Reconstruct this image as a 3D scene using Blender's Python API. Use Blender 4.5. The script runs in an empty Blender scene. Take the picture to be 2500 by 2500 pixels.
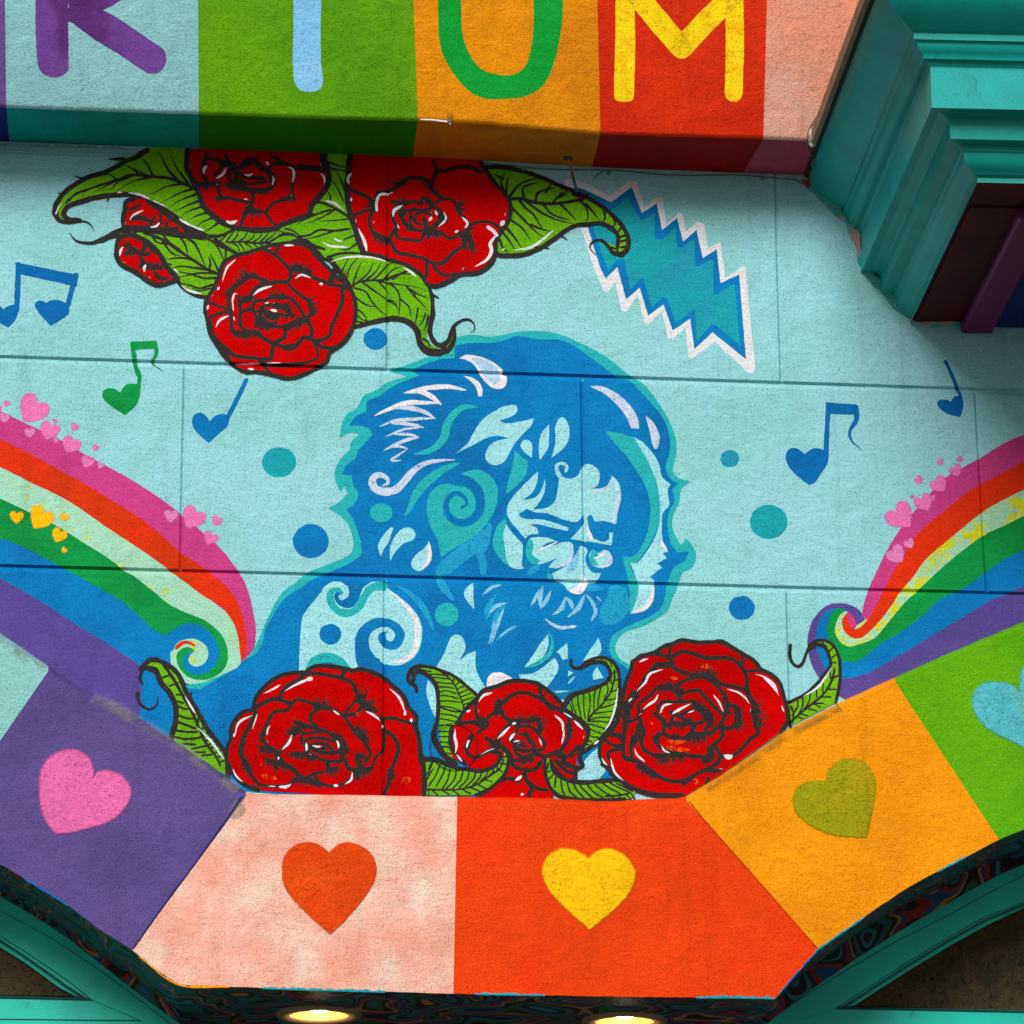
import bpy, bmesh, math, random
from mathutils import Vector, Matrix
from mathutils.geometry import tessellate_polygon
from mathutils import noise as mnoise

random.seed(7)
scene = bpy.context.scene

# ------------------------------------------------------------------ camera
W_IMG = 2500.0
F_PX = 11000.0                     # focal length in pixels of the photograph
PITCH, YAW, ROLL = math.radians(17.0), math.radians(4.3), math.radians(0.35)
DIST = 15.8
CENTRE = Vector((0.0, 0.0, 6.2))
fwd = Vector((math.sin(YAW) * math.cos(PITCH), math.cos(YAW) * math.cos(PITCH), math.sin(PITCH)))
right = fwd.cross(Vector((0, 0, 1))).normalized()
up = right.cross(fwd).normalized()
rr = right * math.cos(ROLL) - up * math.sin(ROLL)
uu = up * math.cos(ROLL) + right * math.sin(ROLL)
CAM = CENTRE - fwd * DIST
cam_data = bpy.data.cameras.new("camera")
cam = bpy.data.objects.new("camera", cam_data)
scene.collection.objects.link(cam)
M = Matrix((rr, uu, -fwd)).transposed().to_4x4()
M.translation = CAM
cam.matrix_world = M
cam_data.sensor_width = 36.0
cam_data.lens = 36.0 * F_PX / W_IMG
cam_data.clip_end = 500.0
scene.camera = cam

# ------------------------------------------------------------------ world, sun, exposure
world = bpy.data.worlds.new("World")
scene.world = world
world.use_nodes = True
wn = world.node_tree
wn.nodes.clear()
sky = wn.nodes.new("ShaderNodeTexSky")
sky.sky_type = 'NISHITA'
sky.sun_disc = False
SUN_EL, SUN_AZ = math.radians(34), math.radians(199)   # azimuth, clockwise from +Y
sky.sun_elevation = SUN_EL
sky.sun_rotation = SUN_AZ
sky.air_density = 1.0
sky.dust_density = 3.0
bg = wn.nodes.new("ShaderNodeBackground")
bg.inputs["Strength"].default_value = 0.042
wo = wn.nodes.new("ShaderNodeOutputWorld")
hs = wn.nodes.new("ShaderNodeHueSaturation")      # hazy bright overcast: the sky's own colours, washed out
hs.inputs["Saturation"].default_value = 0.45
wn.links.new(sky.outputs[0], hs.inputs["Color"])
wn.links.new(hs.outputs[0], bg.inputs[0])
wn.links.new(bg.outputs[0], wo.inputs[0])
sun_d = bpy.data.lights.new("sun", 'SUN')
sun_d.energy = 2.6
sun_d.angle = math.radians(28)
sun_d.color = (1.0, 0.965, 0.91)
sun = bpy.data.objects.new("sun", sun_d)
scene.collection.objects.link(sun)
sdir = Vector((math.sin(SUN_AZ) * math.cos(SUN_EL), math.cos(SUN_AZ) * math.cos(SUN_EL), math.sin(SUN_EL)))
sun.rotation_euler = sdir.to_track_quat('Z', 'Y').to_euler()
scene.view_settings.view_transform = 'Standard'
scene.view_settings.look = 'None'
scene.view_settings.exposure = 0.40
scene.view_settings.gamma = 1.0
scene.view_settings.use_curve_mapping = False

# ------------------------------------------------------------------ photograph pixel -> point of a wall plane y = c
def ray(px, py):
    return (fwd + rr * ((px - 1250.0) / F_PX) - uu * ((py - 1250.0) / F_PX))

def at(px, py, y=0.0):
    d = ray(px, py)
    t = (y - CAM.y) / d.y
    return CAM + d * t

# ------------------------------------------------------------------ materials
def lin(c):
    return tuple(((v / 255.0) / 12.92 if v / 255.0 <= 0.04045 else ((v / 255.0 + 0.055) / 1.055) ** 2.4) for v in c)

def N(nt, kind, **kw):
    n = nt.nodes.new(kind)
    for k, v in kw.items():
        setattr(n, k, v)
    return n

def math_node(nt, op, a, b=None, clamp=False):
    n = N(nt, "ShaderNodeMath", operation=op, use_clamp=clamp)
    for i, v in enumerate((a, b)):
        if v is None: continue
        if isinstance(v, (int, float)): n.inputs[i].default_value = v
        else: nt.links.new(v, n.inputs[i])
    return n.outputs[0]

def noise_node(nt, vec, scale, detail=3.0, rough=0.6, dist=0.0):
    n = N(nt, "ShaderNodeTexNoise")
    n.inputs["Scale"].default_value = scale
    n.inputs["Detail"].default_value = detail
    n.inputs["Roughness"].default_value = rough
    n.inputs["Distortion"].default_value = dist
    nt.links.new(vec, n.inputs["Vector"])
    return n.outputs["Fac"]

def mix_col(nt, fac, a, b, blend='MIX'):
    n = N(nt, "ShaderNodeMix", data_type='RGBA', blend_type=blend)
    if isinstance(fac, (int, float)): n.inputs[0].default_value = fac
    else: nt.links.new(fac, n.inputs[0])
    for i, v in ((6, a), (7, b)):
        if isinstance(v, tuple): n.inputs[i].default_value = (*v[:3], 1.0)
        else: nt.links.new(v, n.inputs[i])
    return n.outputs[2]

def ramp(nt, fac, lo, hi):
    n = N(nt, "ShaderNodeMapRange", clamp=True)
    n.interpolation_type = 'SMOOTHSTEP'
    nt.links.new(fac, n.inputs[0])
    n.inputs[1].default_value, n.inputs[2].default_value = lo, hi
    return n.outputs[0]

# one shared stucco relief group: pits and grain in metres, plus trowel waves
def stucco_group():
    g = bpy.data.node_groups.new("stucco_relief", 'ShaderNodeTree')
    g.interface.new_socket("Coarse", in_out='INPUT', socket_type='NodeSocketFloat').default_value = 1.0
    g.interface.new_socket("Normal", in_out='OUTPUT', socket_type='NodeSocketVector')
    g.interface.new_socket("Pit", in_out='OUTPUT', socket_type='NodeSocketFloat')
    g.interface.new_socket("Grain", in_out='OUTPUT', socket_type='NodeSocketFloat')
    gi, go = N(g, "NodeGroupInput"), N(g, "NodeGroupOutput")
    geo = N(g, "ShaderNodeNewGeometry")
    pos = geo.outputs["Position"]
    fine = noise_node(g, pos, 260.0, 2.0, 0.6)
    mid = noise_node(g, pos, 135.0, 3.0, 0.55)
    big = noise_node(g, pos, 9.0, 3.0, 0.55, 0.6)
    pitn = noise_node(g, pos, 165.0, 1.0, 0.5)
    pit = ramp(g, pitn, 0.63, 0.70)
    a = math_node(g, 'MULTIPLY', fine, 0.0028)
    b = math_node(g, 'MULTIPLY', math_node(g, 'MULTIPLY', mid, 0.0042), gi.outputs[0])
    c = math_node(g, 'MULTIPLY', big, 0.010)
    d = math_node(g, 'MULTIPLY', pit, -0.0016)
    h = math_node(g, 'ADD', math_node(g, 'ADD', a, b), math_node(g, 'ADD', c, d))
    bump = N(g, "ShaderNodeBump")
    bump.inputs["Strength"].default_value = 1.0
    bump.inputs["Distance"].default_value = 1.0
    g.links.new(h, bump.inputs["Height"])
    g.links.new(bump.outputs[0], go.inputs["Normal"])
    g.links.new(pit, go.inputs["Pit"])
    g.links.new(mid, go.inputs["Grain"])
    return g
STUCCO = stucco_group()

def paint(name, rgb, second=None, coarse=0.55, pit=0.45, cloud=0.10, pitcol=None, spray=False, rough=0.7,
          cloud_scale=2.2, lo=0.45, hi=0.62, spec=0.1, streak=None, dry=0.0, opacity=1.0):
    """matt wall paint on stucco; second = a colour that shows through in uneven patches"""
    m = bpy.data.materials.new(name)
    m.use_nodes = True
    nt = m.node_tree
    nt.nodes.clear()
    out = N(nt, "ShaderNodeOutputMaterial")
    bs = N(nt, "ShaderNodeBsdfPrincipled")
    bs.inputs["Roughness"].default_value = rough
    bs.inputs["Specular IOR Level"].default_value = spec
    geo = N(nt, "ShaderNodeNewGeometry")
    pos = geo.outputs["Position"]
    st = N(nt, "ShaderNodeGroup", node_tree=STUCCO)
    st.inputs["Coarse"].default_value = coarse
    base = lin(rgb)
    col = base
    if second is not None:
        f = noise_node(nt, pos, cloud_scale, 6.0, 0.62, 0.15)
        col = mix_col(nt, ramp(nt, f, lo, hi), base, lin(second))
    big = noise_node(nt, pos, 3.1, 5.0, 0.6, 0.5)
    shade = N(nt, "ShaderNodeMapRange")
    nt.links.new(big, shade.inputs[0])
    shade.inputs[1].default_value, shade.inputs[2].default_value = 0.25, 0.75
    shade.inputs[3].default_value, shade.inputs[4].default_value = 1.0 - cloud, 1.0 + cloud
    mps = N(nt, "ShaderNodeMapping"); mps.inputs["Scale"].default_value = (1.0, 1.0, 5.0); mps.inputs["Rotation"].default_value = (0, 0.5, 0)
    nt.links.new(pos, mps.inputs[0])
    brush = N(nt, "ShaderNodeMapRange")
    nt.links.new(noise_node(nt, mps.outputs[0], 16.0, 4.0, 0.65), brush.inputs[0])
    brush.inputs[1].default_value, brush.inputs[2].default_value = 0.3, 0.7
    brush.inputs[3].default_value, brush.inputs[4].default_value = 0.9, 1.08
    mpr = N(nt, "ShaderNodeMapping"); mpr.inputs["Scale"].default_value = (9.0, 1.0, 0.7)
    nt.links.new(pos, mpr.inputs[0])
    runs = ramp(nt, noise_node(nt, mpr.outputs[0], 1.6, 5.0, 0.6, 0.2), 0.52, 0.78)
    wear = math_node(nt, 'SUBTRACT', 1.0, math_node(nt, 'MULTIPLY', runs, 0.16))
    vm = N(nt, "ShaderNodeVectorMath", operation='SCALE')
    if isinstance(col, tuple): vm.inputs[0].default_value = col
    else: nt.links.new(col, vm.inputs[0])
    nt.links.new(math_node(nt, 'MULTIPLY', math_node(nt, 'MULTIPLY', shade.outputs[0], wear), brush.outputs[0]), vm.inputs["Scale"])
    gr = N(nt, "ShaderNodeMapRange")
    nt.links.new(st.outputs["Grain"], gr.inputs[0])
    gr.inputs[1].default_value, gr.inputs[2].default_value = 0.3, 0.7
    gr.inputs[3].default_value, gr.inputs[4].default_value = 0.86, 1.1
    vm2 = N(nt, "ShaderNodeVectorMath", operation='SCALE')
    nt.links.new(vm.outputs[0], vm2.inputs[0])
    nt.links.new(gr.outputs[0], vm2.inputs["Scale"])
    pc = lin(pitcol) if pitcol else tuple(v * 0.3 for v in base)
    c2 = mix_col(nt, math_node(nt, 'MULTIPLY', st.outputs["Pit"], pit * 0.7), vm2.outputs[0], pc)
    nt.links.new(c2, bs.inputs["Base Color"])
    nt.links.new(st.outputs["Normal"], bs.inputs["Normal"])
    if spray or dry:
        tr = N(nt, "ShaderNodeBsdfTransparent")
        mx = N(nt, "ShaderNodeMixShader")
        if spray:
            at_ = N(nt, "ShaderNodeAttribute", attribute_name="cover")
            f2 = noise_node(nt, pos, 260.0, 2.0, 0.6)
            s = math_node(nt, 'ADD', math_node(nt, 'MULTIPLY', at_.outputs["Fac"], 1.35), math_node(nt, 'MULTIPLY', math_node(nt, 'SUBTRACT', f2, 0.5), 0.9))
            fac = math_node(nt, 'MULTIPLY', ramp(nt, s, 0.1, 1.05), opacity)
            if opacity < 1.0:
                fb = noise_node(nt, pos, 13.0, 5.0, 0.7)
                fac = math_node(nt, 'MULTIPLY', fac, ramp(nt, fb, 0.36, 0.62))
        else:
            mp = N(nt, "ShaderNodeMapping"); mp.inputs["Scale"].default_value = (1, 1, 0.45)
            nt.links.new(pos, mp.inputs[0])
            f2 = noise_node(nt, mp.outputs[0], 70.0, 4.0, 0.75)
            fac = ramp(nt, f2, 0.5 - (1 - dry) * 0.35, 0.62 - (1 - dry) * 0.25)
        nt.links.new(fac, mx.inputs[0])
        nt.links.new(tr.outputs[0], mx.inputs[1])
        nt.links.new(bs.outputs[0], mx.inputs[2])
        nt.links.new(mx.outputs[0], out.inputs[0])
    else:
        nt.links.new(bs.outputs[0], out.inputs[0])
    return m

TEALPIT = (45, 120, 125)
MAT = {}
MAT['wall'] = paint("pale_teal_wall_paint", (148, 210, 220), second=(140, 206, 208), pitcol=TEALPIT, pit=0.7, cloud=0.05)
MAT['light'] = paint("pale_teal_highlight_paint", (156, 220, 230), pitcol=TEALPIT, pit=0.6, cloud=0.04)
MAT['teal'] = paint("turquoise_paint", (38, 176, 182), pitcol=(0, 90, 110), cloud=0.06)
MAT['aqua'] = paint("bright_aqua_paint", (22, 160, 172), second=(30, 148, 176), pitcol=(0, 80, 100), cloud=0.1, pit=0.6)
MAT['blue'] = paint("bright_blue_paint", (0, 124, 192), second=(0, 112, 178), pitcol=(0, 60, 130), cloud=0.12)
MAT['midblue'] = paint("thin_lighter_blue_paint", (30, 156, 204), pitcol=(0, 80, 140), cloud=0.1, dry=0.35)
MAT['skywash'] = paint("thin_sky_blue_paint", (124, 194, 230), pitcol=(0, 90, 160), cloud=0.1, dry=0.35)
MAT['noteblue'] = paint("note_blue_paint", (0, 104, 174), pitcol=(0, 50, 110), cloud=0.08)
MAT['white'] = paint("brushed_white_paint", (228, 228, 238), pitcol=(120, 150, 180), pit=0.5, cloud=0.05, dry=0.06)
MAT['drywhite'] = paint("dry_brushed_white_paint", (196, 212, 238), pitcol=(90, 150, 200), pit=0.3, cloud=0.05, dry=0.3)
MAT['palewash'] = paint("pale_blue_wash_paint", (172, 208, 236), pitcol=(120, 150, 180), pit=0.4, dry=0.1)
MAT['boltwhite'] = paint("bolt_white_paint", (224, 226, 232), pitcol=(110, 130, 140), pit=0.6, cloud=0.1)
MAT['red'] = paint("rose_red_paint", (200, 0, 0), second=(178, 0, 0), spec=0.03, pitcol=(90, 0, 0), cloud=0.08, pit=0.5)
MAT['orange_smear'] = paint("thin_orange_rub", (232, 78, 10), pitcol=(120, 20, 0), dry=0.75)
MAT['black'] = paint("black_outline_paint", (34, 27, 26), pitcol=(8, 6, 6), cloud=0.15, pit=0.6, spec=0.3)
MAT['leaf'] = paint("leaf_green_paint", (108, 180, 6), second=(90, 162, 6), pitcol=(30, 80, 0), cloud=0.1)
MAT['pink'] = paint("magenta_pink_paint", (198, 62, 134), pitcol=(110, 20, 60), cloud=0.08)
MAT['orange'] = paint("red_orange_paint", (224, 48, 6), second=(206, 52, 6), pitcol=(110, 20, 0), cloud=0.07)
MAT['pale'] = paint("pale_mint_paint", (160, 216, 190), second=(190, 212, 60), cloud_scale=22.0, lo=0.56, hi=0.66, pitcol=(110, 160, 60), cloud=0.06)
MAT['pale2'] = paint('mint_paint_scrubbed_with_yellow', (160, 214, 180), second=(206, 214, 30), cloud_scale=13.0, lo=0.46, hi=0.58, pitcol=(110, 160, 60), cloud=0.06)
MAT['green'] = paint("rainbow_green_paint", (6, 150, 70), second=(8, 136, 62), pitcol=(0, 70, 30), cloud=0.08)
MAT['purple'] = paint("violet_paint", (88, 72, 150), second=(84, 70, 140), pitcol=(40, 24, 80), cloud=0.06)
MAT['hpink'] = paint("sprayed_pink_paint", (232, 116, 180), pitcol=(150, 50, 90), spray=True)
MAT['hpale'] = paint("sprayed_light_pink_paint", (220, 128, 186), pitcol=(150, 50, 90), spray=True)
MAT['hyellow'] = paint("sprayed_yellow_paint", (248, 186, 8), pitcol=(160, 100, 0), spray=True)
MAT['horange'] = paint("sprayed_orange_paint", (222, 70, 4), second=(236, 100, 10), lo=0.5, hi=0.75, pitcol=(120, 20, 0), spray=True, coarse=1.0)
MAT['holive'] = paint("sprayed_olive_paint", (150, 150, 6), second=(176, 150, 8), pitcol=(80, 60, 0), spray=True, coarse=1.0)
MAT['haqua'] = paint("sprayed_aqua_paint", (82, 182, 196), second=(104, 184, 170), pitcol=(20, 100, 80), spray=True, coarse=1.0)
MAT['hmag'] = paint("sprayed_rose_pink_paint", (230, 108, 172), pitcol=(120, 40, 90), spray=True, coarse=1.0)
MAT['hgold'] = paint("sprayed_gold_paint", (252, 196, 4), pitcol=(180, 90, 0), spray=True, coarse=1.0)
MAT['grime'] = paint("grey_rubbed_grime", (150, 146, 140), pitcol=(80, 80, 80), spray=True, opacity=0.45, coarse=0.8)
MAT['grime_dark'] = paint("brown_rubbed_grime", (150, 116, 44), pitcol=(80, 60, 20), spray=True, opacity=0.5, coarse=0.8)
# band and sign panels
MAT['s_purple'] = paint("sign_violet", (112, 82, 146), pitcol=(50, 30, 80))
MAT['s_teal'] = paint("sign_pale_teal", (142, 202, 206), pitcol=TEALPIT, pit=0.7)
MAT['s_green'] = paint("sign_lime_green", (104, 170, 10), second=(92, 158, 12), pitcol=(40, 90, 0))
MAT['s_amber'] = paint("sign_amber", (240, 150, 8), second=(226, 138, 8), pitcol=(150, 70, 0))
MAT['s_red'] = paint("sign_red_orange", (230, 52, 8), second=(216, 44, 8), pitcol=(120, 20, 0))
MAT['s_peach'] = paint("sign_peach", (238, 150, 122), second=(226, 170, 148), pitcol=(150, 70, 60))
MAT['l_violet'] = paint("letter_violet", (104, 62, 140), second=(84, 40, 110), lo=0.5, hi=0.6, pitcol=(50, 20, 70))
MAT['l_blue'] = paint("letter_pale_blue", (140, 192, 224), second=(122, 186, 228), pitcol=(60, 110, 150))
MAT['l_green'] = paint("letter_green", (4, 150, 50), pitcol=(0, 80, 20))
MAT['l_yellow'] = paint("letter_yellow", (240, 206, 10), second=(236, 176, 10), cloud_scale=18.0, lo=0.46, hi=0.66, pitcol=(190, 80, 10), pit=0.6)
MAT['b_violet'] = paint("band_violet", (94, 78, 142), second=(86, 72, 134), pitcol=(40, 24, 80), coarse=0.9)
MAT['b_peach'] = paint("band_peach_and_cream", (238, 164, 142), second=(238, 218, 200), cloud_scale=5.0, lo=0.32, hi=0.76, pitcol=(170, 90, 70), coarse=0.95, pit=0.4)
MAT['b_orange'] = paint("band_red_orange", (232, 66, 4), second=(240, 56, 6), cloud_scale=1.1, pitcol=(140, 24, 0), coarse=0.95)
MAT['b_amber'] = paint("band_amber", (242, 152, 6), second=(232, 140, 6), pitcol=(170, 90, 0), coarse=0.9)
MAT['b_green'] = paint("band_lime_green", (96, 170, 8), second=(82, 164, 8), pitcol=(40, 90, 0), coarse=0.95)
MAT['b_teal'] = paint("band_pale_teal", (140, 200, 200), pitcol=TEALPIT, coarse=0.9)
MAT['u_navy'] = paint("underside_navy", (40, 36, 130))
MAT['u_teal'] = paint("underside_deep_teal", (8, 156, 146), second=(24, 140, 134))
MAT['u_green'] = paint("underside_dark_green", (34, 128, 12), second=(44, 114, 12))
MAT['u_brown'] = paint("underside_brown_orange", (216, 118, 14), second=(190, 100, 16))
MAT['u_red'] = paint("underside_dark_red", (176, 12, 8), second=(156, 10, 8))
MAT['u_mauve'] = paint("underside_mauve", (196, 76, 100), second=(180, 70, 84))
MAT['cream'] = paint("cream_undercoat", (232, 214, 196), pitcol=(170, 110, 90), coarse=0.95, spray=True)

# ------------------------------------------------------------------ object helpers
COL = scene.collection
def link(o, parent=None, label=None, cat=None, group=None, kind=None):
    COL.objects.link(o)
    if parent is not None: o.parent = parent
    for k, v in (("label", label), ("category", cat), ("group", group), ("kind", kind)):
        if v: o[k] = v
    return o

def empty(name, loc=(0, 0, 0), **kw):
    o = bpy.data.objects.new(name, None)
    o.location = loc
    o.empty_display_size = 0.1
    return link(o, **kw)

def mesh_obj(name, bm, mat, parent=None, smooth=False, **kw):
    me = bpy.data.meshes.new(name)
    if smooth:
        for f in bm.faces: f.smooth = True
    bm.to_mesh(me)
    bm.free()
    me.materials.append(MAT[mat] if isinstance(mat, str) else mat)
    o = bpy.data.objects.new(name, me)
    return link(o, parent=parent, **kw)

# ------------------------------------------------------------------ tracing language
CROPS = {'A': (0, 0, 800), 'B': (450, 360, 600), 'C': (700, 300, 600), 'D': (1100, 300, 800), 'T': (1700, 0, 800),
         'R': (1700, 800, 800), 'L': (0, 900, 800), 'BL': (0, 1700, 800), 'BM': (800, 1700, 800), 'BR': (1700, 1700, 800),
         'P1': (800, 800, 600), 'P2': (1150, 850, 600), 'P3': (600, 1250, 600), 'P4': (1100, 1300, 600),
         'Q1': (500, 1550, 600), 'Q2': (950, 1550, 600), 'Q3': (1450, 1500, 600), 'F': (0, 0, 2500), 'S': (0, 0, 1932)}
DISP = {'U': 1092.0}
CROPS['U'] = (1000, 0, 800)

def pts(s, crop):
    """'x,y x,y! @P2 x,y' -> [(source x, source y, corner)]"""
    out = []
    for tok in s.split():
        if tok[0] == '@':
            crop = tok[1:]
            continue
        c = tok.endswith('!')
        x, y = tok.rstrip('!').split(',')
        x0, y0, sz = CROPS[crop]
        k = sz / DISP.get(crop, 1932.0)
        out.append((x0 + float(x) * k, y0 + float(y) * k, c))
    return out

def smooth_path(P, closed, step=5.0, sharp=False):
    """centripetal-free Catmull-Rom through the points, keeping flagged corners"""
    n = len(P)
    out = []
    segs = n if closed else n - 1
    for i in range(segs):
        p1, p2 = P[i], P[(i + 1) % n]
        p0 = P[(i - 1) % n] if (closed or i > 0) else p1
        p3 = P[(i + 2) % n] if (closed or i + 2 < n) else p2
        a = Vector(p1[:2]); b = Vector(p2[:2])
        d = (b - a).length
        if d < 1e-6: continue
        if sharp:
            t1 = t2 = b - a
        else:
            t1 = (b - a) if (p1[2] or p0 is p1) else (Vector(p2[:2]) - Vector(p0[:2])) * 0.5
            t2 = (b - a) if (p2[2] or p3 is p2) else (Vector(p3[:2]) - Vector(p1[:2])) * 0.5
            if t1.length > 1.25 * d: t1 = t1.normalized() * 1.25 * d
            if t2.length > 1.25 * d: t2 = t2.normalized() * 1.25 * d
        k = max(1, int(d / step))
        for j in range(k):
            t = j / k
            h1 = 2 * t**3 - 3 * t**2 + 1; h2 = t**3 - 2 * t**2 + t
            h3 = -2 * t**3 + 3 * t**2;    h4 = t**3 - t**2
            out.append(a * h1 + t1 * h2 + b * h3 + t2 * h4)
    if not closed: out.append(Vector(P[-1][:2]))
    return out

def wobble(v, amp=0.7):
    q = Vector((v.x * 0.09, v.y * 0.09, 0.3))
    q2 = Vector((v.x * 0.3, v.y * 0.3, 7.3))
    return Vector((v.x + amp * (mnoise.noise(q) + 0.6 * mnoise.noise(q2)), v.y + amp * (mnoise.noise(q + Vector((50, 9, 2))) + 0.6 * mnoise.noise(q2 + Vector((5, 50, 2))))))

# joints between the wall blocks: (px at left end, px at right end) in photograph pixels
HJ = [((-1500, 819.6), (4000, 1003.5)), ((-1500, 1339.4), (4000, 1490.1))]
def P0(x, y): p = at(x, y); return Vector((p.x, p.z))
HL = [[P0(*q) for q in h] for h in HJ]
VJ = [((947, 330), (947, 898), 0), ((1893, 420), (1908, 930), 0), ((452, 885), (441, 1392), 1), ((1420, 915), (1428, 1412), 1), ((2381, 950), (2410, 1447), 1),
      ((940, 1408), (936, 1950), 2), ((1922, 1433), (1932, 1800), 2)]
VL = [(P0(*a), P0(*b), r) for a, b, r in VJ]

def poly_y(pl, x):
    for a, b in zip(pl, pl[1:]):
        if x <= b.x or b is pl[-1]:
            return a.y + (b.y - a.y) * (x - a.x) / (b.x - a.x)

def row_of(x, z):
    if z > poly_y(HL[0], x): return 0
    if z > poly_y(HL[1], x): return 1
    return 2

GW, GD = 0.0115, 0.014       # half width and depth of a horizontal joint
VW, VD = 0.008, 0.009
def groove(x, z):
    d = 0.0
    for h in HL:
        s = (z - poly_y(h, x))
        # sharp upper lip, gentler lower slope
        w = GW * 1.9 if s < 0 else GW * 0.5
        if abs(s) < w: d = max(d, GD * (1 - abs(s) / w))
    r = row_of(x, z)
    for a, b, rr_ in VL:
        if rr_ != r: continue
        t = (z - a.y) / (b.y - a.y)
        xx = a.x + (b.x - a.x) * t
        s = x - xx
        if abs(s) < VW: d = max(d, VD * (1 - abs(s) / VW))
    return d

def cut_joints(bm):
    vs = [v.co for v in bm.verts]
    if not vs: return
    x0 = min(v.x for v in vs); x1 = max(v.x for v in vs); z0 = min(v.z for v in vs); z1 = max(v.z for v in vs)
    def cut(p, n):
        g = bm.verts[:] + bm.edges[:] + bm.faces[:]
        bmesh.ops.bisect_plane(bm, geom=g, dist=1e-6, plane_co=p, plane_no=n)
    for h in HL:
        for a, b in zip(h, h[1:]):
            if b.x < x0 or a.x > x1: continue
            lo, hi = min(a.y, b.y) - 2 * GW, max(a.y, b.y) + GW
            if hi < z0 or lo > z1: continue
            d = (b - a).normalized()
            nn = Vector((-d.y, 0, d.x))
            for off in (-GW * 1.9, -GW * 0.9, 0, GW * 0.5):
                cut(Vector((a.x, 0, a.y + off)), nn)
    for a, b, r in VL:
        lo, hi = min(a.x, b.x) - VW, max(a.x, b.x) + VW
        if hi < x0 or lo > x1: continue
        if min(a.y, b.y) > z1 or max(a.y, b.y) < z0: continue
        d = (b - a).normalized()
        nn = Vector((d.y, 0, -d.x))
        for off in (-VW, 0, VW):
            cut(Vector((a.x + off, 0, a.y)), nn)
    for v in bm.verts:
        v.co.y += groove(v.co.x, v.co.z)

UNIT = 0.00007          # one coat of paint, in metres
TINY = 0.000002
class Layer:
    def __init__(self, plane, off, grooved):
        self.bm = bmesh.new()
        self.cov = self.bm.verts.layers.float.new("cover")
        self.plane, self.off, self.n, self.grooved = plane, off, 0, grooved
        self.soft = False
    def next_y(self):
        self.n += 1
        return self.plane - self.off - self.n * TINY
    def vert(self, p, y, c=1.0):
        q = at(p.x, p.y, y)
        v = self.bm.verts.new((q.x, y, q.z)); v[self.cov] = c
        return v
    def fill(self, path, jit=0.7):
        y = self.next_y()
        path = [wobble(p, jit) for p in path] if jit else path
        vs = [self.vert(p, y) for p in path]
        tris = tessellate_polygon([[Vector((v.co.x, v.co.z, 0)) for v in vs]])
        for t in tris:
            try: self.bm.faces.new([vs[i] for i in t])
            except ValueError: pass
    def soft_fill(self, path, feather):
        path = [wobble(p, 1.2) for p in path]
        """sprayed paint: solid core, feathered rim carried by the 'cover' attribute"""
        y = self.next_y()
        n = len(path)
        area = sum(path[i].x * path[(i + 1) % n].y - path[(i + 1) % n].x * path[i].y for i in range(n))
        sg = 1 if area > 0 else -1
        inner, outer = [], []
        for i in range(n):
            d = (path[(i + 1) % n] - path[i - 1])
            if d.length < 1e-6: d = Vector((1, 0))
            d.normalize()
            nn = Vector((d.y, -d.x)) * sg
            outer.append(path[i] + nn * feather * 0.6); inner.append(path[i] - nn * feather * 0.4)
        vi = [self.vert(p, y) for p in inner]
        vo = [self.vert(p, y, 0.0) for p in outer]
        for t in tessellate_polygon([[Vector((v.co.x, v.co.z, 0)) for v in vi]]):
            try: self.bm.faces.new([vi[i] for i in t])
            except ValueError: pass
        for i in range(n):
            j = (i + 1) % n
            try: self.bm.faces.new((vi[i], vi[j], vo[j], vo[i]))
            except ValueError: pass
    def stroke(self, path, w0, w1, taper='n'):
        y = self.next_y()
        n = len(path)
        L = [0.0]
        for a, b in zip(path, path[1:]): L.append(L[-1] + (b - a).length)
        tot = max(L[-1], 1e-6)
        A, B = [], []
        for i, p in enumerate(path):
            d = path[min(i + 1, n - 1)] - path[max(i - 1, 0)]
            if d.length < 1e-6: d = Vector((1, 0))
            d.normalize()
            nn = Vector((-d.y, d.x))
            t = L[i] / tot
            w = w0 + (w1 - w0) * t
            if taper == 'b': w *= max(0.06, math.sin(math.pi * (0.02 + 0.96 * t))) ** 0.7
            elif taper == 'e': w *= max(0.04, (1 - t)) ** 0.4
            elif taper == 's': w *= max(0.05, t) ** 0.6
            w *= 1.0 + min(0.22, 2.0 / max(w0, 1)) * mnoise.noise(Vector((p.x * 0.06, p.y * 0.06, 3.0)))
            A.append(wobble(p + nn * w * 0.5, 0.5)); B.append(wobble(p - nn * w * 0.5, 0.5))
        va = [self.vert(p, y) for p in A]; vb = [self.vert(p, y) for p in B]
        for i in range(n - 1):
            try: self.bm.faces.new((va[i], va[i + 1], vb[i + 1], vb[i]))
            except ValueError: pass
        for end, k in (('s', 0), ('e', n - 1)):
            if taper == 'b' or taper == end: continue
            c = path[k]; r = (A[k] - B[k]).length * 0.5
            d = (path[0] - path[1]) if k == 0 else (path[-1] - path[-2])
            if d.length < 1e-6: continue
            d.normalize()
            a0 = A[k] - c
            cap = []
            for j in range(1, 5):
                th = math.pi * j / 5
                cap.append(c + a0 * math.cos(th) + d * (r * math.sin(th)))
            ring = [va[k]] + [self.vert(p, y) for p in cap] + [vb[k]]
            try: self.bm.faces.new(ring)
            except ValueError: pass

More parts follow.
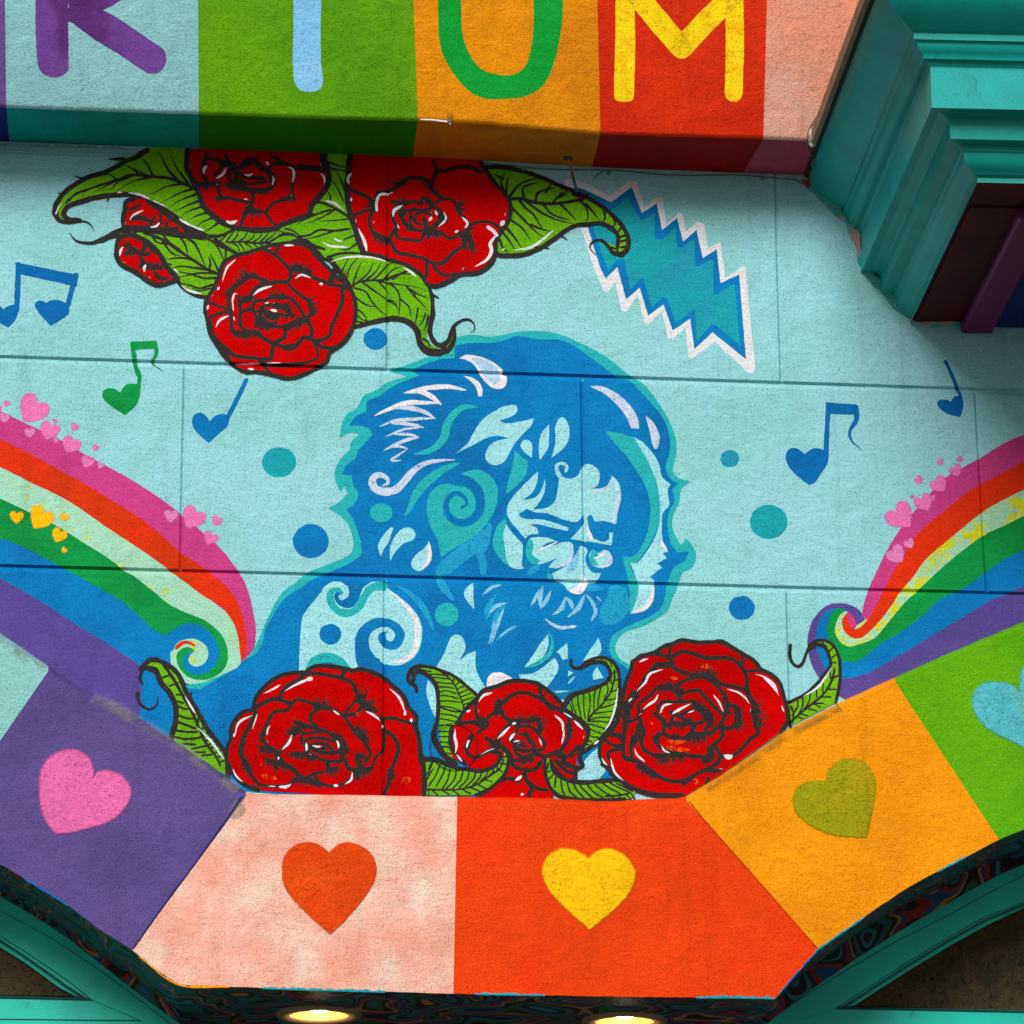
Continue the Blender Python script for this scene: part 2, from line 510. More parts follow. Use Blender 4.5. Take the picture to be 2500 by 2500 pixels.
CUR = [0.0]
class Motif:
    """one painted figure: the first layer used is its own mesh, the following ones are its sub-parts"""
    def __init__(self, name, parent, base, crop, plane=0.0, grooved=True, label=None):
        self.name, self.parent, self.base, self.crop, self.label = name, parent, base, crop, label
        self.plane, self.grooved, self.layers, self.order = plane, grooved, {}, []
    def lay(self, key):
        if key not in self.layers:
            self.layers[key] = Layer(self.plane, (self.base + len(self.order)) * UNIT, self.grooved)
            self.order.append(key)
        return self.layers[key]
    def k(self):
        return CROPS[self.crop][2] / DISP.get(self.crop, 1932.0)
    def F(self, sub, mat, s, sharp=False, jit=0.7):
        self.lay((sub, mat)).fill(smooth_path(pts(s, self.crop), True, sharp=sharp), jit)
        return self
    def SF(self, sub, mat, s, feather=8, sharp=False):
        self.lay((sub, mat)).soft_fill(smooth_path(pts(s, self.crop), True, sharp=sharp), feather)
        return self
    def Ls(self, sub, mat, spec):
        """spec lines: 'w[>w2][flag]: x,y x,y ...' separated by ';'"""
        lay = self.lay((sub, mat))
        for item in spec.replace('\n', ' ').split(';'):
            item = item.strip()
            if not item: continue
            h, s = item.split(':')
            h = h.strip(); tp = 'n'
            if h[-1] in 'bes': tp = h[-1]; h = h[:-1]
            w = [float(v) for v in h.split('>')]
            w0 = w[0] * self.k(); w1 = w[-1] * self.k()
            if mat == 'black' and w[0] < 20: w0 *= 1.35; w1 *= 1.35
            elif mat == 'black' and w[0] < 34: w0 *= 1.12; w1 *= 1.12
            lay.stroke(smooth_path(pts(s, self.crop), False, step=4.0), w0, w1, tp)
        return self
    def fur(self, sub, mat, spec):
        """'len,dirx,diry: path' rows of short tapered brush flicks leaving a path"""
        lay = self.lay((sub, mat))
        rnd = random.Random(len(self.order) * 31 + lay.n)
        for item in spec.replace('\n', ' ').split(';'):
            item = item.strip()
            if not item: continue
            h, s = item.split(':')
            ln, dx, dy = [float(v) for v in h.split(',')]
            path = smooth_path(pts(s, self.crop), False, step=3.0)
            n = len(path); k = self.k()
            d0 = Vector((dx, dy)).normalized()
            for i, p in enumerate(path):
                for rep in range(2):
                    t = i / max(1, n - 1)
                    a = rnd.gauss(0, 0.32) + (t - 0.5) * 0.9 * (1 if dx * 0 == 0 else 1) * (-1 if d0.x * (path[-1] - path[0]).y - d0.y * (path[-1] - path[0]).x > 0 else 1) * -1
                    d = Vector((d0.x * math.cos(a) - d0.y * math.sin(a), d0.x * math.sin(a) + d0.y * math.cos(a)))
                    l = ln * k * rnd.uniform(0.35, 1.1) * (0.55 + 0.45 * math.sin(math.pi * t))
                    b = Vector((-d.y, d.x)) * l * rnd.uniform(-0.12, 0.12)
                    lay.stroke([p - d * 3, p + d * l * 0.5 + b, p + d * l], rnd.uniform(15, 26) * k, 3 * k, 'e')
        return self
    def build(self):
        root = None
        off = CUR[0] if self.grooved else 0.0
        for key in self.order:
            lay = self.layers[key]
            sub, mat = key
            off += UNIT
            if self.grooved or len(self.order) > 1:
                for v in lay.bm.verts: v.co.y += lay.off - off
            off += lay.n * TINY
            if self.grooved: cut_joints(lay.bm)
            nm = self.name if root is None else sub
            bmesh.ops.recalc_face_normals(lay.bm, faces=lay.bm.faces)
            for f in lay.bm.faces:
                if f.normal.y > 0: f.normal_flip()
            o = mesh_obj(nm, lay.bm, mat, parent=self.parent if root is None else root)
            if root is None:
                root = o
                if self.label: o["label"] = self.label
        if self.grooved: CUR[0] = off
        return root

def heart_path(cx, cy, w, rot, crop):
    x0, y0, sz = CROPS[crop]; k = sz / DISP.get(crop, 1932.0)
    c = Vector((x0 + cx * k, y0 + cy * k)); w *= k
    prof = [(0, .5, 1), (-.22, .32, 0), (-.42, .08, 0), (-.5, -.16, 0), (-.42, -.36, 0), (-.24, -.42, 0), (-.08, -.34, 0), (0, -.2, 1),
            (.08, -.34, 0), (.24, -.42, 0), (.42, -.36, 0), (.5, -.16, 0), (.42, .08, 0), (.22, .32, 0)]
    a = math.radians(rot); ca, sa = math.cos(a), math.sin(a)
    return smooth_path([(c.x + (x * ca - y * sa) * w, c.y + (x * sa + y * ca) * w, bool(f)) for x, y, f in prof], True, step=3.0)

def ellipse_path(cx, cy, rx, ry, crop):
    x0, y0, sz = CROPS[crop]; k = sz / DISP.get(crop, 1932.0)
    return [Vector((x0 + (cx + rx * math.cos(t)) * k, y0 + (cy + ry * math.sin(t)) * k)) for t in [i * math.tau / 40 for i in range(40)]]
# ================================================================== the wall and what is painted on it
wall = empty("mural_wall", (0, 0, 0), label="long stucco wall with a painted blue bearded man, roses, rainbows and music notes", cat="wall")

def hearts(m, mat, sub, rows, feather=4):
    for cx, cy, w, rot in rows:
        m.lay((sub, mat)).soft_fill(heart_path(cx, cy, w * 0.95, rot, m.crop), feather + 2)

def dots(name, mat, rows, base=1):
    for crop, cx, cy, rx, ry, lab in rows:
        m = Motif(name, wall, base, crop, label=lab)
        m.lay((name, mat)).fill(ellipse_path(cx, cy, rx, ry, crop), 1.4)
        m.build()

# ---- rainbow on the left
m = Motif('painted_rainbow', wall, 1, 'L', label="rainbow sweeping down from the left and curling into the man's shoulder")
m.F('blue_stripe', 'blue', "-400,760! -150,850 0,920 250,1040 400,1130 560,1220 700,1310 800,1400 900,1500 960,1560! 1100,1500! 1280,1560! 1430,1750! 1500,2100! 780,2100! 700,1900! -400,1400!")
m.F('mint_stripe', 'pale', "-400,470! -150,520 0,580 200,680 350,750 480,830 650,950 820,1060 960,1160 1080,1250 1200,1340 1300,1400 1370,1490 1400,1570 1415,1670 1420,1750! 1300,1828 1180,1875 1092,1850 1030,1795 1003,1700 1018,1640 1035,1600! 1000,1500! 800,1400! 400,1150! 0,950! -400,800!")
m.F('green_stripe', 'green', "-400,650! -150,700 0,765 170,845 330,925 500,1030 650,1125 720,1180 800,1230 900,1310 1000,1390 1100,1440 1200,1480 1275,1535 1325,1600 1345,1690 1325,1765 1260,1820 1175,1835 1100,1812 1052,1752 1040,1692 1070,1652 1115,1642 1150,1660! 1100,1682 1080,1715 1092,1762 1140,1800 1200,1797 1260,1760 1290,1700 1280,1620 1240,1560 1180,1515 1120,1500 1060,1515 1010,1545 970,1572! 900,1535 800,1440 700,1360 560,1280 400,1190 250,1110 100,1035 0,1000 -150,945 -400,860!")
m.F('blue_curl', 'blue', "970,1572! 1010,1545 1060,1515 1120,1500 1180,1515 1240,1560 1280,1620 1290,1700 1260,1760 1200,1799 1140,1802 1090,1765 1078,1715 1100,1682 1150,1662! 1118,1695 1112,1730 1150,1757 1200,1742 1228,1690 1210,1630 1150,1594 1090,1597 1040,1622 1020,1665! 950,1640!")
m.F('pink_stripe', 'pink', "-400,110! -150,180 0,250 150,322 330,405 500,505 640,580 800,670 950,770 1070,860 1200,970 1310,1070 1380,1160 1425,1225 1470,1340 1500,1480 1505,1560 1490,1660 1455,1728! 1410,1600! 1380,1470! 1080,1240! 820,1050! 480,820! 0,570! -400,450!")
m.F('red_stripe', 'orange', "-400,290! -150,350 0,415 200,515 320,580 500,680 680,790 840,890 960,990 1060,1080 1165,1150 1250,1210 1350,1300 1410,1400 1440,1500 1455,1600 1447,1690 1425,1748! 1415,1670 1400,1570 1370,1490 1300,1400 1200,1340 1080,1250 960,1160 820,1060 650,950 480,830 350,750 200,680 0,580 -150,520 -400,470!")
m.F('violet_stripe', 'purple', "-400,1050! -150,1165 0,1235 150,1320 300,1410 450,1510 600,1600 750,1700 840,1760! 833,1850! 825,2050! -400,2050!")
m.Ls('red_stroke', 'orange', "22>34e: 1040,1645 1075,1618 1115,1615 1150,1635")
m.build()
m = Motif('painted_heart_cluster', wall, 8, 'L', label="pink hearts scattered along the left rainbow's upper edge")
hearts(m, 'hpink', 'heart', [(192,240,185,37),(40,205,36,20),(325,310,26,0),(290,365,118,22),(440,345,46,30),(418,450,112,28),(565,467,37,30),(515,548,80,20),(1138,880,145,32),(1278,897,60,30),(1240,1000,85,32),(-20,240,60,10)])
hearts(m, 'hpale', 'light_heart', [(28,288,62,10),(175,378,64,0),(330,420,30,10),(593,572,38,20),(1008,868,82,5)], 3)
m.build()
m = Motif('painted_heart_cluster', wall, 8, 'L', label="yellow hearts on the green stripe of the left rainbow")
hearts(m, 'hyellow', 'heart', [(98,875,80,5),(240,880,150,32),(380,875,52,20),(348,982,90,25),(378,1070,32,40)])
m.build()

L_END = CUR[0]; CUR[0] = 0.0
# ---- rainbow on the right
m = Motif('painted_rainbow', wall, 1, 'R', label="rainbow rising to the right from a small coloured curl")
m.F('violet_stripe', 'purple', "1000,1720! 960,1665 900,1632 820,1625 750,1650 690,1720 660,1800 655,1870 668,1950 700,2030 760,2110 850,2180! 1100,2300! 2500,2300! 2500,1300! 1440,1300! 1000,1650!")
m.F('blue_stripe', 'blue', "830,1650! 780,1665 740,1700 712,1770 705,1850 720,1932 760,2010 830,2075! 1000,2040 1200,1932 1300,1870 1450,1780 1600,1690 1750,1600 1850,1560 1932,1525 2080,1460 2500,1300! 2500,1000! 1700,1300! 1300,1650! 1000,1700! 880,1650!")
m.F('green_stripe', 'green', "868,1655! 830,1655 795,1690 775,1740 770,1800 790,1870 830,1932 880,1970 950,1965 1000,1935 1100,1855 1200,1800 1330,1700 1440,1600 1560,1545 1640,1490 1710,1440 1800,1375 1932,1310 2080,1250 2500,1120! 2500,900! 1600,1200! 1200,1600! 930,1800! 870,1700!")
m.F('mint_stripe', 'pale2', "885,1670! 850,1690 825,1740 820,1800 850,1855 900,1880 950,1870 1050,1830 1130,1740 1220,1630 1310,1545 1400,1460 1500,1370 1600,1290 1710,1215 1830,1160 1932,1110 2080,1060 2500,940! 2500,700! 1500,1150! 1100,1600! 950,1750!")
m.F('pink_stripe', 'pink', "1000,1722! 978,1690 992,1615 1020,1530 1070,1420 1130,1300 1200,1190 1270,1100 1350,1010 1450,900 1560,830 1680,765 1800,690 1932,630 2080,580 2500,480! 2500,700! 1700,950! 1400,1200! 1150,1560! 1060,1720!")
m.F('pink_core', 'pink', "880,1690 915,1680 940,1715 942,1765 920,1782 892,1745")
m.F('red_stripe', 'orange', "885,1685! 862,1720 860,1760 885,1805 930,1832 970,1828 1010,1800 1080,1730 1150,1640 1200,1560 1270,1480 1350,1370 1450,1280 1560,1190 1690,1085 1800,1020 1932,955 2080,900 2500,790! 2500,620! 2080,730 1932,790 1800,860 1680,920 1560,1000 1450,1090 1350,1170 1270,1260 1220,1350 1160,1440 1110,1540 1060,1640 1010,1722 945,1778 905,1750")
m.F('violet_curl', 'purple', "785,1630 860,1626 920,1645 965,1680 995,1722! 945,1755! 925,1702 880,1662 820,1650")
m.build()
m = Motif('painted_heart_cluster', wall, 10, 'R', label="pink hearts climbing the right rainbow's upper edge")
hearts(m, 'hpink', 'heart', [(1440,793,36,-25),(1555,776,34,-25),(1530,843,76,-32),(1312,898,48,-38),(1432,925,104,-38),(1275,998,20,0),(1342,1032,110,-28),(1205,1112,172,-42)])
hearts(m, 'hpale', 'light_heart', [(1255,1272,62,-30),(1178,1338,115,-40),(1395,1002,30,-20)])
m.build()

CUR[0] = 0.0
# ---- dots and notes
dots('painted_dot', 'aqua', [('L',1645,552,101,89,"turquoise dot below the single blue note left of the portrait"), ('R',197,773,55,51,"small turquoise dot right of the portrait's hair"),
                             ('R',427,1145,112,101,"big turquoise dot right of the portrait")])
dots('painted_dot', 'blue', [('C',697,1700,94,87,"blue dot under the rose leaf above the portrait"), ('L',1832,1017,106,101,"big blue dot left of the portrait's hair"),
                             ('R',268,1652,77,71,"blue dot above the right-hand bottom rose")])
m = Motif('painted_note', wall, 1, 'A', label="large blue double music note with heart heads at the left edge")
m.Ls('note', 'noteblue', "32: 108,1560 104,1700 98,1830; 34>30: 447,1625 425,1700 400,1800")
m.F('note', 'noteblue', "90,1546! 463,1622! 452,1690! 96,1612!")
m.F('note', 'noteblue', "300,1922! 250,1870 212,1820 206,1790 230,1772 262,1778 275,1786! 300,1770 350,1770 400,1800 405,1850 360,1885")
m.F('note', 'noteblue', "50,1932! -10,1900 -60,1850 -80,1800 -50,1775 0,1805 20,1825! 40,1808 90,1795 106,1830 95,1880")
m.build()
m = Motif('painted_note', wall, 1, 'L', label="green music note with a heart head above the left rainbow")
m.F('note', 'green', "735,275! 690,245 635,205 605,170 606,135 630,118 670,118 708,140! 740,95 780,88 820,95 828,130 820,180 790,230")
m.Ls('note', 'green', "22: 818,110 822,40 800,-20 795,-80")
m.F('note', 'green', "@S 318,834! 378,832! 382,850! 320,856!")
m.crop = 'S'
m.Ls('note', 'green', "11>10: 324,842 328,880 336,915; 13>5e: 377,838 382,862 372,885 388,900 400,908")
m.build()
m = Motif('painted_note', wall, 1, 'L', label="single blue music note with a heart head left of the portrait")
m.F('note', 'blue', "1230,438! 1190,405 1145,355 1132,310 1140,275 1170,260 1205,268 1238,310! 1265,280 1300,268 1335,272 1350,300 1340,340 1290,385")
m.Ls('note', 'blue', "28>26: 1335,300 1380,215 1452,68")
m.build()
m = Motif('painted_note', wall, 1, 'R', label="blue music note with a curved tail and heart head right of the portrait")
m.F('note', 'noteblue', "665,928! 590,870 540,810 525,755 548,715 595,712 638,745! 690,712 745,718 778,760 770,805 735,860 700,912")
m.Ls('note', 'noteblue', "30>28: 765,760 768,650 778,455; 40>12e: 936,470 944,540 905,610 915,665 975,722")
m.F('note', 'noteblue', "763,440! 943,452! 958,475! 945,514! 765,508!")
m.build()
m = Motif('painted_note', wall, 1, 'R', label="small blue heart-headed note below the teal cornice")
m.F('note', 'noteblue', "1555,528! 1480,508 1430,470 1420,440 1440,425 1480,425 1500,438! 1520,408 1555,402 1572,430 1572,480")
m.Ls('note', 'noteblue', "20>22: 1470,200 1500,265 1533,345 1550,380 1560,420")
m.build()

CUR[0] = 0.0
# ---- jagged bolt
m = Motif('painted_bolt', wall, 1, 'D', label="turquoise zigzag lightning bolt edged in blue and white")
m.F('white_edge', 'boltwhite', "675,335 740,330 940,432 1050,342 1098,345 1145,500 1210,440 1250,440 1272,600 1345,530 1365,532 1390,640 1455,580 1495,600 1520,740 1590,700 1620,915 1725,845 1738,850 1797,1450 1780,1478 1750,1470 1560,1290 1420,1392 1402,1382 1385,1205 1310,1275 1282,1268 1245,1110 1165,1190 1142,1180 1105,1015 1035,1115 1010,1108 968,935 930,1000 905,990 850,870 770,620 720,470 675,380", sharp=True)
m.F('blue_edge', 'blue', "735,380 790,392 945,468 1068,378 1128,530 1215,475 1248,632 1335,560 1372,700 1450,630 1487,797 1570,745 1592,945 1702,893 1742,1395 1545,1235 1437,1335 1413,1155 1310,1225 1255,1070 1165,1137 1115,972 1035,1040 983,850 915,918 880,850 805,600 760,480", sharp=True)
m.F('turquoise_fill', 'aqua', "900,500 950,512 1048,442 1085,520 1125,578 1203,532 1205,680 1245,690 1325,620 1335,735 1362,735 1438,680 1443,840 1462,847 1547,800 1553,1005 1572,1012 1675,945 1708,1315 1562,1190 1540,1188 1452,1285 1440,1098 1330,1178 1272,1028 1248,1030 1187,1090 1135,905 1062,985 1022,800 975,810 930,878 850,640 830,560", sharp=True)
m.build()

BOLT_END = CUR[0]; CUR[0] = L_END
# ---- portrait of the bearded man
m = Motif('painted_portrait', wall, 9, 'P1', label="blue painted head and shoulders of a long-haired bearded man in glasses")
HALO = """@P1 480,335! 640,285 800,225 930,190! 985,200! 940,160! 870,118! 1010,75 1130,55 1280,70 1400,50 1550,25 1700,30 1850,60
 @P2 940,0 1080,80 1240,210 1320,250 1440,380 1540,540 1600,680 1615,800 1590,920 1590,980 1640,1025 1722,1050! 1650,1110 1640,1200 1590,1310 1580,1400 1620,1500 1655,1550! 1690,1495! 1740,1550 1770,1630 1740,1720 1660,1770
 @P4 1790,410 1740,530 1700,620 1600,690 1500,740 1380,780 1315,840 1295,920 1330,990 1400,1035 1480,1100! 1480,1300! 1300,1950! @Q2 1200,1290! @Q1 1400,1290! 800,1270! 300,1230!
 @S 520,1905! 360,1795! @L 900,1900! 1200,1850! 1420,1755! @P3 -40,1180! 20,1130 60,1080 110,980 150,880 190,800 240,700 310,610 400,550 460,490 600,430 750,370 835,310 840,200 800,90 740,30
 @P1 0,1418! 90,1370 155,1300! 130,1245! 100,1290! 60,1200 60,1110 110,1020 170,960 190,890 250,840! 180,825 95,862! 110,760 150,680 230,630 280,540 380,490 470,430 625,382! 500,345!"""
m.F('halo', 'teal', HALO)
BODY = """@P1 655,335! 760,290 880,250 1000,238! 1000,140! 1130,120 1280,120 1400,95 1500,65 1650,90 1820,95
 @P2 840,0 920,60 1030,140 1140,220 1240,250 1330,340 1440,460 1520,570 1560,700 1560,830 1530,930 1560,1020 1628,1065! 1585,1110 1600,1200 1555,1290 1545,1400 1570,1530 1620,1605! 1712,1600! 1680,1670 1600,1720 1560,1800
 @P4 1700,410 1670,560 1600,640 1480,700 1350,760 1270,820 1248,900 1270,980 1350,1040 1400,1080! 1400,1300! 1250,1950! @Q2 1200,1290! @Q1 1400,1290! 800,1270! 300,1230! 0,1000!
 @S 500,1905! 345,1800! @L 830,2000! 830,1860! 1000,1870! 1180,1890! 1400,1760! @P3 -20,1165! 80,1110 130,1030 150,930 200,840 250,750 330,660 440,590 540,520 640,480 800,410 900,340 905,250 880,150 840,50
 @P1 150,1430! 210,1380 240,1310 200,1230 190,1160! 115,1155! 140,1090 220,1020 240,960 300,900 350,830 300,780 168,768! 220,700 300,655 310,580 400,540 500,470 600,420 725,375! 700,355!"""
m.F('blue_shape', 'blue', BODY)
m.F('fill_blue', 'midblue', "890,1830! 1010,1750 1150,1690 1290,1590! 1270,1700 1240,1760 1250,1850 1240,1932 1200,1932 1190,1850 1160,1780! 1060,1850 960,1932 870,1932!")
m.F('fill_blue', 'midblue', "@P4 1260,420 1370,430 1400,560 1380,650 1290,720 1180,710 1180,600 1230,500")
m.crop = 'P3'
m.Ls('fill_blue', 'midblue', "40>55b: 1190,580 1300,650 1400,760 1480,930; 70>60b: 1530,400 1520,500 1560,600 1640,700; 80>50e: 1900,120 1700,280 1570,380 1530,460")
m.crop = 'P4'
m.Ls('fill_blue', 'midblue', "30>36b: 250,500 320,440 410,400; 40>36b: 265,650 290,590 360,480; 44>40b: 275,690 330,590 450,555; 46>60b: 320,900 335,770 370,650 430,560; 34b: 355,850 440,780 540,730; 60>40b: 700,260 600,330; 60e: 1080,430 1200,440")
m.crop = 'P1'
m.F('pale_shapes', 'light', "1005,990! 1100,910 1150,820 1220,720 1320,650 1400,615 1480,610 1487,660 1440,700 1350,730! 1400,752 1500,740 1622,712! 1600,770 1540,830 1480,900 1440,960 1400,1040 1330,1080 1260,1060 1238,1000 1270,930 1330,890 1428,870! 1330,850 1240,870 1150,920")
m.F('pale_shapes', 'light', "1605,1022! 1540,970 1515,930 1540,885 1580,885 1608,925")
m.F('pale_shapes', 'light', "1665,1042! 1660,930 1680,830 1742,760! 1740,850 1730,950")
m.F('pale_shapes', 'light', "1760,1022! 1790,900 1790,780 1820,715 1860,710 1895,770 1898,870 1850,950")
m.F('pale_shapes', 'light', "515,1575! 497,1570 440,1630 400,1700 400,1750 420,1800! 440,1740 480,1680")
m.F('pale_shapes', 'light', "690,1620 655,1575 590,1580 530,1640 490,1730 492,1840! 520,1780 590,1700 670,1670")
m.F('pale_shapes', 'light', "795,1690! 750,1740 680,1800 655,1860 680,1900 740,1910 790,1850 808,1780")
m.F('teal_shapes', 'teal', "1470,960! 1520,1010 1572,1050! 1560,1150 1500,1230 1400,1310! 1420,1200 1450,1100")
m.F('teal_shapes', 'teal', "1020,1165! 1120,1122 1220,1125 1300,1190 1338,1290 1320,1420 1250,1540 1150,1640 1020,1720 890,1805! 865,1680 800,1540 778,1430 790,1330 850,1255 940,1225 1040,1210!")
m.Ls('teal_shapes', 'teal', "64b: 1180,625 1080,622 1000,670 940,760 915,860 860,930 780,975 680,992; 74b: 1035,1065 930,1105 830,1170 740,1250 680,1340 645,1420 608,1478")
m.lay(('teal_shapes', 'teal')).fill(ellipse_path(420, 1455, 89, 74, 'P1'), 1.2)
m.lay(('teal_shapes', 'teal')).fill(ellipse_path(1580, 805, 93, 91, 'P3'), 1.2)
m.F('teal_shapes', 'teal', "@P2 1055,652! 1150,665 1280,700! 1350,800 1420,940 1470,1080 1487,1200 1482,1350 1450,1450 1380,1580 1300,1690! 1250,1690! 1260,1740 1310,1840 @P4 1480,400 1480,480 1460,570 1410,638! 1400,550 1410,480 1398,400 @P2 1230,1800 1190,1640! 1280,1635 1350,1540 1390,1430 1410,1300 1400,1180 1360,1060 1290,950 1230,860 1140,760")
# shoulder swirls
m.crop = 'P3'
m.F('pale_chest', 'light', "415,1290! 425,1050 440,850 480,770 560,670 640,580 690,560 900,600! 1000,548 1080,560 1115,600 1200,660 1300,750 1370,850 1387,960 1360,1090 1290,1170 1180,1207 1060,1180 985,1100 940,1140! 905,1290!")
m.F('chest_blue', 'blue', "905,1290! 868,1170 857,1060 870,960 920,890 1010,838 1110,835 1200,880 1250,955 1232,1030 1190,1075 1130,1083 1070,1050 1040,1000 1050,955 1090,935 1120,935 1100,960! 1105,1000 1130,1020 1165,1000 1172,960 1150,925 1110,905 1050,910 990,945 968,1000 975,1070 1010,1130 1060,1180 1000,1290!")
m.F('chest_blue', 'blue', "780,470! 1060,500! 985,548! 920,600 890,680 850,740 790,757 725,725 693,665 720,620 775,600! 810,640! 800,580!")
m.lay(('chest_blue', 'blue')).fill(ellipse_path(665, 961, 86, 81, 'P3'), 1.4)
m.Ls('chest_teal', 'teal', "52>66: 745,607 695,605 662,650 680,730 740,785 820,792 890,745 930,670 985,600 1060,580 1090,585")
m.F('chest_teal', 'teal', "455,1270! 500,1165 570,1118 660,1105 750,1140 800,1190 850,1250!")
m.F('chest_arc', 'blue', "530,1230 590,1190 660,1180 720,1210 740,1250 520,1260")
m.Ls('chest_arc', 'light', "42>50: 620,615 680,572 745,575 785,615 785,650 755,668")
m.crop = 'P2'
# face
m.F('face', 'light', "525,972! 430,1060 320,1180 280,1290 340,1410 430,1502! 520,1465 660,1500 790,1500 900,1515 1105,1552! 1120,1440 1145,1370 1150,1300 1178,1180 1168,1080 1140,1030 1105,1005! 1095,1060 1040,1095 935,1105! 990,1085 1012,1020 1002,960 950,918 900,913 865,945 840,1000 780,1027 720,1010 695,965! 690,1040! 600,1060! 560,1000!")
m.F('face', 'light', "270,1370! 300,1420 350,1480 408,1540! 405,1620 400,1700 415,1732! 350,1735 290,1700 270,1600 255,1480")
m.F('face', 'light', "440,1530! 480,1488 600,1490 700,1530! 780,1525 805,1570 790,1640 740,1700 680,1730 608,1725! 640,1680 680,1650! 600,1680 540,1700 480,1690 440,1640")
m.F('face', 'light', "855,1560! 890,1552 915,1590 900,1650 910,1700 950,1760 1022,1770! 980,1840 920,1850 880,1925 830,1935 760,1905 720,1850 600,1800! 640,1770 720,1730 780,1680 830,1620")
m.F('face', 'light', "960,1580! 1000,1612 1040,1585! 1090,1600 1095,1650 1080,1700 1040,1730 970,1715 935,1680 930,1620")
m.F('face', 'light', "1280,700! 1350,740 1440,840 1480,920 1500,1010 1567,1070! 1545,1130 1560,1230 1510,1290 1500,1350 1505,1500 1545,1600! 1505,1615! 1540,1650! 1465,1690! 1500,1725! 1405,1800! 1440,1830 @P4 1600,405 1600,470 1550,570 1480,620 1415,640! 1450,560 1475,480 1478,400 @P2 1310,1840 1253,1690! 1310,1690! 1400,1570 1470,1420 1487,1250 1465,1080 1410,930 1340,800")
m.F('eyes', 'blue', "527,972! 600,950! 578,1040 555,1110 500,1175 398,1192! 470,1145 515,1070")
m.F('eyes', 'blue', "582,1035! 590,950! 668,922! 690,1010 682,1100 660,1200 590,1255 488,1267! 545,1200 580,1120")
m.F('eyes', 'blue', "375,1305! 440,1262! 500,1290 600,1300 720,1345 830,1365 885,1305! 888,1380 840,1440 780,1502! 690,1515 600,1490 530,1462! 520,1420 460,1378! 440,1345 400,1335")
m.F('eyes', 'blue', "912,1335! 935,1308 960,1330 972,1360 1050,1360 1150,1385! 1140,1450! 1085,1450! 1085,1500 1040,1522 980,1500 950,1490 925,1400")
m.Ls('eyes', 'blue', "24>30: 283,1350 350,1430 432,1525; 28>22: 430,1520 470,1478 560,1470; 22>40: 760,1500 900,1545 1105,1570; 26>30b: 555,1560 620,1540 700,1528")
m.F('lens_tint', 'teal', "440,1530! 478,1502 490,1560 480,1620 545,1670! 510,1702 460,1680 430,1620")
m.F('lens_tint', 'teal', "265,1335! 278,1375 256,1450 260,1560 275,1640 300,1712! 240,1670 190,1600 170,1520 200,1410")
m.F('lens_tint', 'teal', "955,1580! 1000,1620 980,1670 1010,1712! 950,1700 930,1650")
m.F('lens_tint', 'teal', "600,1770! 640,1780 650,1820 600,1815!")
m.F('brow_light', 'light', "440,1345! 540,1345 640,1368 768,1413! 757,1437! 640,1412 540,1387 458,1380!")
m.F('brow_light', 'light', "888,1375! 915,1400 950,1500! 905,1520! 785,1500! 840,1440")
m.Ls('brow_light', 'light', "24>30: 745,965 755,935 735,912 700,908 672,925 680,975 705,1020")
m.crop = 'P1'
m.Ls('spiral', 'blue', "95>62e: 965,1180 1010,1190 1100,1212 1175,1280 1200,1370 1180,1460 1110,1522 1020,1528 950,1475 928,1400 950,1335 1010,1300 1075,1335 1092,1385 1045,1420")
# white strokes
m.Ls('white_strokes', 'white', "40b: 1090,492 950,465 820,470 720,485 600,515; 44b: 610,512 720,500 820,545 895,608; 38b: 890,592 780,590 620,592 480,642 368,692")
m.F('white_strokes', 'white', "1032,240! 1100,213 1220,235 1320,285 1378,335! 1370,362 1407,375! 1405,440 1370,480 1300,475 1240,430 1200,370 1150,290 1090,255")
m.F('white_strokes', 'white', "1068,375! 1130,390 1190,430 1217,490 1212,542! 1185,538! 1160,460 1110,410")
m.Ls('white_strokes', 'white', "34b: 793,1680 802,1780 785,1850 735,1900")
m.Ls('white_strokes', 'drywhite', "38b: 500,632 650,632 760,662 848,718; 28b: 845,712 700,718 540,730 410,776; 30b: 500,755 620,755 755,785; 20b: 740,785 600,800 455,857; 26b: 520,838 640,840 722,862; 30b: 720,862 600,890 440,966; 18b: 500,945 560,935 632,952; 18b: 630,952 560,1000 500,1042 580,1046")
m.Ls('white_strokes', 'drywhite', "40>80b: 1000,1040 880,1045 760,1070 670,1130 610,1200 540,1270 460,1290 380,1270 350,1215 370,1170 420,1160 470,1190 470,1225 430,1245")
m.F('white_strokes', 'drywhite', "@P2 935,300! 1030,300 1150,360 1250,450 1310,550 1322,635! 1260,630! 1220,540 1150,450 1050,360")
m.F('white_strokes', 'drywhite', "@P2 1370,530! 1430,580 1480,680 1477,760 1455,797 1430,770 1410,680 1390,600")
m.F('pale_wash', 'palewash', "1130,240 1230,250 1320,310 1350,360 1352,420 1300,440 1240,390 1190,310")
m.crop = 'P2'
m.Ls('white_strokes', 'white', "16>14b: 515,1600 600,1560 685,1522; 20>40b: 905,1395 925,1450 955,1510; 22>30b: 1490,1510 1515,1560 1545,1600; 16>24b: 960,1655 1010,1640 1065,1592")
m.Ls('white_strokes', 'drywhite', "22>40b: 1100,1005 1150,1080 1158,1180 1132,1300 1120,1385; 16b: 895,1108 1000,1122 1070,1090 1105,1020; 24b: 800,1540 790,1640 740,1700 650,1722; 50b: 1085,1610 1085,1680 1040,1722")
m.F('white_strokes', 'white', "878,1760! 897,1800 915,1835 900,1890 850,1933 795,1928 765,1905! 820,1880 850,1850 865,1810")
m.Ls('pale_wash', 'skywash', "40>60b: 845,1590 810,1690 745,1770")
m.crop = 'P4'
m.Ls('white_strokes', 'white', "30>44b: 1590,405 1585,500 1530,590 1425,635; 22>26b: 920,745 955,742 990,738")
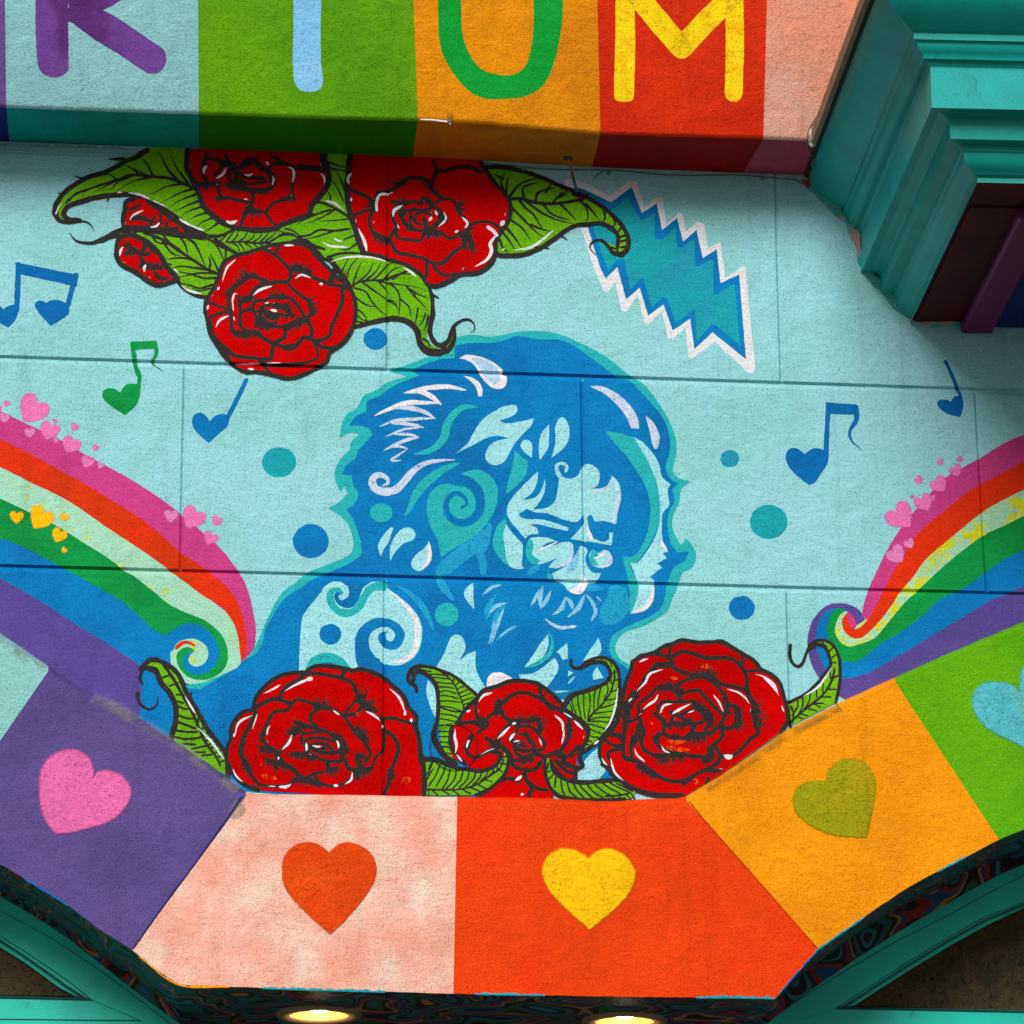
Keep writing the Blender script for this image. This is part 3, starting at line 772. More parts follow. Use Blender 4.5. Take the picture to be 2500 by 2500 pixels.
m.Ls('pale_wash', 'skywash', "34>42b: 628,580 680,500 728,425; 34b: 725,430 705,520 712,605; 32b: 712,600 760,520 790,455; 30>34b: 800,650 870,595 908,502; 28>34b: 900,505 945,550 962,610; 34>40b: 918,668 1000,600 1055,490; 30>38b: 1058,480 1110,545 1140,620 1105,700; 26b: 250,490 330,430 400,415; 30b: 300,640 360,580 440,555; 34b: 330,860 360,740 420,600; 20b: 300,880 330,780 340,700; 18b: 380,830 450,770 520,735; 14b: 1140,500 1165,520 1188,545; 20b: 920,1190 980,1130")
m.Ls('pale_wash', 'palewash', "28>26b: 742,678 800,722 870,748 985,742; 14b: 670,540 690,480 722,440; 10b: 900,600 860,620 830,645")
# beard and collar flecks
m.F('pale_flecks', 'light', "180,395! 130,430 105,480 130,540 187,607! 180,500!")
m.F('pale_flecks', 'light', "580,1060! 650,960 700,880 765,800! 770,880 740,960 680,1030")
m.F('pale_flecks', 'light', "535,1115! 640,1110 740,1050 815,990 845,1060 820,1130 750,1225! 690,1170 560,1160")
m.F('pale_flecks', 'light', "830,940! 920,868! 922,990! 880,1005! 860,960!")
m.F('pale_flecks', 'light', "1160,825! 1185,900 1170,960 1120,990 1040,1012! 1090,930 1130,880")
m.F('pale_flecks', 'light', "925,1085! 967,1105! 925,1132!")
m.F('pale_flecks', 'light', "1150,1053! 1202,1145! 1120,1160! 1115,1110!")
m.F('pale_flecks', 'light', "790,1250! 860,1243! 942,1245! 860,1262!")
m.F('pale_flecks', 'light', "870,1310! 900,1320! 880,1340!")
m.F('pale_flecks', 'white', "283,1225! 290,1150 330,1105 400,1102 460,1130 505,1162! 340,1240!")
m.Ls('pale_flecks', 'teal', "24>50b: 765,775 800,850 780,950 700,1020 585,1068")
m.Ls('white_strokes', 'white', "50>70b: 815,990 825,1060 780,1130 715,1200")
m.F('pale_flecks', 'light', "@P3 1490,1235! 1560,1110 1610,990 1660,963 1715,1000 1717,1080 1680,1172! 1740,1120 1808,1093! 1805,1200 1830,1290 1895,1395! 1820,1450! 1700,1380! 1560,1290!")
m.F('pale_flecks', 'light', "@P3 1430,1320! 1480,1380 1500,1470 1492,1625! 1450,1530 1420,1420")
m.crop = 'P3'
m.Ls('white_strokes', 'white', "22>64b: 1105,600 1200,680 1300,785 1345,880 1350,990 1325,1090 1250,1165 1150,1180; 60>30b: 1650,975 1700,1040 1685,1110 1610,1210")
m.F('pale_flecks', 'light', "@Q2 1455,1160! 1480,1060 1580,940 1650,880! 1660,960 1700,1060 1650,1132!")
m.build()
# ---- roses and leaves along the top
TOP = 34
MARK = CUR[0]
def leaf(crop, body, ink, light=None, base=TOP, label=None):
    m = Motif('painted_leaf', wall, base, crop, label=label)
    m.F('leaf', 'leaf', body)
    m.Ls('veins', 'black', ink)
    if light: m.Ls('highlight', 'white', light)
    return m.build()

leaf('A', "870,870 1075,880 1095,1000 1150,1110 1190,1200 1260,1270 1340,1330 1420,1370 1300,1395 1210,1390 1150,1350 1050,1290 960,1240 860,1180 780,1155 700,1145 640,1155 560,1150 470,1175 400,1210 370,1250 360,1300 325,1270 325,1210 370,1150 440,1085 520,1045 640,1000 700,940 780,915",
 """26: 870,885 800,930 740,950 700,975 620,1015 520,1045 440,1090 380,1135 330,1205 320,1260; 34>12e: 322,1240 345,1295 410,1312 480,1303 530,1320 556,1365;
 26: 1330,1400 1210,1390 1100,1325 1000,1255 900,1195 800,1150 700,1147 580,1162 480,1188 400,1218 375,1262 400,1290 470,1300; 12e: 520,1045 480,1050 440,1036; 12e: 400,1130 372,1140 342,1138;
 14e: 730,935 690,938 636,938; 12e: 670,1150 640,1165 632,1192; 22e: 870,890 820,905 790,940;
 16>10: 1150,1112 1080,1082 1000,1052 900,1042 780,1032 690,1062 560,1102 450,1142 390,1195;
 15>8e: 1050,1065 990,1000 950,920 915,890; 15>8e: 1110,1085 1040,985 1005,915; 14>8e: 905,1042 865,965 820,910; 12>6e: 830,1035 770,990 720,962; 12>6e: 880,1040 800,1000 745,985; 10e: 690,1062 650,1030 610,1035;
 13>6e: 1080,1082 980,1100 900,1140 860,1135; 13>6e: 1140,1112 1050,1142 960,1192; 13>6e: 1155,1145 1060,1182 1000,1222; 13>6e: 1175,1182 1080,1222 1015,1252; 13>6e: 1192,1218 1120,1242 1065,1275; 12>6e: 1225,1252 1150,1277 1105,1302; 12>6e: 1258,1282 1190,1312 1160,1342; 12>6e: 1290,1312 1230,1352 1190,1360;
 13>6e: 900,1042 800,1065 720,1102 690,1135; 12>6e: 780,1035 690,1075 660,1110 600,1125; 11>6e: 690,1062 600,1110 540,1140; 10>6e: 560,1102 500,1130 480,1165; 10>6e: 480,1130 430,1160 410,1190""",
 "14b: 755,1135 830,1150 890,1178; 8b: 890,1178 940,1200 985,1225; 22b: 1055,1288 1130,1338 1205,1360; 8e: 330,1260 345,1220 365,1200; 10b: 690,1140 705,1132 722,1136",
 label="long leaf curling to the left under the sign")

leaf('A', "600,1420 660,1385 740,1350 850,1360 950,1375 1080,1385 1210,1390 1290,1435 1400,1490 1440,1515 1340,1560 1300,1620 1290,1700 1230,1750 1150,1742 1080,1702 1040,1650 1000,1590 970,1540 930,1480 860,1420 800,1390 700,1395 640,1410",
 """30>34s: 410,1372 450,1420 540,1432 620,1402 700,1362 760,1352; 26: 760,1350 900,1365 1080,1392 1210,1395 1290,1440 1420,1500; 16: 600,1420 680,1390 800,1392 870,1425 940,1490 975,1550 1010,1600 1050,1660 1090,1705 1160,1742 1225,1752;
 14: 850,1372 950,1410 1060,1482 1150,1542 1230,1592 1310,1625; 12e: 960,1385 1000,1430 1060,1470; 12e: 1060,1395 1090,1440 1110,1505; 13e: 1100,1400 1150,1440 1180,1500 1210,1570; 12e: 1230,1590 1240,1560 1232,1510; 12e: 1300,1620 1270,1560 1240,1500; 11e: 1240,1400 1290,1470 1325,1550; 11e: 1330,1440 1330,1520 1320,1580;
 12e: 900,1395 930,1430 1010,1445; 12e: 960,1425 1010,1490 1060,1510; 12e: 1130,1530 1060,1520 985,1530; 12e: 1230,1592 1150,1580 1060,1570 1000,1590; 12e: 1270,1612 1180,1610 1100,1625 1050,1640; 12e: 1270,1640 1200,1640 1120,1615 1030,1600; 12e: 1250,1680 1180,1700 1110,1680 1060,1670; 10e: 1240,1700 1180,1715 1130,1700; 10e: 700,1380 650,1400 610,1425; 10e: 820,1362 780,1375 720,1375; 10e: 1010,1560 960,1550 930,1530""",
 "14b: 1070,1680 1110,1712 1190,1735; 8b: 1025,1580 1040,1600 1055,1608",
 label="leaf with a thin tail reaching left below the small bud")

leaf('B', "180,690 330,650 420,610 600,630 760,600 880,690 940,740 880,790 700,790 560,850 450,850 330,780 230,730",
 """24: 200,700 300,690 400,640; 24: 240,720 340,790 440,850; 14: 350,748 450,742 560,752 660,745 780,680 860,690 930,740; 14: 620,745 700,762 800,750 900,730; 12e: 280,740 330,690 350,660; 12e: 330,745 360,700 400,650; 12e: 370,745 410,700 425,650; 12e: 420,745 480,700 500,640; 12e: 480,745 540,710 550,650; 12e: 540,745 600,700 610,640; 12e: 600,740 650,690 670,640; 12e: 640,735 700,690 730,650; 12e: 700,720 780,690 850,700;
 12e: 380,750 420,780 440,830; 12e: 430,752 460,790 480,830; 12e: 480,755 520,780 540,810; 12e: 540,755 570,780 590,805; 11e: 590,755 620,775 650,785; 10e: 700,650 760,660 830,690""",
 label="narrow leaf lying between the upper left rose and the rose below it")
leaf('B', "740,620 870,560 1000,520 1020,440 1090,360 1095,40! 1290,40! 1300,330 1310,560 1340,720 1400,840 1250,850 1130,880 1010,800 900,690",
 """16: 1300,550 1200,490 1100,440 1020,430; 14e: 1270,370 1240,280 1200,200 1150,170; 12e: 1250,420 1190,300 1130,230; 12e: 1150,410 1140,370 1120,340; 14e: 1150,490 1080,510 980,550 880,580; 12e: 1180,490 1100,540 1010,580 940,600; 14: 1300,640 1180,655 1060,650 980,690 900,700; 13e: 1180,655 1080,690 1000,712 950,720; 13e: 1350,760 1290,800 1210,800; 13e: 1340,690 1270,720 1230,740; 12e: 800,640 860,660 930,710; 12e: 1000,440 1040,400 1090,400; 20: 1130,870 1200,840 1300,830 1400,840; 40>20: 860,740 940,730 1010,770 1100,800; 20: 1000,760 1080,860 1140,890; 16e: 1100,150 1180,170 1290,190; 14e: 1120,110 1200,140 1280,160; 60>30: 900,760 1000,790 1090,870; 9e: 1300,560 1180,575 1060,580; 9e: 1020,520 960,560 880,610""",
 "14b: 1170,710 1200,730 1248,738; 18b: 1085,745 1150,775 1290,785; 26>10b: 1110,420 1180,440 1262,500",
 label="broad leaf between the two upper roses")
leaf('D', "150,262 300,262 420,285 540,325 640,370 730,405 830,455 900,500 960,550 1020,620 1048,690 1040,745 1010,772 965,765 930,735 900,700 985,725 980,660 950,620 880,590 800,598 740,600 680,630 600,690 520,740 420,775 300,780 262,765 250,600 260,400",
 """24: 200,262 300,262 420,285 540,325 640,370 730,405 830,455 900,500 960,550 1020,620 1048,690 1040,745 1005,775; 26>10e: 1010,775 960,765 930,730 900,697 860,690 825,715 825,745 858,778; 22>24: 985,730 985,665 950,622 880,592 800,600 740,604 680,634 600,692 520,742 420,778 300,782 262,765;
 12e: 600,692 650,668 688,690; 12e: 500,735 540,732 582,742; 10e: 540,325 560,322 575,325; 14e: 720,420 760,435 820,420;
 15: 345,450 420,448 500,470 600,478 700,465 780,450; 14e: 340,445 400,370 460,340 520,325; 13e: 330,430 330,370 345,310; 13e: 345,450 310,390 300,330 330,285; 13e: 430,440 430,380 520,350; 13e: 500,465 510,420 540,400 620,380; 13e: 600,475 650,420 700,400; 12e: 560,410 600,350; 12e: 260,340 230,310 200,300; 12e: 320,410 260,370 220,330; 12e: 310,330 250,300; 12e: 640,440 700,410;
 13e: 400,450 440,500 490,545 550,640; 13e: 430,450 520,520 620,570 720,595; 13e: 540,472 600,540 700,575; 13e: 640,472 680,510 740,575; 12e: 760,455 800,500 810,560 790,590; 12e: 800,480 850,540 880,580; 12e: 905,520 910,560 900,590; 12e: 960,560 970,600 950,615; 11: 1010,610 990,640 975,650; 11: 1045,660 1010,670 985,680; 11: 1045,690 1000,700; 11: 1040,730 1005,735; 11: 985,745 985,765; 11: 950,735 975,745; 12e: 360,500 420,560 500,640 560,680; 12e: 350,570 420,620 470,690; 12e: 330,620 380,680 420,740; 12e: 310,650 350,700 380,750; 12e: 290,690 310,740 340,765; 12e: 470,600 530,625 590,640""",
 "20>10b: 605,635 540,690 470,735 370,752; 8b: 300,752 322,742",
 label="right-hand leaf whose tip curls back over the lightning bolt")
leaf('C', "330,1090 480,1040 650,1040 800,1080 900,1115 1010,1180 1080,1240 1110,1300 1135,1400 1130,1500 1115,1600 1100,1700 1180,1770 1250,1770 1300,1660 1310,1720 1240,1790 1140,1795 1080,1750 1060,1690 1030,1600 970,1570 880,1550 780,1560 650,1580 530,1605 540,1480 520,1330 500,1290 430,1180",
 """28: 640,1030 800,1072 930,1112 1050,1195 1110,1275 1140,1370 1150,1500; 40>34: 1150,1490 1125,1610 1140,1690 1190,1745 1235,1745; 44>16e: 1225,1755 1275,1705 1305,1610 1360,1560 1425,1545 1472,1580 1472,1635 1440,1640; 26>50: 530,1605 650,1572 800,1540 900,1545 980,1582 1030,1650 1050,1740 1110,1795 1200,1805; 44>24: 1190,1806 1270,1780 1315,1700 1318,1620; 18e: 1120,1310 1150,1350 1197,1378; 40: 330,1060 400,1150 500,1290;
 14: 500,1300 560,1255 650,1240 760,1235 870,1195 960,1160; 14>6e: 700,1240 800,1260 940,1280 1050,1300 1110,1330;
 13e: 560,1255 640,1180 680,1100; 13e: 620,1240 700,1170 740,1100; 12e: 520,1270 560,1150 590,1090; 12e: 470,1220 500,1130 560,1060; 12e: 680,1235 740,1180 800,1110 860,1105; 12e: 760,1235 830,1160 900,1130; 12e: 830,1230 900,1190 1000,1190; 11e: 430,1180 460,1110 490,1060; 11e: 450,1210 470,1150; 
 13e: 530,1300 620,1330 680,1420 760,1500 840,1540; 13e: 540,1370 620,1430 720,1450; 13e: 600,1260 700,1330 800,1400 870,1450; 13e: 720,1245 760,1290 800,1340; 13e: 810,1260 870,1320 890,1400 880,1520; 13e: 940,1285 1010,1370 1060,1420 1110,1480; 12e: 960,1310 1040,1350 1110,1380; 12e: 900,1390 960,1450 980,1540; 12e: 1030,1460 1020,1530 1000,1600; 12e: 1090,1500 1070,1560 1040,1600; 12e: 1010,1370 1000,1330 960,1300; 12e: 560,1470 600,1500 640,1570; 12e: 540,1500 600,1550 700,1565; 12e: 540,1560 600,1570 620,1580; 12e: 800,1390 850,1420 890,1500; 14e: 1110,1520 1100,1580 1080,1640; 14e: 1075,1700 1110,1720 1130,1770""",
 "14>18b: 345,1092 460,1060 600,1052 720,1070 800,1098; 18b: 915,1138 970,1170 1020,1210",
 label="leaf below the upper right rose with a hooked black tail over the man's hair")

m = Motif('painted_rosebud', wall, TOP + 2, 'A', label="small half-hidden rosebud left of the top roses")
m.F('petals', 'red', "750,1185 800,1168 870,1188 940,1235 1010,1290 1080,1340 1210,1390 1150,1402 1050,1378 950,1352 850,1345 735,1345 722,1300 735,1240")
m.F('petals', 'red', "700,1400 760,1390 830,1410 880,1450 940,1500 980,1570 1040,1640 1000,1678 930,1678 880,1662 800,1602 720,1562 688,1510 700,1450")
m.Ls('outline', 'black', """26: 735,1345 725,1300 735,1240 745,1190 800,1172; 24>30: 870,1190 940,1232 1010,1288 1090,1338 1200,1385; 30: 735,1348 850,1345 950,1355 1060,1380 1200,1400; 26: 700,1400 690,1450 688,1510 720,1562 800,1605 880,1662 940,1680 1030,1655; 30: 700,1405 760,1385 830,1408 880,1450 940,1500 980,1570 1045,1645;
 20b: 735,1240 790,1230 840,1195; 30>14b: 760,1300 830,1290 900,1310 950,1300; 20b: 940,1250 950,1310 930,1340; 20b: 1000,1290 980,1330 990,1370; 18b: 1050,1340 1030,1380; 36b: 720,1440 800,1480 860,1500 900,1480; 34b: 820,1490 850,1560 900,1580 980,1570; 30b: 820,1590 850,1530; 26b: 900,1590 940,1640 1000,1640; 20b: 780,1480 760,1440 740,1420; 26b: 850,1410 850,1460 830,1500; 26b: 1080,1345 1100,1370 1150,1370; 22b: 920,1270 890,1320 930,1350""")
m.fur('outline', 'black', "45,1,-0.2: 780,1275 860,1290; 40,-1,0.3: 960,1350 1040,1350; 40,-.3,-1: 860,1560 950,1580; 40,1,.6: 740,1500 800,1480")
m.Ls('highlight', 'white', "10>14b: 765,1300 785,1270 845,1240; 14b: 885,1340 920,1335 942,1312; 16b: 705,1510 710,1480 725,1455; 16b: 852,1605 850,1580 860,1560; 14b: 878,1640 885,1632; 8b: 722,1545 740,1552; 10b: 740,1325 742,1310")
m.build()

m = Motif('painted_rose', wall, TOP + 3, 'B', label="red rose at the top left, its upper half under the sign's shade")
m.F('petals', 'red', "20,10! 15,150 60,260 130,400 160,480 260,570 350,620 430,640 560,650 700,640 760,610 900,560 980,520 1000,450 1060,390 1120,300 1135,200 1100,150 1090,40! 700,30!")
m.Ls('outline', 'black', """44: 25,20 20,150 60,250 110,350 150,460 220,530 300,590 400,630 480,640 560,650 700,640 770,605 900,560 975,530 1005,450 1060,390 1125,300 1135,210 1110,150; 60: 1100,20 1095,100 1120,150; 40: 1290,100 1285,200;
 40>30: 180,60 150,140 150,220 200,290 260,300; 34: 90,280 180,290 270,280; 30: 110,300 180,320; 26: 200,90 260,100 300,120; 30>24: 260,300 290,390 360,400 440,420 520,440; 24: 240,220 310,140 340,100; 28: 300,110 400,160 440,160; 30>24: 540,350 535,430 500,490 460,560 440,640; 24>20: 520,480 600,500 650,530 690,590 730,620; 24: 640,510 700,440 770,420 840,395; 24: 680,60 780,120 850,150 870,200 850,300 845,370; 26: 850,160 950,170 1100,180; 30>20: 900,150 1080,160; 20: 320,60 350,110 400,130; 26: 700,130 780,130 840,140;
 46: 400,270 460,320 540,340 650,345; 36: 650,345 690,300 680,230 660,180; 34: 400,160 350,200 360,260 400,290; 30: 440,160 480,110 540,100 600,140; 30: 560,90 600,170 680,160; 26: 330,290 380,300 420,310; 30: 420,200 480,230 560,240 620,240; 22: 440,250 500,290 580,280 640,270; 30: 400,200 420,260 480,290; 26: 600,150 660,190 700,220; 22: 280,150 330,120 400,130""")
m.fur('outline', 'black', "80,.2,1: 480,490 600,510; 60,0,1: 330,300 470,330; 90,.8,.4: 830,380 860,400; 50,-.8,.6: 250,400 320,405; 60,1,-.2: 690,280 700,230; 60,-1,-.2: 540,470 470,520; 50,-1,-.4: 300,110 330,150; 50,.9,.5: 780,410 840,400; 60,0,-1: 440,160 540,110; 40,0,1: 400,190 420,260")
m.Ls('highlight', 'white', "26b: 180,145 155,170 155,210; 18>24b: 330,160 300,215 250,245; 18b: 255,290 265,298; 18b: 470,215 510,222 542,205; 20b: 640,110 665,140; 18>22b: 812,155 850,170 862,215 850,280; 16b: 840,390 842,370; 18b: 1070,205 1100,240 1100,290; 18b: 690,300 702,250 690,225; 14b: 1070,150 1072,125; 14b: 468,410 500,408; 26b: 325,580 370,595 415,575; 10b: 40,160 50,158")
m.build()

m = Motif('painted_rose', wall, TOP + 3, 'C', label="large red rose at the top right, beside the lightning bolt's leaf")
m.F('petals', 'red', "520,240! 480,380 470,500 470,600 500,740 540,850 560,930 600,1020 700,1040 820,1080 950,1120 1060,1200 1100,1270 1180,1285 1300,1230 1380,1190 1500,1180 1590,1120 1640,1030 1650,930 1690,850 1750,760 1760,640 1720,560 1640,480 1570,380 1530,300 1500,240!")
m.Ls('outline', 'black', """48>44: 500,260 490,380 475,480 478,600 505,740 545,850 565,930 600,1015; 28: 590,1025 700,1040 820,1080 950,1120 1050,1190 1100,1265; 32: 1100,1268 1180,1282 1290,1235 1370,1190 1500,1178 1590,1120 1635,1040 1645,930 1690,850; 34: 1690,850 1745,760 1755,640 1715,560 1640,480 1570,380 1530,320;
 28: 470,510 560,550 640,590 690,640; 24: 500,740 600,700 690,680; 30: 690,680 700,600 720,550 800,540 880,500 950,440 1040,435 1110,460 1150,530 1220,600; 30: 1140,480 1180,380 1250,380 1330,350 1440,350 1530,390; 24: 1150,300 1190,390; 26: 1180,630 1220,600 1280,600 1330,640 1350,700 1420,780 1450,830; 24: 1450,800 1530,780 1620,790 1690,850;
 26: 690,680 650,750 660,830 700,890 760,920 800,930; 30: 850,840 815,900 830,960 870,1020 980,1045 1080,1070 1150,1105 1230,1100 1290,1040 1370,980; 24: 1450,830 1380,860 1290,910 1220,870 1150,840; 24: 870,820 870,900 950,920 1050,925 1080,860; 28: 1100,1080 1100,1150 1095,1210 1060,1210; 26: 1140,1100 1180,1160 1240,1200 1330,1190;
 26: 870,830 830,740 840,690 880,650 950,630 1000,620 1060,640; 24: 1060,640 1070,590 1120,610 1170,660 1220,700 1250,760; 24: 960,700 1000,680 1080,690 1160,660; 40: 1080,760 1110,830 1170,810 1230,760 1220,720; 22: 980,720 970,780 1010,840 1090,850; 22: 900,690 910,760 960,830 1020,850 1090,850; 20: 1020,720 1010,780 1060,800; 20: 1020,710 1080,710 1140,720; 26: 1180,700 1200,760 1160,800; 24: 890,700 960,690; 24: 900,680 930,720; 30>20: 830,620 890,640; 36: 1090,840 1150,850 1220,870; 14e: 1060,460 1120,520 1160,580; 20: 980,740 1030,800""")
m.fur('outline', 'black', "120,-1,-.35: 860,480 930,480; 110,1,-.5: 1350,640 1360,690; 110,.2,1: 1370,870 1440,880 1450,990; 80,0,1: 1080,870 1190,870; 80,-1,.1: 700,690 660,620; 90,-.4,1: 690,870 790,920; 60,-1,-.3: 900,660 900,730; 60,.3,1: 900,750 980,840; 70,-.1,-1: 870,640 960,630; 50,1,0: 1230,720 1250,780; 60,0,-1: 1090,620 1140,640; 90,.9,.3: 1380,880 1400,980")
m.Ls('highlight', 'white', "26b: 510,395 480,440 490,485; 22b: 505,590 508,620; 22b: 540,760 545,785; 18>30b: 560,830 605,920 630,1012; 20>24: 708,690 705,630 730,570 795,560; 8b: 795,560 835,548; 26b: 835,740 845,690 910,650; 12b: 870,800 882,835; 22b: 685,770 685,790; 18>14b: 1235,700 1250,760 1190,820; 22b: 1165,690 1185,730; 24b: 1140,740 1118,775; 16b: 1135,705 1135,715; 18>26b: 1375,740 1420,790 1400,830; 22b: 1320,862 1350,850; 26: 1582,822 1620,850 1650,885; 34>20b: 1650,880 1600,950 1610,1010 1570,1080 1480,1132; 26b: 1715,710 1718,735; 40b: 1680,810 1712,770; 18b: 1378,1158 1392,1140")
m.build()

m = Motif('painted_rose', wall, TOP + 4, 'B', label="lowest rose of the top cluster, crossed by the upper wall joint")
m.F('petals', 'red', "310,910 400,860 500,830 600,800 720,770 880,760 980,800 1060,880 1140,950 1210,1020 1290,1090 1330,1180 1340,1300 1320,1420 1250,1530 1150,1600 1120,1680 1050,1730 900,1800 820,1820 700,1790 600,1760 480,1760 400,1720 330,1650 250,1550 180,1450 190,1350 160,1280 170,1200 220,1120 270,1000")
m.Ls('outline', 'black', """34: 280,1000 310,910 400,855 500,830 590,800 620,790; 34: 600,800 720,765 880,755 980,790 1060,880 1150,970 1220,1040 1295,1090; 34: 1295,1090 1335,1190 1345,1300 1320,1420 1250,1530 1150,1600; 26: 1145,1600 1110,1690 1040,1730 920,1790 820,1815 700,1790 590,1765 480,1762 400,1720 330,1650; 50: 340,1660 270,1560 210,1460 195,1380; 30: 185,1370 165,1290 170,1200; 34: 180,1190 230,1110 280,1000;
 26: 620,800 720,850 790,920 830,960; 24: 740,790 715,840; 40>30: 830,960 835,1030 800,1060; 30: 960,1000 1050,1040 1150,1080 1210,1090 1290,1110; 30: 1240,1120 1240,1220 1200,1320 1160,1400 1140,1480 1060,1520 980,1510; 60>40: 1150,1060 1180,960; 30: 1000,1510 1080,1570 1160,1580;
 34: 800,1060 730,1060 650,1070 560,1020 500,1030 430,1080 380,1110 350,1150 350,1250 370,1320 370,1420 410,1470 500,1480; 24>30: 800,1060 860,1120 920,1170 980,1210 1000,1270 980,1330 940,1370;
 20: 170,1210 250,1240 350,1280; 24: 190,1340 270,1310 360,1290; 26: 440,1300 520,1270; 36: 640,1070 560,1110 520,1170 550,1210; 26: 550,1210 640,1200 700,1170 800,1180 850,1200 900,1260 950,1340; 34: 430,1180 440,1290 440,1400 500,1450 560,1450 620,1500 700,1540 740,1520 790,1490 790,1400; 26: 550,1210 540,1280 590,1360 640,1400 700,1410 780,1410 850,1380; 36: 850,1380 920,1350 970,1370 1000,1440 990,1500 930,1500 880,1560 810,1580 730,1550;
 30: 700,1540 690,1600 680,1660 600,1670; 34: 230,1500 300,1560 380,1630 450,1650 570,1660 610,1690; 30: 600,1700 700,1710 800,1710 930,1700; 16: 1000,1510 1040,1590 1050,1650 1000,1680 930,1700;
 28: 600,1260 600,1330 640,1370; 28: 600,1260 680,1240 760,1240 820,1290 800,1340; 26: 640,1290 700,1310 780,1320; 26: 620,1280 660,1340 740,1340; 24: 620,1390 720,1380; 20: 560,1290 600,1290; 34: 700,1250 780,1270 830,1310; 30: 470,1180 530,1190; 26: 570,1360 600,1400; 20: 600,1700 700,1790""")
m.fur('outline', 'black', "90,0,-1: 830,960 990,990; 100,-.3,-1: 400,1100 500,1020 560,1010; 50,-.2,-1: 620,1050 660,1060; 90,1,-.5: 980,1200 1010,1320; 80,.1,1: 400,1460 560,1460; 80,0,-1: 680,1180 800,1180; 70,.2,1: 800,1420 930,1370; 60,0,1: 560,1400 700,1410; 70,-.3,1: 790,1570 870,1560; 60,-1,-.2: 540,1180 440,1230; 60,-.5,1: 560,1350 620,1400; 50,.6,-.6: 790,1230 830,1290; 60,-1,-.6: 380,1110 350,1160; 40,.2,1: 640,1330 740,1340; 80,1,-.2: 870,930 960,990; 50,1,.3: 830,1290 850,1340")
m.Ls('highlight', 'white', "12>18b: 300,1055 335,950 402,885; 18b: 258,1125 275,1098; 14b: 212,1175 225,1160; 18b: 180,1280 188,1240; 18>20b: 248,1415 280,1360 350,1325; 18>16b: 375,1220 390,1160 415,1150; 10b: 380,1200 385,1290; 10b: 388,1330 394,1365; 22b: 540,1165 600,1120 690,1092; 12b: 540,1195 542,1210; 20b: 870,1035 920,1005 995,1028; 24b: 1060,1078 1092,1074; 16b: 780,772 860,772; 16b: 660,798 685,792; 26b: 675,1280 732,1290; 14b: 632,1228 665,1222; 12b: 695,1228 708,1230; 20b: 500,1740 550,1748; 10b: 400,1700 600,1700; 10b: 640,1700 760,1695")
m.build()

# ---- roses and leaves along the bottom
TOP_END = CUR[0]; CUR[0] = MARK
leaf('BL', "@BL 1000,230! 1045,140 1045,60 1010,0 960,-60 900,-150! @BL 860,-190 900,-215 970,-190 1040,-130 1090,-30 1150,80 1200,180 1270,270 1325,350 1345,470! 1250,420! 1100,330!",
 """30: 1010,240 1035,150 1035,60 1000,-20 950,-80 920,-150 880,-165; 26: 830,-160 890,-215 970,-195 1050,-130 1100,-20 1160,80 1220,190 1290,280 1335,350 1345,470; 16>12: 870,-170 840,-160 822,-100; 20>8: 822,-110 840,-70; 14e: 812,-20 812,20 850,65 890,75 925,45 930,0; 
 16>10: 970,-180 1030,-90 1080,0 1140,110 1170,180 1210,270 1270,350 1300,410; 10: 1050,60 1090,75 1120,70; 10: 1050,110 1100,130 1140,130; 11: 1045,150 1100,170 1150,190; 11: 1030,200 1100,210 1160,210; 11: 1080,250 1140,250 1190,240; 10: 1050,30 1080,40; 10: 1030,240 1100,255; 10: 1130,310 1180,300 1220,290; 10: 1190,350 1240,345; 10: 1160,180 1170,130; 9: 1180,210 1200,180; 9: 1190,240 1225,215; 9: 1210,270 1240,240; 9: 1230,290 1255,265; 9: 1240,310 1275,290; 9: 1250,340 1300,320; 9: 1270,360 1310,350; 9: 1290,390 1320,380; 9: 1040,-10 1080,-10; 9: 1110,20 1130,-20; 9: 1000,-60 1050,-80; 9: 960,-110 1010,-130; 10: 1080,280 1150,285; 10: 1150,330 1210,330""",
 "8>16b: 1090,0 1150,100; 10>18b: 1160,180 1240,260 1320,370",
 base=TOP, label="leaf with a curled tip at the far left of the bottom roses")
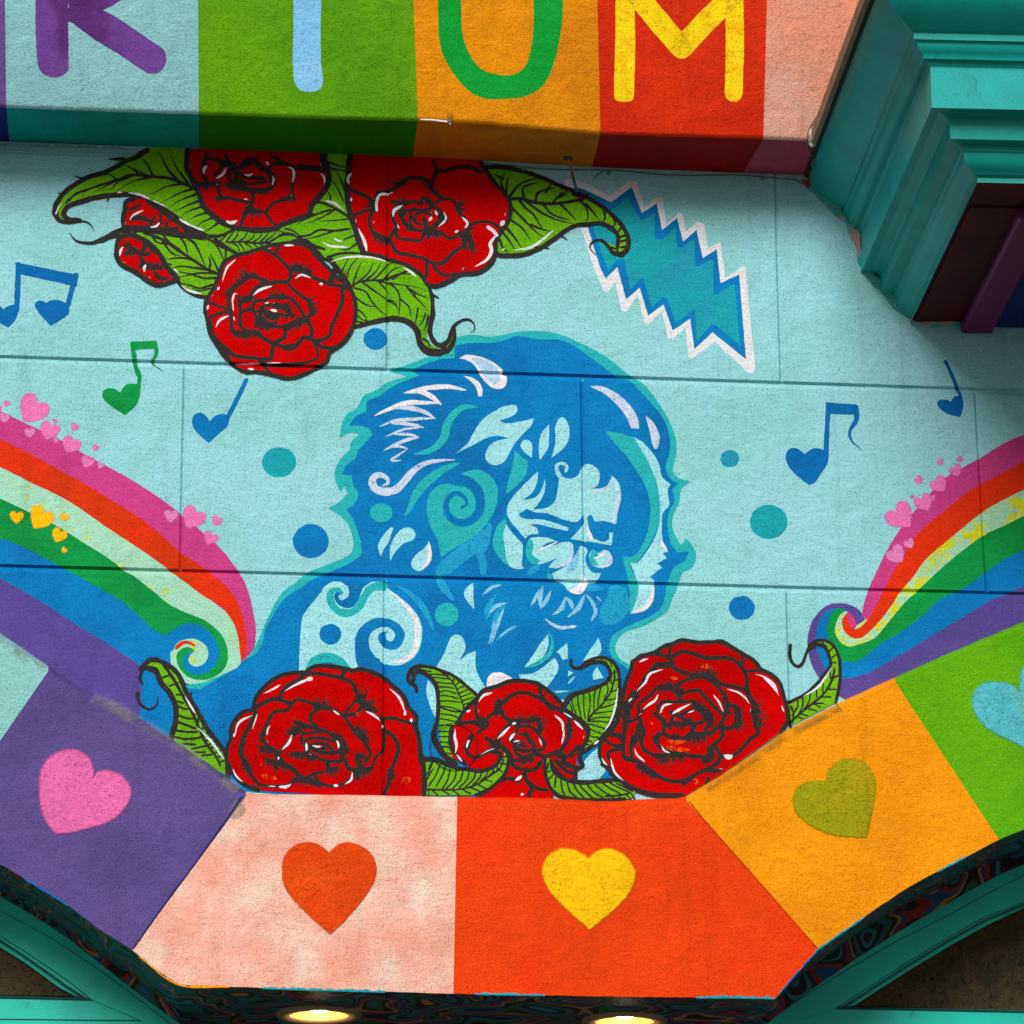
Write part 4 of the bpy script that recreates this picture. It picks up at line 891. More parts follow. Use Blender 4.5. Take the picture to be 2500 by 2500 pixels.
leaf('Q2', "500,985! 440,940 410,850 395,740 400,600 400,500 380,420 330,340 270,290 200,290 180,270 240,245 330,255 420,285 500,320 570,370 640,430 700,490 700,540 600,580 560,640 540,700 490,740 480,850 500,930!",
 """26>34: 215,440 205,400 160,370 150,320 180,270 240,245; 24: 240,243 330,255 420,285 500,320 570,370 640,430 705,490; 30: 190,350 200,300 250,290 320,330 370,400 385,500 385,600 370,700 345,790 370,870 430,950 520,1010; 30: 700,540 600,590 560,650 530,710; 30>26: 540,720 490,740 482,850 510,940 590,1010; 40: 350,780 380,860 440,950 520,1010;
 10: 345,255 420,300 500,370 540,450 570,520 590,590; 10: 200,260 260,275 330,290; 9: 330,330 420,340 480,350; 9: 350,370 430,380 500,385; 9: 370,410 440,410 510,420; 9: 385,450 450,440 525,460; 9: 390,480 460,480 540,500; 9: 395,520 470,520 550,530; 9: 400,560 480,570 565,600; 11: 400,570 500,600 570,605; 9: 300,310 370,310 430,320; 9: 390,620 480,630 540,650; 9: 390,660 470,670 530,690; 9: 390,710 450,710 520,715; 9: 390,760 450,760 490,755; 9: 395,800 440,800 480,800; 9: 400,840 440,845 480,850; 9: 410,880 450,880 480,890; 9: 440,930 470,930 495,940;
 9: 500,370 510,340; 9: 520,400 550,370; 9: 530,430 590,400; 9: 545,460 620,430; 9: 560,490 640,460; 9: 570,520 660,490; 9: 580,550 680,520; 9: 600,570 670,540; 9: 460,320 450,295; 9: 420,300 400,280""",
 base=TOP, label="leaf with a hooked tip left of the bottom centre rose")
leaf('Q2', "@Q2 1520,910! 1600,860 1680,770 1740,680 1780,580 1800,460 1800,340 1780,250 1720,200 1620,190 1540,220 1500,250 1540,240 1640,205 1700,240 1740,300 1720,360 1650,410 1560,450 1460,490 1400,570 1440,620 1550,690 1570,760 1540,840!",
 """14>24: 1432,195 1425,230 1460,262 1510,255; 24>28: 1500,262 1560,210 1640,180 1720,190 1780,240 1808,320 1810,450 1790,580 1740,690; 34: 1750,680 1690,790 1600,870 1510,930; 24>30: 1520,255 1590,220 1670,212 1720,250 1740,310 1710,370 1620,420; 40: 1640,410 1520,450 1430,480 1370,560; 30: 1370,580 1430,620 1540,700 1570,770 1530,850 1510,910;
 12: 1560,680 1600,620 1680,540 1740,450 1770,350 1770,280; 9: 1440,480 1440,550 1470,620; 9: 1480,470 1490,560 1510,650; 9: 1530,460 1530,560 1540,660; 9: 1570,450 1580,540 1560,670; 9: 1620,430 1610,520 1610,600; 9: 1670,400 1650,480 1640,560; 9: 1710,370 1720,440 1690,510; 9: 1730,330 1760,400; 9: 1420,540 1440,600; 9: 1600,620 1680,610 1750,600; 9: 1570,670 1650,650 1740,650; 9: 1570,680 1660,680 1730,690; 10: 1570,700 1640,720 1700,740; 9: 1560,730 1620,760 1680,780; 9: 1550,780 1600,800 1660,810; 9: 1540,820 1590,840; 9: 1640,580 1720,560 1780,540; 9: 1690,520 1790,500; 9: 1740,450 1800,430; 9: 1700,210 1720,235; 9: 1740,220 1750,250; 9: 1600,195 1620,205; 9: 1780,290 1750,310; 9: 1800,350 1770,360; 9: 1530,870 1570,860""",
 "16b: 1798,420 1780,560 1740,680 1690,760; 20b: 1610,860 1650,830",
 base=TOP, label="leaf with a curled tip right of the bottom centre rose")
leaf('Q3', "1500,700! 1600,660 1700,590 1780,500 1850,420 1860,330 1820,240 1740,225 1690,270 1700,240 1760,200 1840,210 1900,270 1925,350 1930,480 1915,600! 1900,690! 1700,800! 1540,880!",
 """18>16: 1545,240 1540,310 1560,380 1605,408 1640,380 1670,300 1700,240; 18: 1690,245 1760,205 1840,215 1900,270 1932,360; 20>26: 1690,270 1760,235 1820,260 1850,330 1860,400 1810,470 1740,560 1640,640 1500,705; 22: 1930,350 1935,480 1920,600 1900,690; 24: 1500,710 1530,790 1545,880;
 14: 1545,850 1620,780 1720,700 1810,620 1870,520 1890,430; 10: 1600,660 1600,730 1560,790; 10: 1640,650 1640,720 1610,780; 10: 1700,610 1690,690 1650,750; 10: 1750,580 1750,650; 10: 1800,540 1800,620; 10: 1850,450 1870,520; 10: 1550,720 1570,780 1560,850; 10: 1620,780 1680,800; 10: 1680,740 1750,760; 10: 1730,700 1800,700; 10: 1790,650 1860,650; 10: 1840,590 1900,590; 10: 1590,800 1640,820; 10: 1880,500 1920,480; 10: 1750,215 1760,235; 10: 1800,215 1800,240; 10: 1880,260 1850,290; 10: 1910,310 1870,340; 10: 1850,380 1900,380; 10: 1720,700 1780,730; 10: 1860,480 1850,420""",
 "16>20b: 1645,645 1750,580 1820,500 1865,420",
 base=TOP, label="long leaf with a thin curled tendril at the far right of the bottom roses")

m = Motif('painted_rose', wall, TOP + 2, 'Q1', label="big red rose at the lower left of the mural")
m.F('petals', 'red', "380,570! 400,500 470,410 560,340 660,300 790,290 840,250 920,245 1060,255 1160,280 1230,270 1330,300 1420,350 1500,420 1570,490 1610,560 1660,640 1660,720 1690,830 1700,950 1730,1060 1740,1270! 1000,1260! 380,1220! 250,1120 180,1010 165,900 190,820 200,730 260,630 330,590!")
m.Ls('outline', 'black', """36: 385,580 400,500 470,410 560,340 660,305 800,295; 36: 800,290 860,250 960,245 1080,262 1160,280; 36: 1150,285 1230,272 1330,300 1420,350 1500,420 1570,490 1600,570 1660,640 1655,710; 40: 1650,700 1685,830 1695,950 1720,1060 1725,1260; 36: 390,590 300,610 240,670 210,730 205,820 175,900 180,1010 240,1110 320,1180 420,1215;
 32: 390,580 470,530 560,505 640,530 680,540; 30: 600,500 600,460 640,410 720,360 800,310 880,305 980,320 1090,345 1160,380 1190,450 1200,520; 30: 1060,335 1100,290; 26: 680,540 730,510 820,530 900,570 980,580; 28: 680,540 650,590 540,610 500,680 460,760 460,830 500,880 570,920 560,960;
 40>30: 400,610 350,720 300,820 280,930 340,1020 370,1110 430,1180; 20: 400,600 380,700; 40: 300,830 290,950 350,1050; 
 26: 900,580 840,620 830,670 880,720; 26: 980,580 1080,630 1130,690 1180,770 1260,850 1300,900; 30: 1100,630 1180,620 1250,550; 24: 1380,640 1400,680 1410,800 1400,900 1340,970 1310,1050; 28: 1380,660 1480,655 1560,680 1650,700; 34: 1400,740 1480,800 1520,870 1510,950 1470,1060 1450,1160 1410,1250; 24: 1440,1100 1490,1110;
 40: 560,940 620,1010 700,1060 740,1110 800,1130; 24: 430,1180 550,1190 660,1180 720,1130; 24: 590,930 650,850 690,790; 24: 800,1120 870,1090 930,1080; 24: 870,1120 920,1170 1000,1190 1100,1170 1170,1100; 30: 700,740 800,720 880,740 960,760;
 22: 760,850 770,780 850,770 940,760 1000,790; 26: 790,830 860,810 960,820 1040,850 1070,930; 40: 1000,790 1080,830 1090,900 1070,980; 30: 790,850 800,910 870,960 960,990 1060,1000; 34: 820,880 890,920 980,930 1060,920; 26: 830,870 900,850 960,870 1000,900; 22: 850,880 900,905 960,880; 36: 1100,980 1130,1050 1220,1060 1310,1050; 50: 1200,960 1220,1040 1200,1120; 26: 1250,850 1300,930 1260,1000; 24: 1190,940 1260,960; 36: 960,1000 980,1060 1040,1050; 36: 680,940 740,950 800,930; 24: 690,790 760,760; 50>30: 1210,520 1290,560 1350,600; 50: 740,1130 840,1150 900,1180; 20: 1100,620 1180,520""")
m.fur('outline', 'black', "150,1,-.55: 1200,480 1280,600; 110,.1,-1: 860,560 980,580; 100,.5,1: 480,980 640,1030; 110,-1,-.1: 540,920 440,880; 90,-.7,-.6: 660,780 780,720; 110,-1,-.2: 740,690 820,720; 80,1,-.6: 1190,730 1280,830; 90,.2,1: 1180,1080 1290,1060; 80,0,1: 960,1050 1040,1060; 60,-1,0: 720,920 760,970; 60,0,1: 740,1140 860,1160; 60,1,.1: 1080,820 1100,940; 60,.6,-1: 1000,780 1060,810; 70,1,.8: 1240,1070 1300,1050; 70,-1,.1: 460,770 450,830; 60,1,.4: 1460,1060 1440,1150; 60,-.3,-1: 1190,960 1240,950; 50,.3,1: 700,1140 800,1150; 60,-.3,1: 300,1000 360,1090; 50,-.9,.5: 800,960 860,980")
m.Ls('highlight', 'white', "12>18b: 465,462 540,425 595,395; 14>24b: 630,440 720,390 830,342; 26: 815,350 835,346; 16>18b: 235,790 270,690 375,632; 20b: 225,805 235,772; 10b: 375,740 400,660 412,620; 14>20b: 1450,420 1530,500 1575,610; 18: 1575,610 1572,625; 22b: 1625,690 1622,655; 14b: 1005,592 1060,632; 18b: 1265,600 1330,635 1378,675; 16b: 1395,735 1400,705; 14b: 488,790 495,740 512,715; 12b: 488,830 498,845; 20>24b: 605,905 660,850 685,785; 16b: 578,985 580,955; 20b: 795,850 800,885 798,915; 18b: 820,935 840,945; 18b: 845,870 880,880 915,878; 18b: 1035,830 1050,860 1050,895; 14b: 218,1055 250,1115 300,1158; 24b: 580,1195 640,1195 680,1172; 16b: 1160,1080 1150,1140 1100,1175; 24b: 1010,1185 1050,1186; 8b: 500,1190 560,1192")
m.Ls('rub', 'orange_smear', "40b: 440,1100 500,1120 570,1130; 60b: 1540,1160 1620,1130; 40b: 450,1000 470,1040; 40b: 1190,610 1220,640")
m.build()

m = Motif('painted_rose', wall, TOP + 3, 'Q2', label="smaller red rose in the bottom centre between two curling leaves")
m.F('petals', 'red', "700,500! 740,440 850,405 940,370 1020,360 1120,370 1190,400 1260,450 1340,520 1360,600 1480,660 1560,740 1560,830 1500,900 1470,1000 1500,1050 1450,1120! 1300,1180 1290,1290! 720,1290! 800,1150 700,1080 590,1010 500,960 480,850 490,740 540,700 560,620 640,560!")
m.Ls('outline', 'black', """36: 700,500 740,440 850,405 940,370 1020,362 1120,372 1190,400 1270,460 1350,540; 26: 700,500 680,560 690,640 740,680 800,630 850,600 900,600; 30: 690,500 600,590 560,650 560,700; 28: 560,700 640,690 730,720; 26: 700,770 780,700 740,680; 36>28: 490,740 485,850 520,930 600,1010;
 30: 1190,400 1190,460 1250,540 1330,580 1400,600; 30: 870,560 960,480 1050,455 1140,480 1210,520 1290,590; 34: 870,560 900,640 960,680; 30: 960,680 1080,680 1170,660; 30: 1350,600 1400,630 1420,720 1410,800 1370,880 1330,930; 26: 1330,590 1420,640 1520,710 1560,780 1540,850 1490,900; 34: 1500,890 1500,980 1520,1030 1460,1060;
 26: 960,680 900,750 860,800 870,850; 26: 1010,720 1050,720 1130,730 1190,800 1220,850 1210,900 1150,910; 24: 1020,700 1000,760 940,820; 26: 940,820 980,850 990,920 1050,960 1130,940 1150,910; 30: 1070,770 1110,830 1140,870 1110,910 1040,910 980,880; 22: 1020,780 1080,800 1100,850; 22: 950,800 1010,860 1080,880; 20: 1000,830 1060,850; 34: 1170,670 1190,750 1170,780;
 30: 600,870 640,830 650,790; 26: 610,880 620,940 680,970; 34: 640,830 610,900; 26: 680,970 740,940 800,900 860,880; 30: 760,810 820,850 900,880; 34: 860,870 920,900 960,960 980,1030 1050,1060 1140,1060 1190,1000; 30: 1140,940 1200,950 1230,990; 26: 970,990 1050,980 1130,980; 
 30: 880,1140 960,1130 1020,1150; 40: 1060,1080 1080,1140 1120,1200 1100,1260; 30: 1110,1170 1170,1210 1240,1220; 30: 960,960 940,1010; 
 40: 1240,960 1300,930 1370,950 1380,1010 1450,1040; 26: 1270,1000 1330,1080 1400,1140 1470,1140; 30: 1310,990 1380,1060 1440,1090; 26: 1460,1040 1470,1150; 60: 1320,930 1370,960; 30: 960,700 1010,720""")
m.fur('outline', 'black', "110,-.1,-1: 830,600 880,540; 120,-1,-.1: 860,830 840,880; 90,.8,-.6: 1170,680 1190,760; 80,0,1: 1030,980 1130,980; 60,1,0: 1400,700 1410,800; 60,-1,.2: 730,650 740,740; 60,-.2,-1: 650,690 720,700; 60,.2,1: 1060,1090 1100,1180; 70,1,-.3: 1340,1000 1380,1010; 60,0,-1: 960,680 1080,670; 50,-.6,.6: 600,870 640,830; 60,0,1: 880,600 830,620; 60,-.3,1: 1490,880 1400,960; 70,.6,-.7: 1080,680 1170,660")
m.Ls('highlight', 'white', "16>22b: 700,530 740,480 812,455; 18b: 605,608 640,592; 12b: 698,610 704,590; 24b: 965,705 998,692; 18>22b: 850,820 890,780 950,722; 18b: 1300,632 1360,690 1365,760; 14b: 1375,740 1370,800 1358,860; 18b: 1450,672 1500,720 1525,745; 12b: 1370,612 1440,655; 14b: 1525,815 1530,795; 16>26b: 520,740 515,800 530,870 520,930; 14b: 530,940 575,1000; 22b: 945,835 965,800 990,775; 14b: 975,842 1025,832; 12b: 1010,858 1030,845; 12b: 1200,870 1180,815; 18b: 610,890 618,850 636,818; 26b: 990,1145 1020,1130 1042,1108; 20b: 1032,1258 1060,1250")
m.build()
leaf('Q2', "290,1262! 300,1150 280,1030 290,1000 380,1010 480,1050 600,1060 700,1070 800,1050 850,1010 900,960 900,920 860,900 800,910 820,895 880,895 930,950 930,1030 900,1100 830,1170 760,1210 650,1262!",
 """36: 250,990 330,975 420,1000 510,1040 620,1060 720,1070 800,1050 850,1010 875,960 860,930 800,920; 20: 680,965 740,930 820,895 890,890; 26: 880,880 930,940 935,1020 900,1110 830,1180 750,1240 690,1270; 36: 265,960 275,1100 268,1260; 
 12: 300,1215 420,1220 560,1215 680,1180 790,1110 870,1050 900,980; 10: 340,1010 300,1100; 10: 400,1020 370,1100 310,1190; 10: 440,1040 420,1100 370,1190; 10: 480,1060 460,1140 420,1210; 10: 530,1060 510,1140 450,1210; 10: 580,1070 560,1140 500,1210; 10: 630,1075 610,1140 550,1205; 10: 680,1080 660,1140 600,1195; 10: 730,1080 710,1130 660,1180; 10: 780,1070 760,1110 720,1150; 10: 820,1060 810,1090 770,1120; 10: 850,1030 850,1060; 10: 420,1225 470,1255; 10: 500,1225 550,1260; 10: 570,1215 640,1250; 10: 640,1200 710,1230; 10: 700,1180 760,1210; 10: 760,1140 810,1160; 10: 860,1060 890,1080; 10: 870,1010 920,1020; 10: 885,960 925,960; 10: 870,930 900,905; 10: 310,1050 340,1000; 10: 300,1130 340,1060; 9: 340,1225 380,1258; 9: 850,905 860,930; 9: 310,1220 310,1260""",
 "8b: 720,945 780,910 830,895", base=TOP + 9, label="leaf rolled over at the foot of the centre rose, on its left")
leaf('Q2', "1250,950! 1225,1000 1225,1060 1240,1120 1270,1200 1330,1260 1420,1285 1550,1292 1750,1292 1900,1290! 1932,1230 1860,1190 1760,1150 1650,1170 1500,1180 1400,1160 1320,1110 1280,1060!",
 """26: 1225,960 1222,1060 1240,1140 1280,1220 1350,1270 1500,1295 1700,1298 1850,1292; 26>34: 1270,990 1290,1070 1350,1120 1430,1150 1560,1160 1680,1150 1780,1140; 22: 1250,960 1290,940; 
 12: 1880,1250 1800,1265 1700,1270; 11: 1250,1010 1240,1060; 11: 1290,1100 1260,1130; 11: 1310,1120 1300,1200; 11: 1350,1140 1360,1220 1380,1260; 11: 1400,1160 1420,1230 1470,1280; 11: 1450,1175 1480,1230 1530,1280; 11: 1500,1185 1540,1230 1600,1285; 11: 1560,1185 1610,1240 1680,1280; 11: 1620,1180 1680,1230 1760,1275; 11: 1680,1170 1740,1210 1830,1260; 11: 1730,1160 1800,1200 1890,1240; 11: 1790,1170 1850,1200 1910,1230; 9: 1265,1070 1240,1080; 9: 1800,1265 1830,1290; 9: 1860,1255 1900,1290; 9: 1900,1245 1930,1290""",
 base=TOP + 5, label="leaf along the bottom edge between the centre rose and the right-hand rose")

m = Motif('painted_rose', wall, TOP + 4, 'Q3', label="big red rose at the lower right of the mural")
m.F('petals', 'red', "300,370 380,320 480,300 560,240 620,230 690,200 800,220 900,220 1000,215 1080,260 1180,320 1260,370 1300,430 1400,480 1460,540 1490,650 1520,750 1530,850 1480,920! 1000,1260! 690,1440! 450,1420 300,1370 200,1310 130,1240 60,1180 50,1080 60,1000 100,950 180,880 200,780 220,700 230,600 260,500")
m.Ls('outline', 'black', """36: 300,380 370,330 470,305 560,250 620,235 690,205 800,222 900,222 1000,217 1080,260 1180,320 1260,370 1310,440; 34: 1310,435 1400,480 1460,545 1490,650 1515,740 1520,840 1470,920; 34: 230,640 250,540 290,440 305,370; 40: 225,600 205,720 180,850 100,960; 30: 100,950 55,1020 45,1100 80,1170 140,1240; 40: 130,1240 200,1300 290,1360 400,1400 500,1420 690,1425;
 30: 480,310 560,330 600,360; 28: 600,240 590,340; 34: 600,360 650,310 730,295 830,330 900,345 1000,340 1100,360 1160,420 1200,500 1200,600; 24: 1170,330 1160,420; 26: 1190,450 1300,440; 34: 600,360 640,430 740,470 810,490 880,480 950,510 1000,550 1100,570 1200,600; 44: 1200,560 1210,620 1250,700 1250,780;
 30: 600,400 520,400 460,440 400,510 340,610 260,680 240,720 250,790 280,830; 50: 500,400 600,400; 36: 250,830 240,940 230,1050 240,1130 300,1150; 
 26: 300,610 270,700 280,800; 22: 210,780 250,850; 24: 280,850 340,820; 30: 140,950 220,950; 26: 90,990 150,1030 220,1030; 26: 130,1160 110,1100 150,1070 230,1060; 22: 60,1180 130,1210; 
 26: 380,760 350,760 360,700 440,640 500,580 580,590; 34: 350,780 370,860 390,930 370,1000 400,1070 480,1110 570,1120 650,1090 740,1110 830,1120 880,1120 920,1070; 50: 360,860 340,950 310,1020; 26: 300,1140 290,1060 300,960; 30: 260,1130 340,1160 420,1210 520,1280 600,1310 700,1310 800,1260 880,1220 960,1180 990,1130; 26: 880,1230 960,1240;
 26: 640,560 720,520 800,500 860,500 930,530 990,590 1020,640 1030,720 1070,780; 26: 670,640 740,610 820,600 870,650 950,730 1010,790; 50>40: 590,570 660,620; 30: 640,600 690,690; 34: 1020,620 1050,700 1030,800 980,880 900,950; 36: 1080,720 1130,740 1130,850 1050,900 1000,880; 30: 990,880 1010,960 950,1020 900,1060; 
 26: 690,690 620,690 540,690 500,740 500,800 550,850 600,900; 30: 550,850 540,940 510,960 500,1030 560,1070 600,1090; 30: 540,940 620,970 700,980 760,940 850,940 900,930; 26: 600,900 600,850 640,780 600,770; 22: 600,870 640,850 720,860 780,880; 30: 640,780 700,820 780,860 850,850; 30: 780,690 840,740 900,770 930,830 880,900; 44: 790,720 860,780 880,830; 26: 690,790 750,760 830,750; 22: 700,830 770,830; 22: 700,690 780,680; 36: 760,930 790,880;
 34: 1250,780 1270,880 1290,940 1230,980 1160,1060 1090,1110 1010,1120 960,1050; 34: 920,1050 930,1130 880,1160; 26: 960,1050 990,1110; 24: 900,1290 880,1330; 26: 900,1220 990,1230; 36: 900,1050 930,1060; 26: 700,1340 760,1290 800,1260; 24: 500,1030 470,980 510,930""")
m.fur('outline', 'black', "130,1,0: 1250,700 1270,880; 110,0,-1: 800,480 950,500; 110,-1,-.25: 600,540 540,600; 110,0,1: 480,1110 700,1110; 120,.1,1: 560,1120 580,1120; 110,.1,1: 740,970 870,940; 90,1,.2: 1120,740 1120,900; 80,-1,-.3: 550,830 480,780; 80,.3,1: 340,1190 480,1270; 60,1,-.2: 880,760 920,880; 60,-1,0: 250,840 250,900; 60,1,.4: 640,880 720,870; 70,-.4,1: 860,1150 930,1110; 60,-1,.3: 160,940 220,980; 70,-.5,.8: 690,1310 780,1280; 50,1,-.6: 650,570 690,610; 60,-.6,.8: 340,640 280,740; 60,-.6,.8: 480,400 400,500; 50,0,1: 620,950 700,980; 60,.2,-1: 780,700 860,740")
m.Ls('highlight', 'white', "16>20b: 355,378 390,360 425,350; 18>20b: 335,608 400,540 440,470 540,435; 16b: 270,690 300,660; 14b: 1270,472 1350,500 1420,560 1450,640; 26b: 1330,495 1400,555 1440,620; 14b: 1045,590 1130,615 1190,660 1220,705; 18b: 1228,770 1232,745; 12b: 1475,720 1492,770; 16>14b: 935,632 980,690 1018,770; 16>22b: 385,750 440,705 480,680 505,630; 22b: 355,795 370,778; 18b: 520,780 550,720 615,705; 28>12b: 615,785 670,750 760,705; 12b: 735,778 790,755; 16b: 630,825 636,818; 14b: 530,1035 550,1070 595,1092; 16b: 320,1060 340,1110 400,1160; 40b: 1020,1110 1060,1125 1090,1110; 14b: 62,1130 75,1160 105,1190; 14>18b: 130,1130 160,1240 230,1310; 20b: 988,1215 1010,1220")
m.Ls('rub', 'orange_smear', "40b: 560,1000 640,1010 720,1000; 40b: 840,415 900,410 940,430; 60b: 780,1330 820,1300; 40b: 520,1030 640,1060 760,1070; 24b: 440,850 470,870; 30b: 600,500 660,510")
m.build()

CUR[0] = max(CUR[0], TOP_END)
print('paint thickness', CUR[0], MARK)
MAT['chalk'] = paint('chalky_cream_overspray', (236, 218, 202), pitcol=(214, 130, 110), coarse=0.95, spray=True, pit=0.8)
UP = [(-1500, 1700), (-1100, 1430), (-700, 1330), (-400, 1370), (-200, 1436), (0, 1544), (118, 1625), (195, 1678), (290, 1723), (352, 1760), (414, 1799), (518, 1868), (575, 1912), (600, 1932), (625, 1937),
      (842, 1939), (1020, 1942), (1116, 1944), (1338, 1947), (1478, 1955), (1574, 1950), (1650, 1947), (1676, 1942), (1700, 1928), (1761, 1890), (1838, 1840), (1916, 1785), (2052, 1712), (2186, 1652),
      (2300, 1601), (2362, 1574), (2500, 1516), (2700, 1450), (2950, 1400), (3200, 1390), (3600, 1450)]
UPW = [Vector((at(x, y + 6, 0.0).x, at(x, y + 6, 0.0).z)) for x, y in UP]
# ================================================================== wall blocks
def world_poly_block(name, corners, mat='wall', label=None):
    bm = bmesh.new()
    bm.verts.layers.float.new("cover")
    vs = [bm.verts.new((p.x, 0.0, p.y)) for p in corners]
    bm.faces.new(vs)
    cut_joints(bm)
    # split long spans so the sheet carries a slight unevenness
    bmesh.ops.recalc_face_normals(bm, faces=bm.faces)
    for f in bm.faces:
        if f.normal.y > 0: f.normal_flip()
    return mesh_obj(name, bm, mat, parent=wall, label=label)

XL, XR, ZT, ZB = -3.3, 3.3, 8.6, 4.45
def jx(v, z):
    a, b, r = v
    return a.x + (b.x - a.x) * (z - a.y) / (b.y - a.y)
for r in range(3):
    vs_ = sorted([v for v in VL if v[2] == r], key=lambda v: v[0].x)
    cols = [None] + vs_ + [None]
    for i in range(len(cols) - 1):
        L_, R_ = cols[i], cols[i + 1]
        def zt(x): return ZT if r == 0 else poly_y(HL[r - 1], x)
        def zb(x): return ZB if r == 2 else poly_y(HL[r], x)
        def corner(v, edge, default):
            if v is None: return Vector((default, edge(default)))
            x = v[0].x
            for _ in range(6): x = jx(v, edge(x))
            return Vector((x, edge(x)))
        a = corner(L_, zt, XL); b = corner(R_, zt, XR); c = corner(R_, zb, XR); d = corner(L_, zb, XL)
        top_mid = [] if r == 0 else [p for p in HL[r - 1] if a.x + .001 < p.x < b.x - .001]
        bot_mid = [] if r == 2 else [p for p in reversed(HL[r]) if d.x + .001 < p.x < c.x - .001]
        if r == 2:      # the lowest course stops behind the raised band
            pts_ = UPW[:]
            bot = [p for p in pts_ if d.x < p.x < c.x]
            def upz(x): return poly_y(UPW, x)
            c = Vector((c.x, upz(c.x))); d = Vector((d.x, upz(d.x))); bot_mid = bot[::-1]
        world_poly_block("wall_block", [a] + top_mid + [b, c] + bot_mid + [d])

def box(bm, x0, x1, y0, y1, z0, z1):
    v = [bm.verts.new(p) for p in ((x0,y0,z0),(x1,y0,z0),(x1,y1,z0),(x0,y1,z0),(x0,y0,z1),(x1,y0,z1),(x1,y1,z1),(x0,y1,z1))]
    for f in ((0,3,2,1),(4,5,6,7),(0,1,5,4),(1,2,6,5),(2,3,7,6),(3,0,4,7)):
        bm.faces.new([v[i] for i in f])

bm = bmesh.new()
_f = [bm.verts.new((x, 0.03, z)) for x, z in [(XL, ZT), (XR, ZT)] + [(p.x, p.y - 0.03) for p in reversed(UPW) if XL < p.x < XR]]
for t in tessellate_polygon([[Vector((v.co.x, v.co.z, 0)) for v in _f]]): bm.faces.new([_f[i] for i in t])
_b = [bm.verts.new((v.co.x, 0.30, v.co.z)) for v in _f]
for i in range(len(_f)): bm.faces.new((_f[i], _f[(i + 1) % len(_f)], _b[(i + 1) % len(_f)], _b[i]))
mesh_obj("masonry_core", bm, 'wall', parent=wall)

# ================================================================== round plate, hole
def tube(bm, path, r, n=8, closed=False):
    rings = []
    m_ = len(path)
    for i, p in enumerate(path):
        d = (path[(i + 1) % m_] - path[i - 1]) if closed else (path[min(i + 1, m_ - 1)] - path[max(i - 1, 0)])
        d.normalize()
        a = d.cross(Vector((0, 0, 1)))
        if a.length < 0.05: a = d.cross(Vector((0, 1, 0)))
        a.normalize(); b = d.cross(a)
        rings.append([bm.verts.new(p + (a * math.cos(t) + b * math.sin(t)) * r) for t in [k * math.tau / n for k in range(n)]])
    for i in range(m_ if closed else m_ - 1):
        A, B = rings[i], rings[(i + 1) % m_]
        for k in range(n): bm.faces.new((A[k], A[(k + 1) % n], B[(k + 1) % n], B[k]))
    if not closed:
        bm.faces.new(rings[0][::-1]); bm.faces.new(rings[-1])

def crop_at(crop, x, y, plane=0.0):
    x0, y0, sz = CROPS[crop]; k = sz / DISP.get(crop, 1932.0)
    return at(x0 + x * k, y0 + y * k, plane)

plain = {}
def flat_mat(name, rgb, rough=0.5, metal=0.0, spec=0.5, bump=0.0, bscale=60.0, emit=None, estr=0.0, second=None, sscale=5.0):
    m = bpy.data.materials.new(name); m.use_nodes = True
    nt = m.node_tree; bs = nt.nodes["Principled BSDF"]
    bs.inputs["Roughness"].default_value = rough; bs.inputs["Metallic"].default_value = metal
    bs.inputs["Specular IOR Level"].default_value = spec
    geo = N(nt, "ShaderNodeNewGeometry")
    f = noise_node(nt, geo.outputs["Position"], sscale, 5.0, 0.65, 0.5)
    c2 = lin(second) if second else tuple(v * 0.75 for v in lin(rgb))
    nt.links.new(mix_col(nt, ramp(nt, f, 0.35, 0.7), lin(rgb), c2), bs.inputs["Base Color"])
    if bump:
        bn = N(nt, "ShaderNodeBump"); bn.inputs["Distance"].default_value = bump
        f2 = noise_node(nt, geo.outputs["Position"], bscale, 4.0, 0.6)
        nt.links.new(f2, bn.inputs["Height"]); nt.links.new(bn.outputs[0], bs.inputs["Normal"])
    if emit:
        bs.inputs["Emission Color"].default_value = (*lin(emit), 1); bs.inputs["Emission Strength"].default_value = estr
    return m
MAT['gap'] = flat_mat("dark_gap", (16, 14, 14), 0.9)
MAT['cable'] = flat_mat("weathered_cable", (120, 100, 84), 0.6, second=(60, 70, 66), sscale=20)
MAT['rodorange'] = flat_mat("rusty_orange_painted_rod", (170, 84, 30), 0.6, second=(120, 60, 20), sscale=40)
MAT['rodblue'] = flat_mat("blue_painted_rod", (0, 104, 160), 0.6)
MAT['caulk'] = flat_mat("off_white_caulk", (206, 192, 170), 0.7, bump=0.004, second=(150, 130, 110), sscale=18)
MAT['redcaulk'] = flat_mat("red_painted_caulk", (150, 16, 24), 0.6, bump=0.004)
MAT['metal'] = flat_mat("galvanised_steel", (150, 150, 150), 0.4, metal=0.8)
MAT['rust'] = flat_mat("rust_stain", (150, 70, 20), 0.9)
MAT['tealclip'] = flat_mat("painted_clip", (90, 140, 130), 0.6)

c = crop_at('BM', 741, 297, -0.011)
rad = 138 * (800 / 1932) * DIST / F_PX
bm = bmesh.new()
tube(bm, [c + Vector((math.cos(t) * rad, 0, math.sin(t) * rad)) for t in [i * math.tau / 64 for i in range(64)]], 0.0014, 6, True)
pl = mesh_obj("cover_plate_rim", bm, 'gap', parent=wall, label="thin round rim of a painted-over cover plate on the centre rose")
h = crop_at('BM', 833, 238, -0.0125)
bm = bmesh.new(); bmesh.ops.create_circle(bm, cap_ends=True, segments=16, radius=0.0068, matrix=Matrix.Translation(h) @ Matrix.Rotation(math.radians(90), 4, 'X'))
mesh_obj("screw_hole", bm, 'gap', parent=pl)

